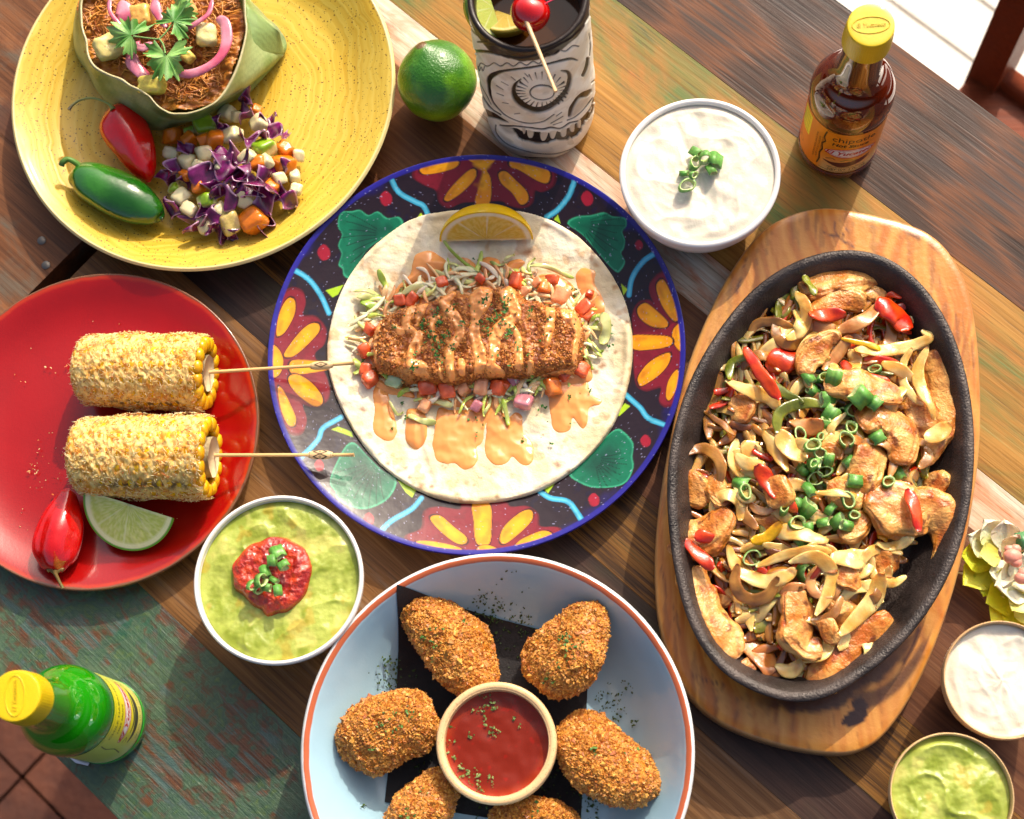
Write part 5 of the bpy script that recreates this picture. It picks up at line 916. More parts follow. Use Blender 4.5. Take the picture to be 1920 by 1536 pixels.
pud = [([(220, 980), (260, 1000), (280, 1080), (310, 1180), (320, 1260), (290, 1310), (230, 1300), (180, 1250), (190, 1140), (180, 1020)], 'drop shaped orange sauce trail at the left, under the fish'),
    ([(380, 1130), (460, 1130), (490, 1200), (485, 1300), (440, 1355), (390, 1340), (365, 1280), (370, 1200)], 'rounded orange sauce drip second from the left'),
    ([(560, 1120), (640, 1130), (760, 1120), (840, 1050), (870, 1160), (830, 1220), (820, 1300), (780, 1350), (790, 1400), (760, 1460), (700, 1475), (650, 1440), (600, 1440), (550, 1420), (525, 1350), (530, 1270)], 'broad orange sauce puddle in front of the fish'),
    ([(850, 1060), (920, 1060), (950, 1180), (1000, 1140), (1040, 1170), (1050, 1260), (1100, 1320), (1110, 1400), (1080, 1450), (1030, 1440), (985, 1400), (960, 1430), (900, 1455), (850, 1430), (825, 1370), (830, 1270)], 'twin lobed orange sauce puddle right of the broad one'),
    ([(1150, 960), (1300, 930), (1410, 950), (1440, 1040), (1500, 1070), (1490, 1100), (1430, 1120), (1420, 1200), (1390, 1240), (1350, 1200), (1330, 1180), (1320, 1240), (1270, 1265), (1220, 1240), (1200, 1150), (1190, 1060)], 'branching orange sauce puddle at the lower right of the fish'),
    ([(430, 230), (500, 210), (570, 240), (610, 290), (560, 350), (480, 390), (380, 420), (300, 520), (260, 570), (280, 480), (340, 400), (400, 340), (410, 280)], 'orange sauce pool behind the left half of the fish'),
    ([(600, 330), (660, 300), (740, 310), (790, 350), (740, 390), (640, 380)], 'small orange sauce pool below the lettuce strand behind the fish'), ([(800, 270), (850, 245), (910, 270), (920, 330), (860, 350), (800, 330)], 'round orange sauce drop below the lemon wedge'), ([(930, 300), (1000, 260), (1060, 280), (1010, 330), (1000, 370), (930, 360), (860, 380), (840, 360)], 'uneven orange sauce pool right of the round drop'),
    ([(1350, 350), (1390, 310), (1460, 330), (1460, 400), (1500, 470), (1520, 560), (1450, 580), (1400, 500), (1360, 420)], 'long orange sauce trail at the upper right of the fish'), ([(1100, 400), (1150, 350), (1250, 350), (1330, 410), (1350, 480), (1290, 530), (1180, 500), (1090, 480)], 'pale orange sauce over the salad at the right'),
    ([(690, 250), (740, 260), (780, 310), (740, 330), (700, 290)], 'narrow orange sauce spot by the lettuce strand'), ([(540, 560), (540, 600), (500, 600), (480, 560)], None), ([(450, 1000), (560, 1000), (700, 1050), (760, 1060), (760, 1110), (640, 1110), (520, 1100), (440, 1080)], 'thin orange sauce film over the tomato row'), ([(1140, 940), (1260, 900), (1420, 880), (1440, 960), (1300, 1000), (1180, 1000)], 'orange sauce film over the salad at the lower right'), ([(180, 940), (260, 960), (380, 1000), (420, 1060), (330, 1050), (220, 1020)], 'orange sauce film over the salad at the lower left'), ([(330, 470), (430, 420), (560, 400), (640, 420), (560, 460), (420, 500)], 'orange sauce film behind the left half of the fish'), ([(820, 370), (900, 350), (1000, 360), (1080, 400), (960, 400), (860, 400)], 'orange sauce film behind the middle of the fish')]
for pts, lb in pud:
    if lb: q_ = spl(np.array(Z4(pts)), 5, True); sauce_sheet('sauce_puddle', lambda px, py: sdpoly(px, py, q_), boxof(q_, 6), lb, th=.0017 if not any(k_ in lb for k_ in ('film', 'behind', 'pale', 'round', 'uneven')) else .0046, wr=.0085)
hz = lambda X, Y: float(foodz(np.array([X]), np.array([Y]))[0])
spots = [(*Z4([(x, y)])[0], 9, 13) for x, y in [(360, 570), (560, 640), (560, 740), (520, 700), (600, 700), (640, 770), (560, 830), (820, 510), (800, 640), (850, 680), (900, 580), (940, 550), (980, 660), (860, 620), (930, 640), (1340, 460), (1400, 780), (1085, 540), (480, 640), (540, 570), (940, 500), (960, 700), (540, 780), (420, 880)]]
spots += [(*Z4([(x, y)])[0], 5, 5) for x, y in [(410, 890), (350, 1090), (380, 1180), (1180, 690), (1075, 825), (160, 435), (1170, 1120), (125, 855), (1550, 760), (1550, 640), (1560, 700), (300, 650), (620, 560), (1200, 600), (700, 640), (1430, 1020), (285, 1240), (1320, 1060), (345, 430), (1040, 1310), (1210, 1330)]]
spots += [(*Z4([(780, 650)])[0], 130, 120), (*Z4([(900, 900)])[0], 190, 40)]
flakes('parsley_bits', spots, on(lambda X, Y: hz(X, Y), .0016), herb_m, .0011, 'chopped green parsley scattered over the fish and its sauce', colr=(L(36, 88, 30), L(82, 142, 62)), seed=3)

# ---------------------------------------------------------------- blue bowl: napkin, peppers
nq = W(*np.array([(762, 1118), (1106, 1206), (1088, 1560), (722, 1504)]).T, .0085)
nap_m = M('black_napkin', L(34, 30, 32), .7, bump=[(500, .0004), (40, .0012)])
def bzz(X, Y): return float(bz(X, Y))
n = 30; u_, v_ = np.meshgrid(np.linspace(0, 1, n), np.linspace(0, 1, n), indexing='ij'); P = (nq[0]*(1-u_[..., None])+nq[1]*u_[..., None])*(1-v_[..., None])+(nq[3]*(1-u_[..., None])+nq[2]*u_[..., None])*v_[..., None]; P[..., 2] = bz(P[..., 0], P[..., 1])+.0006+.0008*(perlin(P*[50, 50, 0])+.4).clip(0, 1)
P2 = P-[0, 0, .0003]; F = gridF(n, n); mk('paper_napkin', np.concatenate([P.reshape(-1, 3), P2.reshape(-1, 3)]), np.concatenate([F[:, ::-1], F+n*n]), nap_m, label='black square of napkin paper under the fried peppers', category='napkin')
pop_m = M('fried_panko_crust', rough=.42, coat=.15, crough=.3, bump=[(620, .0006, 5), (1500, .0003, 2)], var=(800, .15)); green_m = M('dark_pepper_skin', L(60, 70, 28), .4, coat=.3)
def popper(pts, z, label, seed, th=.72, skin=None):
    root = empty('fried_pepper', W(pts[2][0], pts[2][1], .008), label, 'fried pepper', 'breaded fried peppers in the blue bowl')
    P, w_ = wpath(pts, z, 16); w_ = capw(w_, 6); V, F = tubeV(P, w_, w_*th, 110, sq=.8, twist=np.linspace(-.3, .3, len(P))+seed); n = 110; c = np.concatenate([np.repeat(P, n, 0), P[:1], P[-1:]]); d = V-c; ln = np.linalg.norm(d, axis=1)[:, None]+1e-9; u = d/ln
    s = V+seed; V = V+u*(.0055*perlin(s*24)+.0022*fbm(s*50, 2)+.0011*fbm(s*240, 3)+.0007*np.clip(perlin(s*520), 0, 1))[:, None]; V[:, 2] = np.maximum(V[:, 2], .0078)
    a = sstep(-.4, .45, fbm(s*150, 4))[:, None]; b = sstep(.1, .6, fbm(s*45+9, 3))[:, None]; col = L(164, 88, 26)*(1-a)+L(216, 138, 52)*a; col = col*(1-b*.5)+L(176, 138, 66)*b*.5; h_ = sstep(.35, .7, fbm(s*420+3, 2))[:, None]*.6; col = col*(1-h_)+L(238, 184, 108)*h_
    mk('crust', V, F, pop_m, root, col); crumbs(V, F, 14000, .00065, (L(166, 86, 24), L(238, 176, 88)), root, pop_m, seed)
    if skin: 
        V, F = blobV(skin, z+.012, .5, 14, 6, .15, 200, seed); mk('pepper_skin', V, F, green_m, root)
popper([(783, 1112, 46), (793, 1140, 84), (812, 1170, 112), (838, 1205, 128), (862, 1242, 134), (880, 1278, 116), (888, 1306, 76)], .026, 'long fried pepper on the black napkin, at the upper left of the dip cup', 1)
popper([(1090, 1134, 110), (1090, 1160, 150), (1078, 1195, 190), (1052, 1232, 205), (1028, 1262, 170), (1005, 1288, 90)], .028, 'broad rounded fried pepper at the upper right of the dip cup', 2, .56)
popper([(640, 1416, 54), (664, 1400, 108), (700, 1385, 138), (745, 1365, 140), (785, 1345, 124), (815, 1332, 74)], .027, 'fried pepper with a strip of dark skin showing, left of the dip cup', 3, .7, [(648, 1384, 5), (660, 1368, 9), (674, 1356, 5)])
popper([(1054, 1358, 66), (1082, 1380, 112), (1120, 1408, 134), (1162, 1438, 138), (1198, 1470, 124), (1218, 1502, 84)], .026, 'long fried pepper sloping down at the right of the dip cup', 4)
popper([(846, 1448, 50), (830, 1468, 96), (802, 1502, 124), (776, 1540, 128), (756, 1580, 100)], .024, 'fried pepper cut by the frame, at the lower left of the dip cup', 5)
popper([(918, 1532, 44), (950, 1536, 90), (990, 1546, 116), (1030, 1564, 118), (1068, 1590, 90)], .022, 'fried pepper at the bottom edge, just below the dip cup', 6)
flakes('parsley_flakes', [(*Z8([(a, b)])[0], r, c) for a, b, r, c in [(910, 305, 34, 70), (1080, 370, 22, 26), (1010, 330, 30, 26), (480, 560, 18, 34), (470, 640, 14, 26), (460, 660, 26, 14), (1480, 720, 26, 26), (1490, 780, 24, 22), (1560, 660, 14, 10), (1600, 830, 8, 6), (920, 400, 30, 20), (560, 620, 22, 12), (1400, 1180, 24, 40), (1240, 1130, 40, 36), (900, 1250, 40, 30), (1380, 1260, 26, 26), (350, 1220, 8, 4), (620, 1010, 20, 12), (1010, 290, 70, 24), (420, 600, 40, 10), (1540, 740, 50, 16), (1000, 500, 30, 10)]], on(bzz, .0012), herb_m, .0010, 'dried parsley sprinkled on the floor of the blue bowl', colr=(L(40, 62, 26), L(74, 98, 44)), seed=5)
dep = bpy.context.evaluated_depsgraph_get()
def drop(names_z=.06):
    """height of whatever lies under a point of the table, found by looking straight down at the finished meshes"""
    def f(x, y):
        z = .02
        for _ in range(4):
            p = W(x, y, z); ok, loc, *_r = S.ray_cast(dep, Vector((p[0], p[1], .2)), Vector((0, 0, -1)))
            z = loc.z if ok else 0
        return W(x, y, z+.0002)
    return f
bpy.context.view_layer.update(); dep = bpy.context.evaluated_depsgraph_get(); dr = drop()
flakes('parsley_flakes', [(*Z8([(a, b)])[0], r, c) for a, b, r, c in [(470, 830, 26, 18), (550, 780, 18, 10), (390, 940, 8, 6), (460, 870, 22, 8), (690, 440, 26, 12), (650, 480, 30, 10), (820, 360, 6, 4), (1280, 440, 12, 20), (1340, 460, 14, 12), (1250, 540, 26, 10), (1200, 620, 14, 10), (1300, 500, 22, 8), (1410, 960, 10, 5), (1570, 950, 30, 6), (550, 1250, 14, 10), (620, 1190, 30, 8), (1150, 1220, 30, 8)]], dr, herb_m, .0011, 'chopped parsley sticking to the crusts of the fried peppers', colr=(L(50, 96, 36), L(98, 140, 66)), seed=6)
flakes('parsley_flakes', [(*Z8([(a, b)])[0], r, c) for a, b, r, c in [(905, 690, 16, 14), (945, 740, 12, 16), (900, 755, 8, 8), (945, 865, 14, 20), (905, 815, 10, 8), (845, 880, 6, 6), (1050, 810, 5, 5), (1070, 840, 5, 4), (760, 850, 5, 3), (800, 1050, 14, 14), (850, 1060, 12, 12), (870, 1090, 14, 12), (890, 1135, 8, 9), (930, 1085, 7, 6), (945, 1110, 6, 4), (770, 980, 5, 3), (740, 915, 7, 4), (740, 970, 5, 3), (870, 770, 10, 6), (775, 910, 4, 2)]], lambda x, y: W(x, y, .0432), herb_m, .0010, 'parsley specks floating on the chilli dip', colr=(L(74, 104, 44), L(140, 160, 96)), seed=7)
# ---------------------------------------------------------------- board and skillet
def loftV(outl, rows, nin=None):
    """outl (k,2) world outline; rows [(inset metres, z)]"""
    c = outl.mean(0); d = outl-c; e = np.roll(outl, -1, 0)-np.roll(outl, 1, 0); e /= np.linalg.norm(e, axis=1)[:, None]; nrm = np.stack([e[:, 1], -e[:, 0]], 1); nrm *= np.sign((nrm*d).sum(1).mean())
    rr = []
    for ins, z in rows:
        if ins == 'c': q_ = np.repeat(c[None], len(outl), 0)
        elif ins < 1: q_ = outl-nrm*ins
        else: q_ = c+d*(ins-1)
        rr.append(np.concatenate([q_, np.full((len(q_), 1), z)], 1))
    return np.stack(rr, 1)
bd = [(1518, 390), (1560, 388), (1603, 394), (1694, 414), (1755, 441), (1796, 492), (1823, 556), (1836, 651), (1841, 752), (1838, 860), (1818, 988), (1789, 1115), (1738, 1254), (1687, 1345), (1640, 1398), (1600, 1412), (1570, 1416), (1493, 1407), (1402, 1381), (1329, 1345), (1278, 1290), (1245, 1210), (1232, 1150), (1227, 1079), (1231, 969), (1250, 854), (1271, 752), (1288, 685), (1315, 617), (1355, 529), (1410, 448), (1457, 410)]
sk_ = [(1576, 462), (1643, 469), (1694, 495), (1748, 546), (1789, 617), (1816, 702), (1829, 790), (1830, 886), (1815, 1000), (1781, 1086), (1730, 1170), (1676, 1228), (1603, 1283), (1541, 1318), (1493, 1321), (1420, 1306), (1348, 1265), (1293, 1199), (1260, 1079), (1249, 951), (1250, 880), (1257, 830), (1274, 759), (1298, 695), (1339, 631), (1383, 566), (1437, 515), (1508, 478)]
def soft(q_, k=21): return np.stack([np.convolve(np.concatenate([q_[-k:, j], q_[:, j], q_[:k, j]]), np.hanning(k+2)[1:-1]/np.hanning(k+2).sum(), 'same')[k:-k] for j in (0, 1)], 1)
bo = soft(spl(bd, 10, True), 25); BZ = .020; bo = W(bo[:, 0], bo[:, 1], BZ)[:, :2]
V = loftV(bo, [(.004, 0), (.0015, .001), (0, .004), (0, BZ-.0035), (.0005, BZ-.001), (.0018, BZ)]+[(2-1.0*0, BZ)]*0+[(1+k, BZ) for k in np.linspace(.96, .04, 90)]+[('c', BZ)]); sh = V.shape; V = V.reshape(-1, 3); px_, py_ = PX(V)
q_ = V@np.array([[math.cos(.1), 0, 0], [0, 1, 0], [0, 0, 1]]); g = fbm(np.stack([V[:, 0]*170+2*perlin(V*20), V[:, 1]*7, V[:, 2]*30], 1), 4); a = sstep(-.5, .5, g)[:, None]; col = L(190, 112, 42)*(1-a)+L(218, 154, 76)*a
a = sstep(.0, .6, fbm(V*[30, 12, 10]+5, 3))[:, None]*.5; col = col*(1-a)+L(206, 148, 84)*a
st = sstep(.32, .42, fbm(np.stack([V[:, 0]*260, V[:, 1]*22, V[:, 2]*50], 1)+3, 3))[:, None]*.45; col = col*(1-st)+L(128, 76, 34)*st
p = Paint(px_, py_, col); bk = L(52, 22, 20)
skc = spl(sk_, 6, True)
dsk = -sdpoly(p.x, p.y, skc); low = sstep(1120, 1260, p.y)*sstep(1380, 1500, p.x+.2*(p.y-1200)); jag = 14+10*perlin(np.stack([p.x/40, p.y/40, 0*p.x], 1))+7*perlin(np.stack([p.x/12, p.y/12, 0*p.x], 1)); a = (sstep(jag+9, jag-6, dsk)*low*.92)[:, None]; p.c = p.c*(1-a)+bk*a  # burn plus the skillet's shadow, both painted dark along its lower edge
p.poly([(1578, 1358), (1584, 1342), (1600, 1330), (1596, 1316), (1610, 1308), (1625, 1318), (1626, 1340), (1616, 1356), (1596, 1362)], bk, 1.2); p.poly([(1600, 1300), (1650, 1290), (1700, 1245), (1735, 1195), (1725, 1240), (1690, 1290), (1640, 1325), (1605, 1325)], bk, 5, op=.8)  # burnt blob, then a patch mixing burn with painted skillet shadow
for l, w_, o_ in [([(1546, 437), (1565, 443), (1600, 450)], 3, .9), ([(1565, 415), (1568, 440), (1590, 458)], 3.5, .7), ([(1586, 430), (1578, 450), (1600, 462)], 3, .9), ([(1610, 400), (1590, 440)], 2, .5), ([(1702, 437), (1722, 445), (1740, 447)], 6, .7), ([(1720, 430), (1740, 455), (1762, 480)], 5, .35), ([(1388, 525), (1380, 550)], 6, .8), ([(1395, 500), (1400, 480)], 3, .6), ([(1724, 1176), (1712, 1210), (1694, 1243)], 7, .85), ([(1745, 1180), (1735, 1210), (1722, 1235)], 3, .7), ([(1300, 1268), (1330, 1278), (1358, 1283)], 3, .8), ([(1505, 1395), (1520, 1402)], 5, .7), ([(1380, 1345), (1384, 1310)], 5, .5), ([(1237, 1060), (1245, 1085), (1248, 1120)], 3, .7), ([(1268, 1150), (1274, 1190)], 4, .6), ([(1640, 470), (1650, 500)], 4, .3), ([(1792, 590), (1797, 640)], 4, .5), ([(1823, 640), (1826, 690)], 4, .5), ([(1620, 424), (1660, 428)], 2, .5), ([(1500, 470), (1496, 440), (1500, 410)], 2, .35), ([(1530, 395), (1530, 450)], 1.5, .4), ([(1780, 1090), (1760, 1150)], 1.5, .4), ([(1345, 1300), (1340, 1345)], 1.5, .4), ([(1440, 1335), (1438, 1390)], 1.5, .4), ([(1575, 1370), (1480, 1390)], 1.5, .3)]:
    p.line(l, w_, L(74, 30, 24), 1.5, 4, op=o_)
ed = (V[:, 2] < BZ-.0004); p.c[ed] = p.c[ed]*.5+L(214, 190, 150)*.3
for k in range(46): x, y = rnd.uniform(1240, 1830), rnd.uniform(400, 1400); l = rnd.uniform(8, 34); p.line([(x, y), (x+rnd.uniform(-2, 2), y+l)], rnd.uniform(.7, 1.6), L(110, 62, 30), .8, 1, op=.6)
board_m = M('scorched_shaded_board_wood', rough=.34, coat=.3, crough=.2, bump=[(120, .0004), (600, .0001)])
mk('sizzle_board', V, gridF(sh[0], sh[1], True), board_m, None, p.c, label='oval wooden serving board with scorch marks and painted shade under the black skillet', category='board')
so_ = soft(spl(sk_, 10, True), 41); SZ = .050; so_ = W(so_[:, 0], so_[:, 1], SZ)[:, :2]; SF = .0255
V = loftV(so_, [('c', BZ+.0008), (1.5, BZ+.0008), (.030, BZ+.0008), (.027, BZ+.002), (.012, .034), (.0015, .0475), (0, .0492), (.0006, .0500), (.0022, .0502), (.0042, .0498), (.006, .048), (.0105, .040), (.0155, .0315), (.019, .0275), (.023, .0258), (.028, SF)]+[(1+k, SF) for k in np.linspace(.66, .05, 20)]+[('c', SF)]); sh = V.shape
iron = NT('cast_iron'); n1 = iron.noise(900, 3); n2 = iron.noise(40, 4, .6); iron.set(iron.b.inputs['Base Color'], iron.ramp(n2, [(.35, L(40, 34, 32)), (.6, L(72, 62, 58)), (.75, L(100, 88, 80))])); iron.b.inputs['Metallic'].default_value = .35
iron.set(iron.b.inputs['Roughness'], iron.N('MapRange', i0=n2, i1=.3, i2=.7, i3=.3, i4=.5).outputs[0]); iron.b.inputs['Specular IOR Level'].default_value = .6; iron.bump([(n1, .0006), (n2, .0012)])
Vz = V.reshape(-1, 3); mk('skillet', Vz, gridF(sh[0], sh[1], True), iron.m, None, None, label='oval black cast iron skillet full of chicken fajitas on the wooden board', category='skillet')
skw = so_
def skz(x, y, lay):
    """height of the pile: dome over the middle of the pan, plus a layer"""
    d = math.hypot((x-1540)/230, (y-860)/400); return SF+.006+.012*max(0, 1-d*d)+lay
# ---- pieces
chk_m = M('cooked_chicken', rough=.3, sss=.15, sssr=.003, coat=.22, crough=.2, bump=[(170, .0014, 4), (700, .0004)]); on_m = M('fried_onion', rough=.22, sss=.5, sssr=.003, coat=.6, crough=.1, bump=[(260, .0004)]); pep_m = M('roasted_pepper', rough=.28, sss=.15, coat=.45, crough=.12, bump=[(200, .0006)])
pieces = []
def chicken(pts, lay, seed, look='browned chicken strip', th=.55, tilt=0):
    z = [skz(a[0], a[1], lay)+tilt*(i/(len(pts)-1)-.5) for i, a in enumerate(pts)]; sub = 14; n = 60; P, w_ = wpath([(a, b, c*1.16) for a, b, c in pts], z, sub); w_ = capw(w_, 3); V, F = tubeV(P, w_, w_*th, n, twist=.5*np.sin(np.linspace(0, 2.5, len(P))+seed), sq=.72); ce = np.concatenate([np.repeat(P, n, 0), P[:1], P[-1:]]); d = V-ce
    s_ = np.concatenate([np.repeat(np.arange(len(P))/len(P), n), [0, 1]]); an = np.concatenate([np.tile(np.arange(n)/n*2*math.pi, len(P)), [0, 0]]); ends = np.clip(np.abs(s_-.5)*2-.6, 0, 1)*2.2; fi = perlin(np.stack([an*2.6+s_*1.5+seed, s_*3, 0*s_+seed], 1))
    V = ce+d*(1+.30*fbm(V*62+seed*7.7, 3)+.13*fi+.07*perlin(np.stack([an*7+s_*2+seed, s_*5, 0*s_+seed*2], 1))+.20*ends*perlin(V*200+seed))[:, None]*[1.1, 1.1, 1.]
    n_ = sstep(-.4, .45, fbm(V*70+seed, 4))[:, None]; col = L(214, 134, 60)*(1-n_)+L(244, 186, 112)*n_
    b = sstep(.22, .6, fbm(V*95+seed+9, 3))[:, None]*.75; col = col*(1-b)+L(160, 74, 30)*b; d = sstep(.42, .62, fbm(V*150+seed+19, 3))[:, None]*.8; col = col*(1-d)+L(84, 34, 20)*d; r_ = sstep(.35, .55, perlin(V*120+seed))[:, None]*.35; col = col*(1-r_)+L(214, 84, 36)*r_
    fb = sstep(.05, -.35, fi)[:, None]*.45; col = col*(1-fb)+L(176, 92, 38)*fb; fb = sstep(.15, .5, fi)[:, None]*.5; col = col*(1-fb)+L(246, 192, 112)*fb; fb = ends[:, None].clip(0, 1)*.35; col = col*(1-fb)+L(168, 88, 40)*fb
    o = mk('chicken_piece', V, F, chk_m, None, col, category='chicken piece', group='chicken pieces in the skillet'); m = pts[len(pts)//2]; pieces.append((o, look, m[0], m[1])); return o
for k, (pts, lay, look) in enumerate([([(1500, 548, 34), (1520, 540, 54), (1565, 527, 64), (1610, 520, 56), (1640, 519, 32), (1662, 519, 9)], .004, 'smooth tapering chicken strip'), ([(1516, 584, 18), (1550, 572, 34), (1590, 562, 34), (1622, 572, 28)], .006, 'thin pale chicken strip'), ([(1508, 704, 22), (1514, 672, 42), (1535, 650, 40), (1560, 634, 26), (1570, 642, 18)], .010, 'upright curved chicken strip'),
    ([(1745, 658, 34), (1765, 700, 62), (1776, 750, 62), (1765, 800, 58), (1746, 840, 36), (1738, 872, 14)], .006, 'large peppery chicken piece'), ([(1724, 725, 30), (1725, 770, 62), (1738, 805, 60), (1735, 832, 30)], .002, 'inner lobe of chicken'), ([(1545, 728, 26), (1580, 721, 48), (1620, 727, 50), (1660, 738, 50), (1692, 746, 26)], .011, 'horizontal striped chicken strip'),
    ([(1614, 802, 36), (1645, 784, 54), (1676, 800, 54), (1691, 835, 54), (1690, 872, 32)], .009, 'plump arched chicken piece'), ([(1625, 832, 38), (1628, 865, 54), (1622, 900, 52), (1624, 930, 28)], .007, 'stubby chicken piece'), ([(1380, 742, 26), (1391, 765, 40), (1385, 794, 22)], .003, 'small round chicken lump'),
    ([(1276, 886, 20), (1295, 905, 38), (1311, 930, 42), (1325, 948, 20)], .003, 'small knobbly chicken piece'), ([(1342, 888, 20), (1346, 922, 44), (1366, 948, 34)], .004, 'small oval chicken piece'), ([(1250, 1028, 9), (1285, 1026, 44), (1320, 1010, 62), (1346, 985, 52), (1368, 955, 28)], .006, 'chicken strip poking over the rim'),
    ([(1292, 1064, 40), (1305, 1100, 52), (1330, 1150, 54), (1360, 1205, 54), (1380, 1236, 40)], .006, 'long smooth chicken strip'), ([(1392, 1238, 20), (1404, 1252, 22), (1414, 1262, 14)], .004, 'small torn chicken end'), ([(1620, 930, 42), (1660, 944, 74), (1702, 962, 78), (1742, 962, 70), (1768, 988, 54), (1768, 1020, 34), (1755, 1050, 17), (1752, 1064, 15)], .008, 'longest hooked chicken strip'),
    ([(1744, 886, 32), (1753, 910, 50), (1748, 940, 30)], .001, 'round chicken piece with pepper specks'), ([(1608, 1045, 34), (1650, 1050, 48), (1666, 1080, 34)], .002, 'crinkled chicken piece'), ([(1568, 1068, 20), (1590, 1086, 40), (1612, 1108, 18)], .009, 'teardrop chicken piece'), ([(1484, 1106, 36), (1492, 1150, 54), (1497, 1192, 56), (1512, 1215, 46), (1542, 1216, 34)], .009, 'ridged chicken strip with dark char'),
    ([(1560, 1112, 46), (1586, 1148, 62), (1580, 1186, 44)], .003, 'pinkish chicken chunk'), ([(1533, 1292, 46), (1555, 1252, 60), (1585, 1215, 46), (1622, 1185, 36), (1652, 1170, 40), (1670, 1154, 24)], .005, 'long grilled chicken strip'), ([(1546, 1160, 26), (1556, 1192, 30), (1575, 1200, 18)], .012, 'knuckle shaped chicken bit'), ([(1452, 892, 30), (1458, 925, 46), (1446, 952, 18)], .010, 'onion topped chicken bit'),
    ([(1550, 930, 34), (1590, 925, 50), (1620, 912, 24)], .004, 'flat chicken slice'), ([(1346, 1136, 15), (1360, 1122, 26), (1380, 1110, 12)], .0, 'tiny dark chicken crumb'), ([(1570, 1000, 26), (1600, 995, 42), (1622, 960, 28)], .005, 'folded chicken slice'), ([(1620, 545, 18), (1640, 552, 26), (1662, 556, 14)], .003, 'small reddish chicken bit'), ([(1540, 860, 26), (1556, 850, 40), (1570, 862, 20)], .006, 'small chicken cube'),
    ([(1398, 980, 24), (1440, 985, 40), (1480, 965, 24)], .001, 'buried chicken strip'), ([(1500, 640, 24), (1520, 660, 30), (1480, 700, 20)], -.002, 'buried chicken bit'), ([(1470, 860, 28), (1500, 850, 36), (1520, 900, 24)], -.002, 'buried chicken slice')]):
    chicken(pts, lay, k+1, look, .5 if len(pts) < 5 else .42)
zone_labels(pieces, (1240, 460, 1830, 1330), ['top end', 'upper part', 'middle', 'lower part', 'bottom end'], ['left', 'centre', 'right'], 'in the skillet')
strips = []
def strip(pts, lay, cols, seed, nm, look, mat, th=.22, tw=1., n=12, grp=None):
    wm_ = max(a[2] for a in pts); pts = [(a, b, max(c, (.42 if nm == 'onion_slice' else .68)*wm_)) for a, b, c in pts]; zt = [skz(a[0], a[1], lay)+.0025*math.sin(i*1.9+seed*2.1) for i, a in enumerate(pts)]; P, w_ = wpath(pts, zt, 7); w_ = capw(w_, 3); tws = tw*.9*np.sin(np.linspace(0, 3.5, len(P))+seed*1.7)
    V, F = tubeV(P, w_*1.08, w_*th+.0009, n, twist=tws, sq=.8); n_ = sstep(-.45, .45, fbm(V*[80, 80, 80]+seed, 3))[:, None]; ai = np.concatenate([np.tile(np.arange(n), len(P)), [0, 0]]); col = L(*cols[0])*(1-n_)+L(*cols[1])*n_; col = col*(1+.10*np.sin(ai*2.4+seed)[:, None])
    e = sstep(.35, .65, fbm(V*120+seed*3, 2))[:, None]*.5; col = col*(1-e)+L(*cols[2])*e; V = V+(perlin(V*160+seed)*.0006)[:, None]
    o = mk(nm, V, F, mat, None, col, category=nm.replace('_', ' '), group=grp); m = pts[len(pts)//2]; strips.append((o, look, m[0], m[1]))
PALE, BRN, CLR = ((230, 176, 88), (248, 218, 146), (208, 130, 50)), ((150, 98, 44), (196, 140, 72), (84, 48, 24)), ((186, 116, 60), (214, 156, 98), (140, 76, 40))
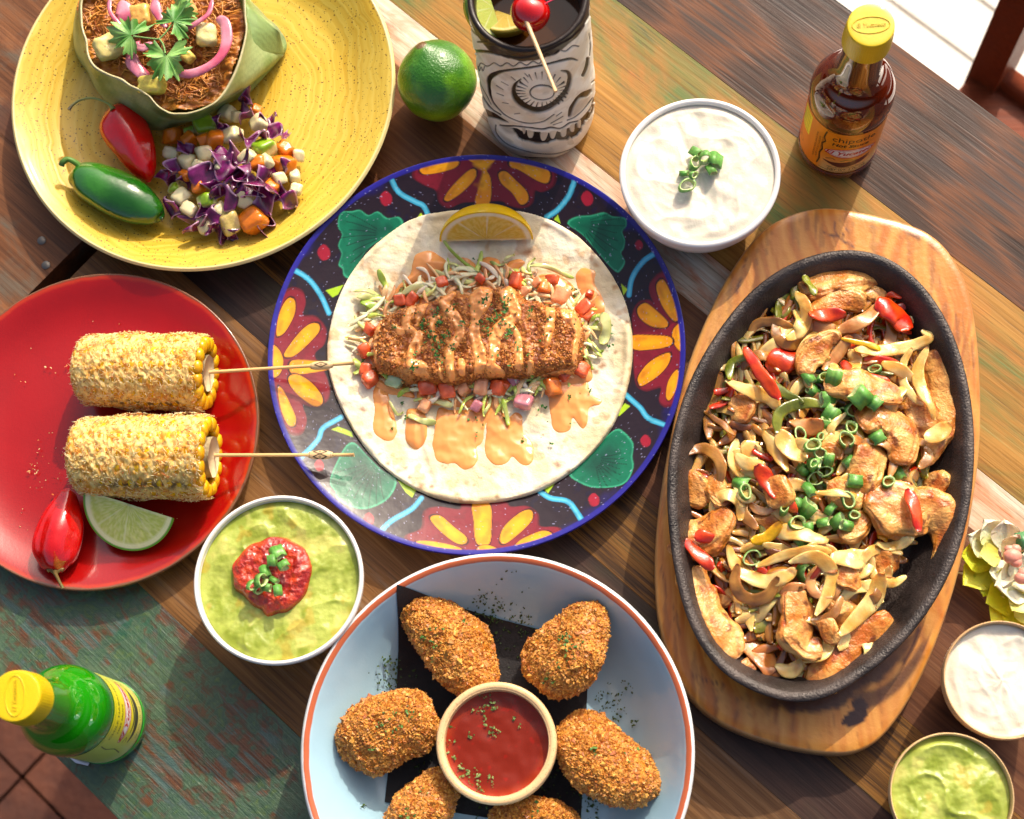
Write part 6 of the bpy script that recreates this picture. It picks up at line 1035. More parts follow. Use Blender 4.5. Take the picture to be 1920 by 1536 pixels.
onions = [([(1603, 656, 22), (1660, 657, 25), (1710, 648, 22), (1745, 632, 16), (1728, 620, 10)], .010, PALE), ([(1500, 602, 18), (1535, 615, 28), (1568, 612, 18)], .006, CLR), ([(1572, 620, 22), (1620, 600, 28), (1652, 568, 20)], .010, CLR), ([(1594, 630, 22), (1568, 668, 24), (1543, 694, 14)], .008, CLR), ([(1407, 628, 12), (1420, 607, 18), (1460, 604, 16), (1492, 615, 8)], .005, BRN), ([(1424, 668, 22), (1460, 640, 24), (1492, 618, 12)], .004, PALE),
    ([(1436, 558, 7), (1430, 590, 8), (1390, 620, 8), (1375, 650, 8), (1374, 674, 8)], .004, BRN), ([(1580, 488, 8), (1610, 485, 13), (1635, 495, 9), (1643, 514, 5)], .010, BRN), ([(1653, 680, 14), (1690, 695, 24), (1714, 714, 12)], .010, PALE), ([(1740, 650, 12), (1722, 690, 22), (1726, 725, 22), (1746, 766, 14), (1752, 788, 7)], .014, PALE), ([(1733, 822, 18), (1755, 815, 36), (1782, 795, 22)], .015, PALE), ([(1360, 714, 8), (1400, 730, 24), (1440, 745, 28), (1464, 766, 12)], .008, PALE),
    ([(1352, 698, 16), (1340, 740, 27), (1330, 780, 23), (1330, 824, 14)], .003, BRN), ([(1318, 770, 9), (1355, 795, 13), (1378, 818, 8)], .006, BRN), ([(1382, 823, 14), (1373, 865, 22), (1400, 890, 22), (1432, 880, 12)], .005, PALE), ([(1393, 828, 24), (1415, 850, 42), (1432, 846, 24)], .004, PALE), ([(1430, 808, 12), (1455, 845, 26), (1477, 884, 14)], .009, PALE), ([(1458, 808, 26), (1485, 845, 40), (1514, 857, 24)], .009, PALE),
    ([(1364, 1022, 14), (1385, 1068, 28), (1430, 1090, 28), (1470, 1082, 24), (1492, 1068, 18)], .008, PALE), ([(1418, 1062, 10), (1470, 1042, 18), (1520, 1033, 20), (1558, 1036, 12)], .010, PALE), ([(1480, 1054, 12), (1530, 1045, 24), (1560, 1075, 26), (1552, 1115, 24), (1530, 1153, 12)], .012, PALE), ([(1652, 1076, 24), (1640, 1120, 34), (1610, 1155, 28), (1573, 1192, 14)], .011, PALE), ([(1384, 1116, 12), (1402, 1150, 20), (1409, 1184, 9)], .003, PALE), ([(1480, 1093, 16), (1440, 1130, 24), (1414, 1174, 14)], .003, PALE),
    ([(1455, 1128, 16), (1468, 1170, 24), (1440, 1192, 18), (1423, 1178, 10)], .001, PALE), ([(1386, 1198, 20), (1425, 1225, 48), (1445, 1260, 32), (1450, 1280, 7)], .002, CLR), ([(1453, 1248, 14), (1485, 1258, 27), (1514, 1230, 14)], .004, PALE), ([(1458, 1298, 12), (1485, 1275, 25), (1515, 1258, 14)], .002, PALE), ([(1450, 998, 20), (1490, 998, 32), (1552, 1017, 20)], .006, PALE), ([(1558, 1043, 24), (1600, 1048, 40), (1628, 1042, 20)], .009, PALE), ([(1608, 908, 20), (1642, 903, 30), (1650, 925, 16)], .006, PALE),
    ([(1344, 856, 14), (1345, 884, 15), (1344, 906, 10)], .004, BRN), ([(1528, 925, 10), (1580, 925, 16), (1612, 932, 8)], .010, PALE), ([(1282, 1008, 9), (1286, 975, 12), (1292, 948, 8)], .001, PALE), ([(1400, 918, 16), (1393, 960, 22), (1422, 992, 16)], .004, BRN), ([(1684, 902, 10), (1710, 925, 22), (1737, 948, 12)], .008, CLR), ([(1653, 1022, 20), (1680, 1045, 18), (1702, 1053, 6)], .001, BRN), ([(1480, 790, 16), (1520, 800, 34), (1545, 790, 18)], .007, CLR), ([(1380, 850, 10), (1400, 870, 26), (1436, 868, 12)], .007, PALE), ([(1440, 950, 14), (1480, 985, 20), (1540, 975, 12)], .004, PALE), ([(1660, 900, 10), (1700, 870, 16), (1720, 850, 8)], .001, BRN), ([(1500, 950, 14), (1560, 980, 22), (1610, 965, 14)], .002, PALE), ([(1430, 1020, 12), (1480, 1030, 20), (1530, 1010, 12)], .004, PALE), ([(1400, 940, 10), (1430, 960, 18), (1470, 940, 10)], .005, CLR), ([(1560, 1130, 12), (1572, 1100, 16), (1590, 1070, 10)], .008, CLR), ([(1700, 740, 8), (1670, 760, 14), (1640, 770, 8)], .008, PALE), ([(1380, 700, 10), (1420, 705, 16), (1460, 720, 12)], .002, BRN), ([(1350, 930, 10), (1370, 1000, 16), (1365, 1060, 10)], .0, BRN), ([(1530, 770, 14), (1560, 800, 24), (1600, 810, 14)], .003, BRN), ([(1640, 830, 12), (1600, 850, 20), (1570, 890, 12)], .003, PALE)]
R_ = random.Random(77)
for _ in range(58):
    while True:
        x, y = R_.uniform(1300, 1760), R_.uniform(540, 1270)
        if math.hypot((x-1540)/(215 if y < 1000 else 190), (y-880)/385) < .95 and not (x > 1660 and y > 1040): break
    a = R_.random()*6.28; l = R_.uniform(70, 140); b = R_.choice((-1, 1))*R_.uniform(.8, 2.2); w0 = R_.uniform(16, 28); onions.append(([(x+l*t*math.cos(a+b*t), y+l*t*math.sin(a+b*t), w0*q_) for t, q_ in ((-.5, .6), (-.25, .95), (0, 1), (.25, .95), (.5, .6))], R_.uniform(.002, .0095), R_.choice((PALE, PALE, PALE, BRN, CLR))))
for k, (pts, lay, c) in enumerate(onions): strip(pts, lay, c, k+1, 'onion_slice', {id(PALE): 'pale glossy onion slice', id(BRN): 'browned onion slice', id(CLR): 'translucent reddish onion slice'}[id(c)], on_m, .07, .5, 16, 'onion slices in the skillet')
GRN, RED, YEL = ((96, 104, 28), (146, 150, 58), (70, 62, 22)), ((196, 40, 16), (226, 82, 36), (130, 20, 12)), ((222, 150, 20), (240, 186, 48), (200, 100, 24))
for k, (pts, lay, c, look) in enumerate([([(1366, 714, 14), (1372, 680, 18), (1407, 667, 14)], .008, GRN, 'curved green pepper strip'), ([(1428, 700, 16), (1465, 735, 20), (1508, 757, 12)], .006, GRN, 'green pepper strip'), ([(1457, 812, 14), (1462, 775, 22), (1500, 757, 22), (1548, 757, 12)], .009, GRN, 'curved green pepper strip'), ([(1458, 600, 18), (1466, 562, 16), (1492, 560, 14), (1505, 578, 18)], .004, GRN, 'dark green pepper curl'), ([(1506, 518, 14), (1520, 535, 15), (1528, 554, 16)], .013, GRN, 'green pepper piece lying on chicken'), ([(1380, 600, 10), (1395, 580, 14), (1440, 575, 12)], .001, GRN, 'dark green pepper strip'),
    ([(1408, 1015, 16), (1440, 1006, 22), (1466, 978, 12)], .008, YEL, 'yellow pepper strip'), ([(1393, 1110, 9), (1450, 1115, 13), (1473, 1118, 7)], .006, GRN, 'thin green pepper strip'), ([(1645, 1000, 20), (1656, 1002, 30), (1668, 1005, 18)], .004, YEL, 'orange yellow pepper piece'), ([(1520, 870, 10), (1540, 940, 18), (1500, 980, 12)], .001, GRN, 'green pepper strip'), ([(1600, 690, 8), (1640, 700, 12), (1680, 700, 8)], .004, GRN, 'green pepper strip'),
    ([(1640, 575, 26), (1662, 578, 46), (1686, 598, 50), (1697, 622, 28)], .010, RED, 'bright red tomato wedge'), ([(1516, 590, 18), (1545, 592, 28), (1588, 588, 16)], .012, RED, 'shiny red pepper piece'), ([(1396, 652, 14), (1420, 690, 24), (1440, 720, 26), (1462, 750, 18)], .013, RED, 'long red pepper strip'), ([(1438, 692, 30), (1468, 676, 54), (1492, 662, 28)], .002, RED, 'broad dark red tomato piece'), ([(1578, 678, 18), (1610, 705, 28), (1668, 718, 14)], .010, RED, 'curved red pepper strip'),
    ([(1596, 643, 24), (1612, 652, 22)], .008, RED, 'small red pepper piece'), ([(1620, 675, 22), (1660, 682, 26), (1694, 694, 16)], .006, RED, 'flat red pepper strip'), ([(1418, 872, 26), (1440, 905, 32), (1456, 935, 18)], .012, RED, 'red tomato wedge'), ([(1283, 1010, 20), (1310, 1040, 27), (1338, 1068, 20)], .013, RED, 'glossy red pepper strip'), ([(1302, 1004, 20), (1320, 1006, 24), (1342, 1012, 14)], .012, RED, 'crumpled red tomato skin'), ([(1346, 1066, 26), (1360, 1062, 28), (1374, 1056, 16)], .002, RED, 'dark red tomato piece'),
    ([(1701, 916, 12), (1715, 955, 25), (1724, 996, 19)], .020, RED, 'wet red pepper strip lying on chicken'), ([(1470, 925, 18), (1482, 945, 20), (1492, 962, 10)], .008, RED, 'red pepper bit'), ([(1636, 762, 10), (1672, 775, 14), (1690, 790, 8)], .010, RED, 'thin red pepper strip'), ([(1660, 560, 10), (1675, 552, 14), (1690, 560, 8)], .006, RED, 'small dark red bit'), ([(1460, 1205, 16), (1472, 1215, 20)], .001, RED, 'hidden red pepper piece'), ([(1405, 850, 14), (1380, 905, 20), (1360, 875, 12)], .0, RED, 'dark red tomato piece'), ([(1520, 1090, 10), (1535, 1070, 14), (1545, 1050, 8)], .009, RED, 'small orange red pepper bit'), ([(1575, 635, 10), (1640, 650, 12), (1652, 665, 8)], .009, YEL, 'thin orange pepper strip')]):
    strip(pts, lay, c, k+70, 'tomato_wedge' if 'tomato' in look else 'pepper_strip', look, pep_m, .30 if 'tomato' in look else .15, .6, 14, 'pepper and tomato pieces in the skillet')
zone_labels(strips, (1240, 460, 1830, 1330), ['top end', 'upper part', 'upper middle', 'middle', 'lower middle', 'lower part', 'bottom end'], ['far left', 'left', 'centre', 'right', 'far right'], 'in the skillet')
# bed of small fried bits under the big pieces
parts = []; R_ = random.Random(11); bedo = np.array([(1400, 600), (1500, 530), (1650, 540), (1720, 640), (1770, 700), (1740, 860), (1700, 980), (1640, 1090), (1600, 1200), (1500, 1260), (1400, 1180), (1310, 1050), (1300, 900), (1340, 760)])
bs = spl(bedo, 5, True); cnt = 0
while cnt < 520:
    x, y = R_.uniform(1300, 1780), R_.uniform(520, 1270)
    if sdpoly(np.array([x]), np.array([y]), bs)[0] < 5: continue
    a = R_.random()*6.28; l = R_.uniform(30, 100); b = R_.uniform(-1.2, 1.2); pts = [(x+l*t*math.cos(a+b*t), y+l*t*math.sin(a+b*t), R_.uniform(10, 24)) for t in (-.5, -.17, .17, .5)]; d = math.hypot((x-1540)/230, (y-860)/400); z = SF+.006+.0105*max(0, 1-d*d)+.004*R_.random()
    P, w_ = wpath(pts, z, 3); w_ = capw(w_, 2); V, F = tubeV(P, w_, w_*.16+.0008, 8, twist=np.full(len(P), R_.uniform(-.8, .8))); t = R_.random(); c = R_.choice([L(206, 140, 64), L(230, 178, 102), L(190, 116, 52), L(130, 72, 30), L(196, 56, 22), L(140, 134, 50), L(236, 200, 130)]); parts.append((V, F, c*R_.uniform(.7, 1.1))); cnt += 1
bw = W(bs[:, 0], bs[:, 1], .03)[:, :2]
def bedz(X, Y, s):
    px, py = PX(np.stack([X, Y, 0*X+.03], -1)); d = np.hypot((px-1540)/230, (py-860)/400); P = np.stack([X, Y, 0*X], -1); return SF+(.004+.0095*np.clip(1-d*d, 0, 1))*sstep(-.003, .012, s)+.0022*fbm(P*110, 3)*sstep(-.002, .006, s)-.001
V, F, sd = field(bw, .001, bedz, .004); n_ = fbm(V*70, 3)[:, None]; m_ = sstep(.1, .4, fbm(V*90+8, 3))[:, None]; col = L(160, 94, 38)*(1-sstep(-.4, .4, n_))+L(216, 154, 78)*sstep(-.4, .4, n_); col = col*(1-m_*.6)+L(150, 48, 20)*m_*.6; parts.append((V, F, col))
V, F, C_ = joinVF(parts); mk('fried_onion_bed', V, F, on_m, None, C_, label='bed of small browned onion and pepper shreds under the chicken', category='fried onions', kind='stuff')
bpy.context.view_layer.update(); dep = bpy.context.evaluated_depsgraph_get()
sks = []
SK = [(1516, 708, 2, 1.), (1542, 710, 3, 0), (1564, 707, 6, 1), (1640, 693, 1, 0), (1525, 732, 3, 1), (1552, 749, 6, 1), (1559, 776, 6, 1), (1577, 775, 2, 0), (1601, 768, 4, 0), (1614, 744, 6, 1), (1640, 756, 3, 1), (1545, 796, 2, 1), (1501, 815, 1, 0), (1538, 819, 5, 0), (1523, 835, 1, 0), (1587, 825, 4, 0), (1645, 820, 3, 1), (1596, 803, 0, 0), (1592, 866, 2, 1), (1554, 861, 2, 1), (1537, 849, 0, 0), (1506, 881, 0, 1), (1525, 873, 2, 0), (1547, 884, 1, 0), (1528, 898, 4, 0), (1684, 888, 2, 1), (1391, 904, 6, 1), (1397, 922, 1, 0), (1504, 878, 0, 1), (1527, 868, 2, 1), (1548, 909, 4, 1), (1517, 918, 2, 1), (1603, 902, 3, 1), (1665, 904, 0, 0), (1470, 957, 2, 0), (1497, 944, 3, 1), (1513, 953, 6, 1), (1590, 938, 1, 0), (1557, 955, 0, 1), (1601, 966, 5, 0), (1493, 982, 4, 0), (1515, 991, 2, 1), (1543, 980, 2, 1), (1570, 977, 3, 1), (1587, 986, 2, 1), (1504, 1017, 2, 1), (1410, 1046, 4, 0), (1510, 1075, 4, .5)]
for i, (x, y, k, lie) in enumerate(SK):
    p_ = drop()(x, y); big = 1.55 if (x, y) in ((1493, 982), (1410, 1046), (1510, 1075), (1397, 922)) else 1.3
    o = scallion(x, y, min(p_[2], .062)+.0016, k, ((.95+R_.uniform(0, .35))*lie+R_.uniform(-.3, .3), R_.uniform(-.35, .35)), R_.uniform(0, 6.28), big*R_.uniform(.75, 1.), 'spring onion slices over the chicken'); sks.append((o, {0: 'small closed green ring', 1: 'round open green ring', 2: 'short green tube', 3: 'flattened green tube', 4: 'wide open green ring', 5: 'thin green ring', 6: 'long green tube'}[k], x, y))
zone_labels(sks, (1370, 680, 1700, 1090), ['top of the heap', 'upper heap', 'middle heap', 'lower heap', 'bottom of the heap'], ['left', 'centre left', 'centre right', 'right'], 'of spring onion')
# ---------------------------------------------------------------- whole lime
c = W(820, 152, .026); V, F = sphere(6); d = V@rotm(.5, .3, .4).T; rr = .0242*(1+.045*np.abs(d[:, 2])**6*np.sign(d[:, 2])+.10*np.exp(-((1-d[:, 2])/.03))+.02*perlin(V*2)); V = V*rr[:, None]*[1., 1.03, .98]
pit = np.clip(perlin(V*900), .1, 1)*.00035; V = V*(1-pit/.024)[:, None]; n_ = sstep(-.4, .5, fbm(V*50, 3))[:, None]; col = L(52, 112, 18)*(1-n_)+L(104, 158, 40)*n_; b = sstep(-.006, -.022, V[:, 2]*.7+V[:, 1]*.7)[:, None]*.75; col = col*(1-b)+L(176, 186, 50)*b
s_ = sstep(.0045, .003, np.linalg.norm(V-V[np.argmax(d[:, 2])]*1.0, axis=1))[:, None]; col = col*(1-s_)+L(110, 80, 44)*s_
mk('lime', V+c, F, M('lime_peel', rough=.3, coat=.5, crough=.18, bump=[(700, .0005, 2)]), None, col, label='whole green lime on the table between yellow plate and skull mug', category='lime')
# ---------------------------------------------------------------- skull mug
m0, m1 = W(1013, 228, 0), W(991, -22, .143); MX, MY = (m0[0]+m1[0])/2, (m0[1]+m1[1])/2; MH = .143; Rb, Rt = .0335, .0332
nz, na = 420, 640; zz = np.linspace(0, MH, nz); a = np.linspace(0, 2*math.pi, na, endpoint=False)
rad = np.interp(zz, [0, .003, .008, .03, .06, .09, .12, .143], [.0300, .0325, .0335, .0345, .0342, .0338, .0335, .0330])
A_, Zz = np.meshgrid(a, zz, indexing='ij'); X = MX+rad[None]*np.cos(A_); Y = MY+rad[None]*np.sin(A_); P = np.stack([X, Y, Zz], -1); px_, py_ = PX(P)
tocam = -(np.cos(A_)*(MX)+np.sin(A_)*(MY))/math.hypot(MX, MY); front = (tocam > -.12).ravel()
n_ = sstep(-.4, .4, fbm(P.reshape(-1, 3)*60, 4))[:, None]; base = L(236, 226, 206, .92)*(1-n_)+L(248, 244, 232, .95)*n_
p = Paint(np.where(front, px_.ravel(), -9999), py_, base); K = L(14, 11, 11)
def ln(pts, w_, dep=1, soft=2.0): p.line(ZM([(a_[0], a_[1])+tuple(q*1.45 for q in a_[2:]) for a_ in pts]), w_*1.45/4.8, K, soft/2.2, 5, dep)
jit = np.random.RandomState(2)
ln([(110, 460), (250, 470), (400, 490), (560, 512), (700, 482), (850, 420), (1000, 330), (1100, 240), (1160, 160), (1215, 60)], 20)
ln([(170, 380), (280, 390), (420, 415)], 12, .6); ln([(60, 180), (140, 300), (260, 370)], 10, .5)
zz_ = [(180, 600)]; 
for k in range(16): t = k/15; zz_.append((200+t*880, 585-90*max(0, t-.35)*1.9*t-(70*t if t > .6 else 0)+(14 if k % 2 else -14)))
ln(zz_, 7); ln([(175, 600), (185, 640), (200, 605), (215, 640), (232, 600)], 6)
ln([(1070, 545, 8), (1000, 530, 15), (850, 570, 14), (700, 600, 14), (500, 630, 14), (380, 650, 20), (290, 690, 34), (268, 760, 24), (290, 880, 13), (350, 980, 10), (450, 1060, 8), (600, 1110, 9), (750, 1100, 8), (860, 1035, 7)], 12)
p.line(ZM([(560, 715, 8), (505, 770, 30), (495, 850, 46), (550, 930, 62), (630, 975, 56), (720, 990, 58), (820, 960, 58), (920, 880, 50), (980, 800, 44), (1003, 710, 40), (985, 655, 30), (925, 638, 10)]), 9, K, 1.6, 5, 1.6)
for k in range(19):      # petals of the eye
    t = math.pi*(.98+1.08*k/18)*1.0 if 0 else -.55+k*(math.pi+1.1)/18; ce, se = math.cos(t), math.sin(t); p.line(ZM([(750+150*ce, 820+92*se, 4), (750+(232)*ce, 822+(148)*se, 16)]), 2, K, .7, 1, .8)
for k in range(9):
    t = math.pi+.45+k*.28; ce, se = math.cos(t), math.sin(t); p.line(ZM([(750+165*ce, 810+105*se, 3), (750+220*ce, 800+150*se, 12)]), 2, K, .7, 1, .7)
el = [(750+108*math.cos(t), 822+66*math.sin(t)) for t in np.linspace(0, 2*math.pi, 15)]; ln(el, 8)
for s_ in ([(340, 770), (400, 810)], [(385, 735), (445, 770)], [(470, 695), (510, 725)], [(340, 840), (405, 860)], [(390, 930), (445, 935)], [(500, 1030), (550, 1022)], [(595, 665), (625, 690)], [(880, 1050), (930, 1015)]): p.line(ZM(s_), 1.5, K, .6, 1, .6)
p.poly(ZM([(985, 1050), (1000, 970), (1060, 880), (1120, 830), (1190, 805), (1200, 830), (1160, 870), (1090, 890), (1040, 960), (1010, 1040)]), K, 1.5, dep=1.2); p.poly(ZM([(1000, 1050), (1050, 950), (1110, 890), (1180, 850), (1180, 920), (1130, 970), (1060, 1030)]), L(150, 128, 104), 5, op=.45)
ln([(980, 1085), (1060, 1045), (1150, 960), (1205, 885)], 8); ln([(830, 1112), (900, 1072), (940, 1050)], 5, .4); ln([(850, 1125), (930, 1100)], 5, .4)
ln([(370, 1130), (500, 1140), (640, 1152), (750, 1167), (830, 1150), (920, 1160), (1000, 1110), (1100, 1080), (1190, 975), (1215, 900)], 10)
p.poly(ZM([(380, 1130), (470, 1140), (520, 1200), (500, 1210), (420, 1190)]), L(110, 92, 76), 4, op=.5)
mo = [(470, 1155), (540, 1172), (640, 1182), (760, 1200), (850, 1190), (920, 1190), (980, 1160), (1040, 1130), (1100, 1085), (1195, 985), (1175, 1055), (1115, 1140), (1105, 1190), (1010, 1255), (930, 1270), (850, 1270), (750, 1305), (650, 1280), (560, 1270), (510, 1215)]
mo2 = spl(mo, 4, True); mo2 = mo2+jit.normal(size=mo2.shape)*5; p.poly(ZM(mo2), K, .9, 1, 1.6)
for t in ([(570, 1150), (605, 1165), (590, 1215), (572, 1190)], [(615, 1175), (672, 1185), (665, 1240), (625, 1240)], [(738, 1195), (805, 1195), (780, 1262), (742, 1262)], [(820, 1185), (880, 1180), (862, 1245), (828, 1245)], [(920, 1180), (972, 1155), (965, 1220), (925, 1232)], [(1000, 1135), (1042, 1112), (1040, 1180), (1008, 1185)], [(1070, 1095), (1102, 1080), (1100, 1150), (1075, 1150)], [(980, 1300), (1000, 1235), (1040, 1290)]): p.poly(ZM(t), L(232, 222, 202), .9, 3, dep=-.2)
ln([(330, 1130), (338, 1200), (420, 1290), (520, 1340), (700, 1385), (850, 1390), (1000, 1350), (1110, 1285)], 6); ln([(240, 1220), (310, 1300), (500, 1400), (700, 1425), (900, 1420), (1080, 1360), (1210, 1250)], 9); ln([(850, 1482), (1000, 1450), (1120, 1380), (1180, 1320)], 8); ln([(560, 1440), (700, 1475), (840, 1470)], 7)
ln([(180, 790), (230, 900), (300, 990), (375, 1035)], 10); p.poly(ZM([(215, 975), (240, 985), (330, 1030), (430, 1090), (440, 1105), (340, 1075), (250, 1050), (225, 1010)]), K, 1.5, dep=1); ln([(150, 500), (155, 620), (175, 760)], 7); ln([(165, 660), (205, 780), (260, 880), (290, 940)], 5, .5); ln([(95, 450), (120, 520), (140, 545)], 16)
ln([(1120, 680), (1150, 610), (1165, 530)], 20); ln([(1195, 750), (1230, 715), (1242, 680)], 7); ln([(1210, 920), (1228, 890), (1240, 850)], 16); ln([(1170, 300), (1190, 400), (1180, 500)], 6, .5); ln([(100, 240), (150, 235)], 5, .4); ln([(1175, 1060), (1205, 1000), (1215, 950)], 12)
# dark glazed lip, running down unevenly
th_ = A_.ravel(); zl = Zz.ravel(); e = MH-.0085-.002*np.sin(th_*3+1)-.0025*fbm(np.stack([np.cos(th_)*3, np.sin(th_)*3, 0*th_], 1), 3); k_ = sstep(-.0008, .0008, zl-e)[:, None]; col = p.c*(1-k_)+L(44, 32, 28)*k_
bk_ = (~front)[:, None]*(sstep(.0006, .0, np.abs(np.mod(zl+.002*np.sin(th_*6), .022)-.011)))[:, None]; col = col*(1-bk_)+K*bk_
gr = sstep(.2, .6, fbm(P.reshape(-1, 3)*130+5, 3))[:, None]*.16; col = col*(1-gr)+L(130, 108, 84)*gr
dp = np.clip(p.d, -.3, 1.6).reshape(na, nz); bulge = .0016*np.exp(-(((px_-1016)/30)**2+((py_-172)/24)**2))*(tocam > 0); rd = rad[None]-.0007*dp+bulge+.0004*fbm(P*70, 3)
V = np.stack([MX+rd*np.cos(A_), MY+rd*np.sin(A_), Zz], -1)
lip = [(.0326, MH+.0012), (.0312, MH+.0018), (.0296, MH+.0008), (.0288, MH-.003), (.0282, MH-.02), (.0278, .03), (.02, .012), (0, .010)]
Lp, _ = lathe([(r, z) for r, z in lip], (MX, MY, 0), na); V = np.concatenate([V, Lp], 1); col = np.concatenate([col.reshape(na, nz, 3), np.broadcast_to(np.array([L(40, 30, 26)]*4+[L(60, 44, 30)]*4), (na, 8, 3))], 1).reshape(-1, 3)
mug = empty('skull_mug', (MX, MY, 0), 'bone white carved skull mug with dark rim, beside the lime', 'mug')
mk('mug_body', V.reshape(-1, 3), gridF(na, nz+8, True), M('carved_ceramic', rough=.42, spec=.35, coat=.12, crough=.12, bump=[(300, .0002)]), mug, col)
a = np.linspace(0, 2*math.pi, 90, endpoint=False); dr_ = M('amber_drink', L(70, 40, 10), .08, spec=.3, coat=.2, crough=.02)
V, F = lathe([(0, MH-.022), (.0281, MH-.022)], (MX, MY, 0), 90); mk('cocktail', V.reshape(-1, 3), F[:, ::-1], dr_, None, None, label='amber brown cocktail inside the skull mug', category='drink')
def slice_(name, c, R_, rx, label, cols, th=.0045, half=True):
    root = empty(name, (c[0], c[1], c[2]-.008), label, 'citrus slice'); n = 50; th_ = np.linspace(0, math.pi if half else 2*math.pi, n); rr = np.linspace(0, 1, 24); T, Rr = np.meshgrid(th_, rr, indexing='ij'); seg = np.abs(np.mod(T/math.pi*4, 1)-.5); pi_ = np.maximum(sstep(.8, .84, Rr), sstep(.44, .48, seg)*.8)[..., None]; pe = sstep(.92, .94, Rr)[..., None]
    col = cols[0]*(1-pi_)+cols[1]*pi_; col = col*(1-pe)+cols[2]*pe; V = np.stack([R_*Rr*np.cos(T), R_*Rr*np.sin(T), 0*T], -1).reshape(-1, 3); V2 = V-[0, 0, th]; m = rotm(*rx); F = gridF(n, 24); e = np.array([[i*24+23, i*24+23+n*24, (i+1)*24+23+n*24, (i+1)*24+23] for i in range(n-1)]+[[j, j+1, j+1+n*24, j+n*24] for j in range(23)]+[[(n-1)*24+j+1, (n-1)*24+j, (n-1)*24+j+n*24, (n-1)*24+j+1+n*24] for j in range(23)])
    mk('flesh', np.concatenate([V, V2])@m.T+c, [np.concatenate([F[:, ::-1], F+n*24, e])], cit_m, root, np.concatenate([col.reshape(-1, 3)]*2))
slice_('lime_slice', W(925, 14, .129), .0165, (.5, -.35, 1.9), 'lime slice floating at the left inside the skull mug', (L(186, 196, 90), L(214, 220, 160), L(110, 146, 40)))
slice_('lime_slice', W(950, 26, .124), .015, (.3, .3, 2.6), 'amber tinted lime slice beneath the other one in the mug', (L(196, 170, 90), L(220, 200, 140), L(140, 130, 40)))
# cherry on a pick
cc = W(994, 24, .150); root = empty('cherry', cc-[0, 0, .009], 'shiny red cocktail cherry speared on a pick over the mug rim', 'cherry'); V, F = sphere(5); V = V*[.0108, .0108, .0103]*(1-.12*np.exp(-((1-V[:, 2])/.12)))[:, None]; V = V@rotm(-.9, .5, 0).T*(1+.02*perlin(V*120))[:, None]
mk('flesh', V+cc, F, M('cherry_skin', L(206, 8, 14), .08, coat=1, crough=.02, sss=.3, bump=[(60, .0008, 2)]), root)
P, w_ = wpath([(1012, 14, 4), (1024, 6, 4), (1036, 0, 4), (1052, -8, 4)], .156, 4); V, F = tubeV(P, .0009, .0009, 8); mk('stem', V, F, M('cherry_stem', L(214, 60, 90), .3, coat=.4), root)
P = np.array([W(985+57*t, 36+136*t, .155+.006*t) for t in np.linspace(0, 1, 9)]); V, F = tubeV(P, np.linspace(.0024, .0018, 9), np.linspace(.0024, .0018, 9), 12); mk('wooden_pick', V, F, pick_m, None, np.tile(L(232, 196, 150), (len(V), 1)), label='pale wooden cocktail pick sticking out of the cherry', category='pick')
# ---------------------------------------------------------------- sauce bottles
def text_mesh(s, size, shear=0, sx=1., bold=0, extr=0):
    cu = bpy.data.curves.new('t', 'FONT'); cu.body = s; cu.size = size; cu.shear = shear; cu.align_x = 'CENTER'; cu.align_y = 'CENTER'; cu.offset = bold; cu.extrude = extr; cu.resolution_u = 3
    o = bpy.data.objects.new('t', cu); S.collection.objects.link(o); bpy.context.view_layer.update(); me = bpy.data.meshes.new_from_object(o.evaluated_get(bpy.context.evaluated_depsgraph_get()))
    import bmesh
    bm = bmesh.new(); bm.from_mesh(me); bmesh.ops.triangulate(bm, faces=bm.faces[:])
    for _ in range(2):
        ed_ = [e for e in bm.edges if abs(e.verts[0].co.x-e.verts[1].co.x) > .0012]; 
        if ed_: bmesh.ops.subdivide_edges(bm, edges=ed_, cuts=1); bmesh.ops.triangulate(bm, faces=bm.faces[:])
    V = np.array([v.co[:] for v in bm.verts]); V[:, 0] *= sx; F = np.array([[v.index for v in f.verts] for f in bm.faces]); bm.free(); bpy.data.objects.remove(o); bpy.data.curves.remove(cu); bpy.data.meshes.remove(me); return V, F
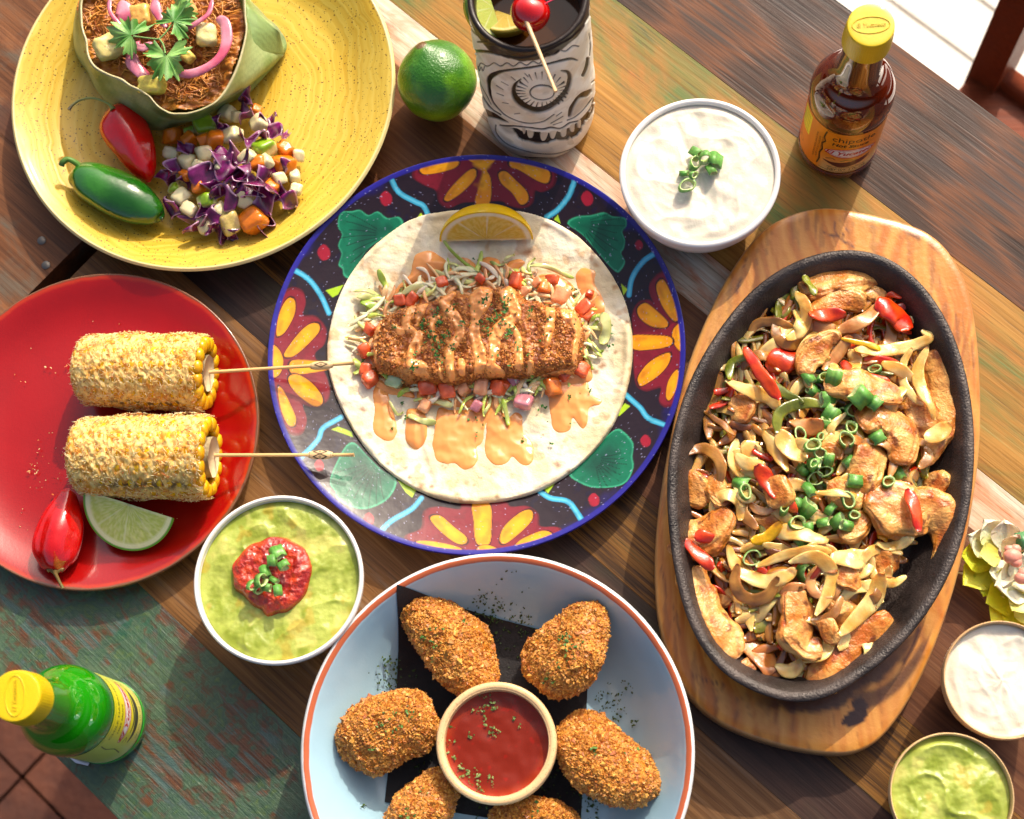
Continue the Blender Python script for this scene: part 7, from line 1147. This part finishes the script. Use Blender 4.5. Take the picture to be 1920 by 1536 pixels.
def bottle(base_px, top_px, Hc, face, sauce, label_paint, texts, label, capcol, neckcol, seed, lbl_r=.0222):
    """base and cap centres in the photo; face = azimuth the label looks to"""
    b = W(*base_px, 0); t = W(*top_px, Hc); X, Y = (b[0]+t[0])/2, (b[1]+t[1])/2; k = Hc/.155
    root = empty('sauce_bottle', (X, Y, 0), label, 'bottle', 'small hot sauce bottles'); R = .0224
    prof = spl([(0, 0), (.017, 0), (.0205, .0012), (.0222, .004), (.0224, .009), (.0219, .0115), (.0219, .03), (.0219, .067), (.0220, .069), (.0224, .0715), (.0226, .0775), (.0217, .0845), (.0186, .092), (.0148, .098), (.0122, .104), (.0112, .111), (.0106, .124), (.0108, .134), (.0108, .14), (0, .14)], 6); prof[:, 1] *= k; prof[:, 0] *= 1.07
    P, F = lathe(prof, (X, Y, 0), 128); z = P[..., 2].ravel()/k; nk = sstep(.100, .112, z)[:, None]; col = L(*sauce)*(1-nk)+L(*neckcol)*nk; bs_ = sstep(.006, .002, z)[:, None]; col = col*(1-bs_)+L(*neckcol)*bs_
    mk('glass_body', P.reshape(-1, 3), F, M('sauce_glass_%d' % seed, rough=.04, coat=1, crough=.015, spec=.5, bump=[(25, .0006, 1)]), root, col)
    # label: a paper band, printed in (arc length mm, height mm)
    n, m = 420, 170; half = math.radians(160); a = np.linspace(-half, half, n); zl = np.linspace(.0125, .0665, m)*k; A_, Z_ = np.meshgrid(a, zl, indexing='ij'); r = .0222*1.062
    p = Paint(A_*r*1000/1.1, (Z_*1000/k-12.5)/1.136+12.5, L(240, 240, 240)); label_paint(p); V = np.stack([X+r*np.cos(A_+face), Y+r*np.sin(A_+face), Z_], -1).reshape(-1, 3)
    lb = mk('label', V, gridF(n, m), M('label_paper', rough=.35, coat=.35, crough=.15), root, p.c)
    parts = []
    for s, size, xx, zz, colr, sh, sx, rot, bold in texts:
        v, f = text_mesh(s, size*1.14, sh, sx, bold); xx *= 1.1; zz = ((zz-12.5)*1.136+12.5)*k; c_, s_ = math.cos(rot), math.sin(rot); v = np.stack([v[:, 0]*c_-v[:, 1]*s_+xx, v[:, 0]*s_+v[:, 1]*c_+zz], 1)
        ang = v[:, 0]/23.7+face; parts.append((np.stack([X+.02365*np.cos(ang), Y+.02365*np.sin(ang), v[:, 1]/1000], 1), f, L(*colr)))
    V, F, C_ = joinVF(parts); o = mk('printed_lettering', V, F, M('label_paper'), lb, C_, False); o['kind'] = 'stuff'
    # cap
    z0 = .1355*k; n = 180; cp = spl([(.0108, 0), (.0128, 0), (.0131, .001), (.0131, .003), (.0129, .012), (.0126, .0175), (.0122, .019), (.0112, .0198), (0, .0198)], 5); cp[:, 1] *= (Hc-z0)/.0198; cp[:, 1] += z0
    P, F = lathe(cp, (X, Y, 0), n); an = np.linspace(0, 2*math.pi, n, endpoint=False)[:, None]; zc = P[..., 2]; rib = (zc > z0+.002) & (zc < Hc-.003); f = 1+.012*np.where(rib, np.sin(an*60), 0); P[..., 0] = X+(P[..., 0]-X)*f; P[..., 1] = Y+(P[..., 1]-Y)*f
    capm = M('yellow_cap_plastic', L(*capcol), .38, coat=.15, sss=.15, bump=[(300, .0001)]); cap = mk('cap', P.reshape(-1, 3), F, capm, root)
    fa = face-.05; ex, ey = -math.sin(fa), math.cos(fa); ux_, uy_ = -math.cos(fa), -math.sin(fa)   # reading direction and up on the cap's top
    t_ = np.linspace(0, 2*math.pi, 60); E_ = np.stack([X+.0098*np.cos(t_)*ex+.0048*np.sin(t_)*ux_, Y+.0098*np.cos(t_)*ey+.0048*np.sin(t_)*uy_, 0*t_+Hc+.0001], 1); V, F = tubeV(E_, .0006, .0008, 8); mk('embossed_oval', V, F, capm, cap)
    v, f = text_mesh('El Yucateco', .0034, .2, .95, 0, .00025); V = np.stack([X+v[:, 0]*ex+v[:, 1]*ux_, Y+v[:, 0]*ey+v[:, 1]*uy_, Hc+.0002+v[:, 2]], 1); o = mk('embossed_lettering', V, f, capm, cap, None, False); o['kind'] = 'stuff'
    return X, Y
def lens(p, x0, x1, z0, h, cw, cr):
    t = np.linspace(0, math.pi, 10); up = [(x0+(x1-x0)*(1-math.cos(a))/2, z0+h*math.sin(a)**1.3) for a in t]; dn = [(x, 2*z0-z) for x, z in up[1:-1][::-1]]; q_ = np.array(up+dn); m = q_.mean(0)
    p.poly(q_, cr, .12, 3); p.poly(m+(q_-m)*[.965, .84], cw, .12, 3); p.poly(m+(q_-m)*[.93, .7], cr*.9, .08, 3); p.poly(m+(q_-m)*[.915, .62], cw, .12, 3)
def lab_orange(p):
    p.poly([(-100, 0), (100, 0), (100, 80), (-100, 80)], L(246, 150, 48), .2, 1); g = sstep(36, 10, p.y)[:, None]*sstep(-17, -12, p.x)[:, None]; p.c = p.c*(1-g*.8)+L(240, 222, 160)*g*.8; g = sstep(-14, -30, p.x)[:, None]; p.c = p.c*(1-g)+L(224, 112, 40)*g
    K = L(30, 22, 20); p.line([(-15, 57), (-15.8, 50), (-14.6, 46), (-16.2, 42), (-15.2, 36), (-16.4, 30), (-15.6, 24), (-16.6, 17)], .9, K, .15, 2); p.line([(-15, 59), (0, 60.2), (16, 59)], .5, K, .12); p.line([(-15, 14.5), (0, 13.4), (16, 14.5)], .5, K, .12)
    lens(p, -14, 15, 36.5, 5.6, L(244, 240, 232), L(206, 30, 34)); red = L(96, 34, 40)
    for y0, o_ in ((25, 0), (22.5, 4)): p.line([(-13+o_, y0, 1), (-8+o_, y0-1.6, 3), (0, y0-1, 3.6), (7, y0+1.2, 3), (12, y0+3.4, 1.2)], 2, red, .3)
    p.line([(-4, 27, .6), (0, 28.6, .8), (4, 27.2, .5)], .8, L(96, 130, 60), .2); p.line([(-12, 27.5), (-9, 29.4), (-7, 28)], .5, K, .2)
    p.poly([(-36, 36), (-26, 36), (-26, 57), (-36, 57)], L(244, 230, 40), .2, 1)
    for k in range(11): p.line([(-34.8, 38+k*1.75), (-27.4, 38+k*1.75)], .35+.25*(k % 3 == 0), L(84, 70, 30), .12, 1)
    p.dot(-32, 22, 2.6, L(176, 74, 30), .4); p.dot(-32, 22, 1.8, L(224, 112, 40), .3)
def lab_green(p):
    p.poly([(-100, 0), (100, 0), (100, 80), (-100, 80)], L(238, 226, 60), .2, 1); g = sstep(-8, -20, p.x)[:, None]*.8; p.c = p.c*(1-g)+L(196, 214, 108)*g; g = sstep(8, 22, p.x)[:, None]*.7; p.c = p.c*(1-g)+L(190, 212, 110)*g; g = sstep(30, 12, p.y)[:, None]*.45; p.c = p.c*(1-g)+L(240, 240, 180)*g
    K = L(30, 26, 20); p.line([(-22, 57.6), (22, 57.6)], .5, L(120, 140, 40), .15); lens(p, -17, 17, 37, 5.4, L(244, 242, 238), L(206, 34, 38)); dk = L(44, 42, 26)
    p.line([(-15, 24, 1.2), (-9, 22.6, 4), (0, 22.4, 6), (8, 24.4, 4.6), (13, 26.8, 1.6)], 3, dk, .4); p.line([(-10, 27.6, 1), (-4, 26.4, 2.4), (3, 27.8, 2), (9, 28.6, .8)], 2, L(70, 74, 40), .4); p.line([(12, 27, 1), (15, 29.4, .8), (16.5, 27, .6), (14, 25.2, .5)], .8, L(90, 130, 80), .3)
    p.line([(-16, 31.6), (-13, 29.6), (-15, 27.6)], .5, K, .15); p.line([(-20, 13.6), (20, 13.6)], .5, L(120, 130, 40), .15); p.line([(-21, 54), (-22, 44), (-20.6, 34), (-22, 22)], .6, K, .15, 3)
BL, RD = (28, 22, 20), (206, 28, 30)
small = [('INGREDIENTS: WATER, CHIPOTLE PEPPER', 1.5), ('ACETIC ACID, SALT, SUGAR, SPICES,', 1.5), ('XANTHAN GUM, SODIUM BENZOATE', 1.5)]
bottle((1560, 287), (1643, 30), .150, math.radians(-84), (92, 30, 14), lab_orange, [('chipotle', 7.2, .5, 52.5, BL, 0, 1., 0, .0), ('Hot Sauce', 4.6, -1, 46.3, BL, .15, 1., 0, .12), ('El Yucateco', 5.6, .6, 36.6, RD, .35, 1.05, .03, .16), ('Naturally and Artificially Flavored', 1.5, 0, 18.6, BL, 0, 1, 0, 0), ('NET WT. 5 FL. OZ.', 2.6, 1, 15.8, BL, .1, 1, 0, .05)]+[(s, z, -20+1.9*i, 36, (120, 56, 24), 0, 1, math.pi/2, 0) for i, (s, z) in enumerate(small)],
    'dark red chipotle hot sauce bottle with orange label and yellow cap', (222, 192, 36), (70, 34, 22), 1)
bottle((207, 1357), (22, 1302), .150, math.radians(8), (34, 132, 20), lab_green, [('CHILE HABANERO', 3.5, 0, 52.5, (110, 120, 40), 0, 1.12, 0, .05), ('HOT SAUCE', 2.6, -5, 46.6, BL, 0, 1., 0, .05), ('El Yucateco', 5.9, 0, 37, RD, .35, 1.15, 0, .2), ('NET WT. 4 FL. OZ. (120 ml)', 2.0, 0, 16.2, BL, 0, 1, 0, 0)],
    'bright green habanero sauce bottle with yellow label at the table edge', (222, 192, 36), (66, 140, 40), 2)
# scrap of paper by the green bottle
pq = W(np.array([125, 168, 165, 142]), np.array([1416, 1430, 1436, 1431]), .002); sheet('paper_scrap', pq, M('paper_white', L(226, 224, 230), .6), None, lambda v: np.ones((len(v), 3)), 8, .0002, .0015, label='torn white paper scrap under the edge of the green bottle', category='paper')
# ---------------------------------------------------------------- flowers
pet_m = M('petal', rough=.5, sss=.4, sssr=.004, bump=[(200, .0006)])
def petal(root, c, L_, B_, rz, tilt, cup, col0, col1, seed):
    n, m = 22, 16; u_, v_ = np.meshgrid(np.linspace(0, 1, n), np.linspace(-1, 1, m), indexing='ij'); w_ = np.sin(np.clip(u_*.93+.07, 0, 1)**.8*math.pi)**.55*(.35+.65*u_); edge = 1.15+.05*np.sin(u_*9+seed)*u_
    X = L_*u_*(1-.15*v_**2*(u_ > .6)); Y = B_*v_*w_*edge; Z_ = cup*.6*(v_**2*w_*B_*.9+.35*L_*u_**2)+.0009*np.sin(v_*3+seed)*u_**2
    V = np.stack([X, Y, Z_], -1).reshape(-1, 3); V = V@rotm(0, -tilt, 0).T@rotm(0, 0, rz).T+c; V2 = V-[0, 0, .00025]; t = sstep(0, 1, u_+.25*perlin(np.stack([u_*3, v_*2, 0*u_+seed], -1))).ravel()[:, None]; col = col0*(1-t)+col1*t; st = (np.abs(np.sin(v_*14)) < .25).ravel()[:, None]*.10; col = col*(1-st); F = gridF(n, m)
    mk('petal', np.concatenate([V, V2]), [np.concatenate([F, F[:, ::-1]+n*m])], pet_m, root, np.concatenate([col, col]))
Yl, Wh, Yp, Pk = L(232, 222, 60, .85), L(250, 242, 206, .82), L(244, 234, 120, .82), L(232, 176, 150)
f1 = empty('yellow_flower', W(1862, 1035, .0), 'pale yellow blossom with pink buds touching the wooden board', 'flower', 'blossoms at the right edge'); c = W(1868, 1042, .012)
for k, (x, y, L_, B_, ang, tl, cu, a, b) in enumerate([(1868, 1048, .022, .0125, 178, .15, .5, Yl, L(216, 216, 60)), (1866, 1055, .024, .0125, 215, .05, .4, Yl, Yl*.95), (1868, 1058, .021, .012, 245, .0, .4, Yl*.9, L(214, 220, 50)), (1872, 1058, .020, .011, 275, .0, .3, Yl, Yp), (1870, 1035, .021, .012, 155, .3, .5, Yp, Wh), (1876, 1028, .020, .012, 125, .35, .6, Yp, Wh), (1884, 1030, .018, .011, 95, .4, .6, Wh, L(250, 226, 200)), (1872, 1040, .018, .0095, 195, .55, .9, Yp, L(226, 224, 130)), (1878, 1050, .020, .0095, 262, .35, .8, Wh, Wh*.95), (1884, 1046, .017, .008, 60, .5, .9, Wh, Pk), (1890, 1052, .022, .009, 292, .2, .4, Yp, Wh), (1894, 1060, .024, .008, 300, .15, .5, Wh, Yp)]):
    petal(f1, W(x, y, .012+.0016*(k > 4)+.001*(k > 7)), L_, B_, math.radians(ang), tl, cu, a, b, k)
bud = M('pink_bud', L(232, 160, 140), .45, sss=.3, bump=[(200, .0006)])
for x, y, r in ((1898, 1043, .0052), (1904, 1030, .0032), (1905, 1054, .0034), (1892, 1030, .0028)):
    V, F = sphere(3); mk('bud', V*[r, r*.85, r*.8]*(1+.1*perlin(V*3))[:, None]+W(x, y, .027), F, bud, f1)
P, w_ = wpath([(1830, 1078, 6), (1815, 1078, 5), (1796, 1074, 3)], .006, 5); V, F = tubeV(P, w_, w_*.6, 8); mk('stem', V, F, pet_m, f1, np.tile(L(210, 206, 150), (len(V), 1)))
f2 = empty('yellow_flower', W(1920, 1110, 0), 'second yellow blossom with a white petal, just above the stoneware cream bowl', 'flower', 'blossoms at the right edge')
for k, (x, y, L_, B_, ang, tl, cu, a, b) in enumerate([(1912, 1110, .022, .013, 200, .1, .5, Yl*.9, Yl), (1912, 1122, .024, .013, 225, .0, .4, Yl*.85, Yl), (1918, 1126, .021, .013, 255, .0, .4, Yl, Yl), (1915, 1100, .020, .011, 165, .25, .5, Yl, Yp), (1926, 1118, .020, .014, 280, .1, .4, Yp, Yp), (1934, 1092, .026, .016, 190, .35, .6, Wh, Wh), (1936, 1104, .022, .013, 225, .3, .6, Wh, Yp), (1926, 1092, .020, .011, 120, .4, .7, Wh, Wh), (1935, 1080, .018, .011, 100, .45, .7, Pk, Wh)]):
    petal(f2, W(x, y, .012+.0016*(k > 4)+.001*(k > 5)), L_, B_, math.radians(ang), tl, cu, a, b, k+20)
for x, y, r in ((1916, 1084, .0042), (1921, 1076, .004)): V, F = sphere(3); mk('bud', V*[r, r*.85, r*.8]+W(x, y, .028), F, bud, f2)
sp = empty('leafy_stem', W(1915, 1020, 0), 'green leaves and stem beside the two yellow blossoms', 'leaves')
for k, (q4, cc_) in enumerate([([(1902, 1000), (1925, 995), (1930, 1030), (1908, 1034)], L(84, 140, 92)), ([(1905, 1036), (1925, 1034), (1932, 1056), (1910, 1056)], L(50, 112, 60))]):
    q_ = W(*np.array(q4).T, .022-.004*k); sheet('leaf', q_, leaf_m, sp, lambda v, c_=cc_: np.tile(c_, (len(v), 1)), 12, .0006, .004)
P = W(*np.array([(1898, 1022), (1910, 1030), (1925, 1034), (1945, 1036)]).T, .018); V, F = tubeV(P, .003, .003, 10); mk('stem', V, F, leaf_m, sp, np.tile(L(96, 130, 70), (len(V), 1)))
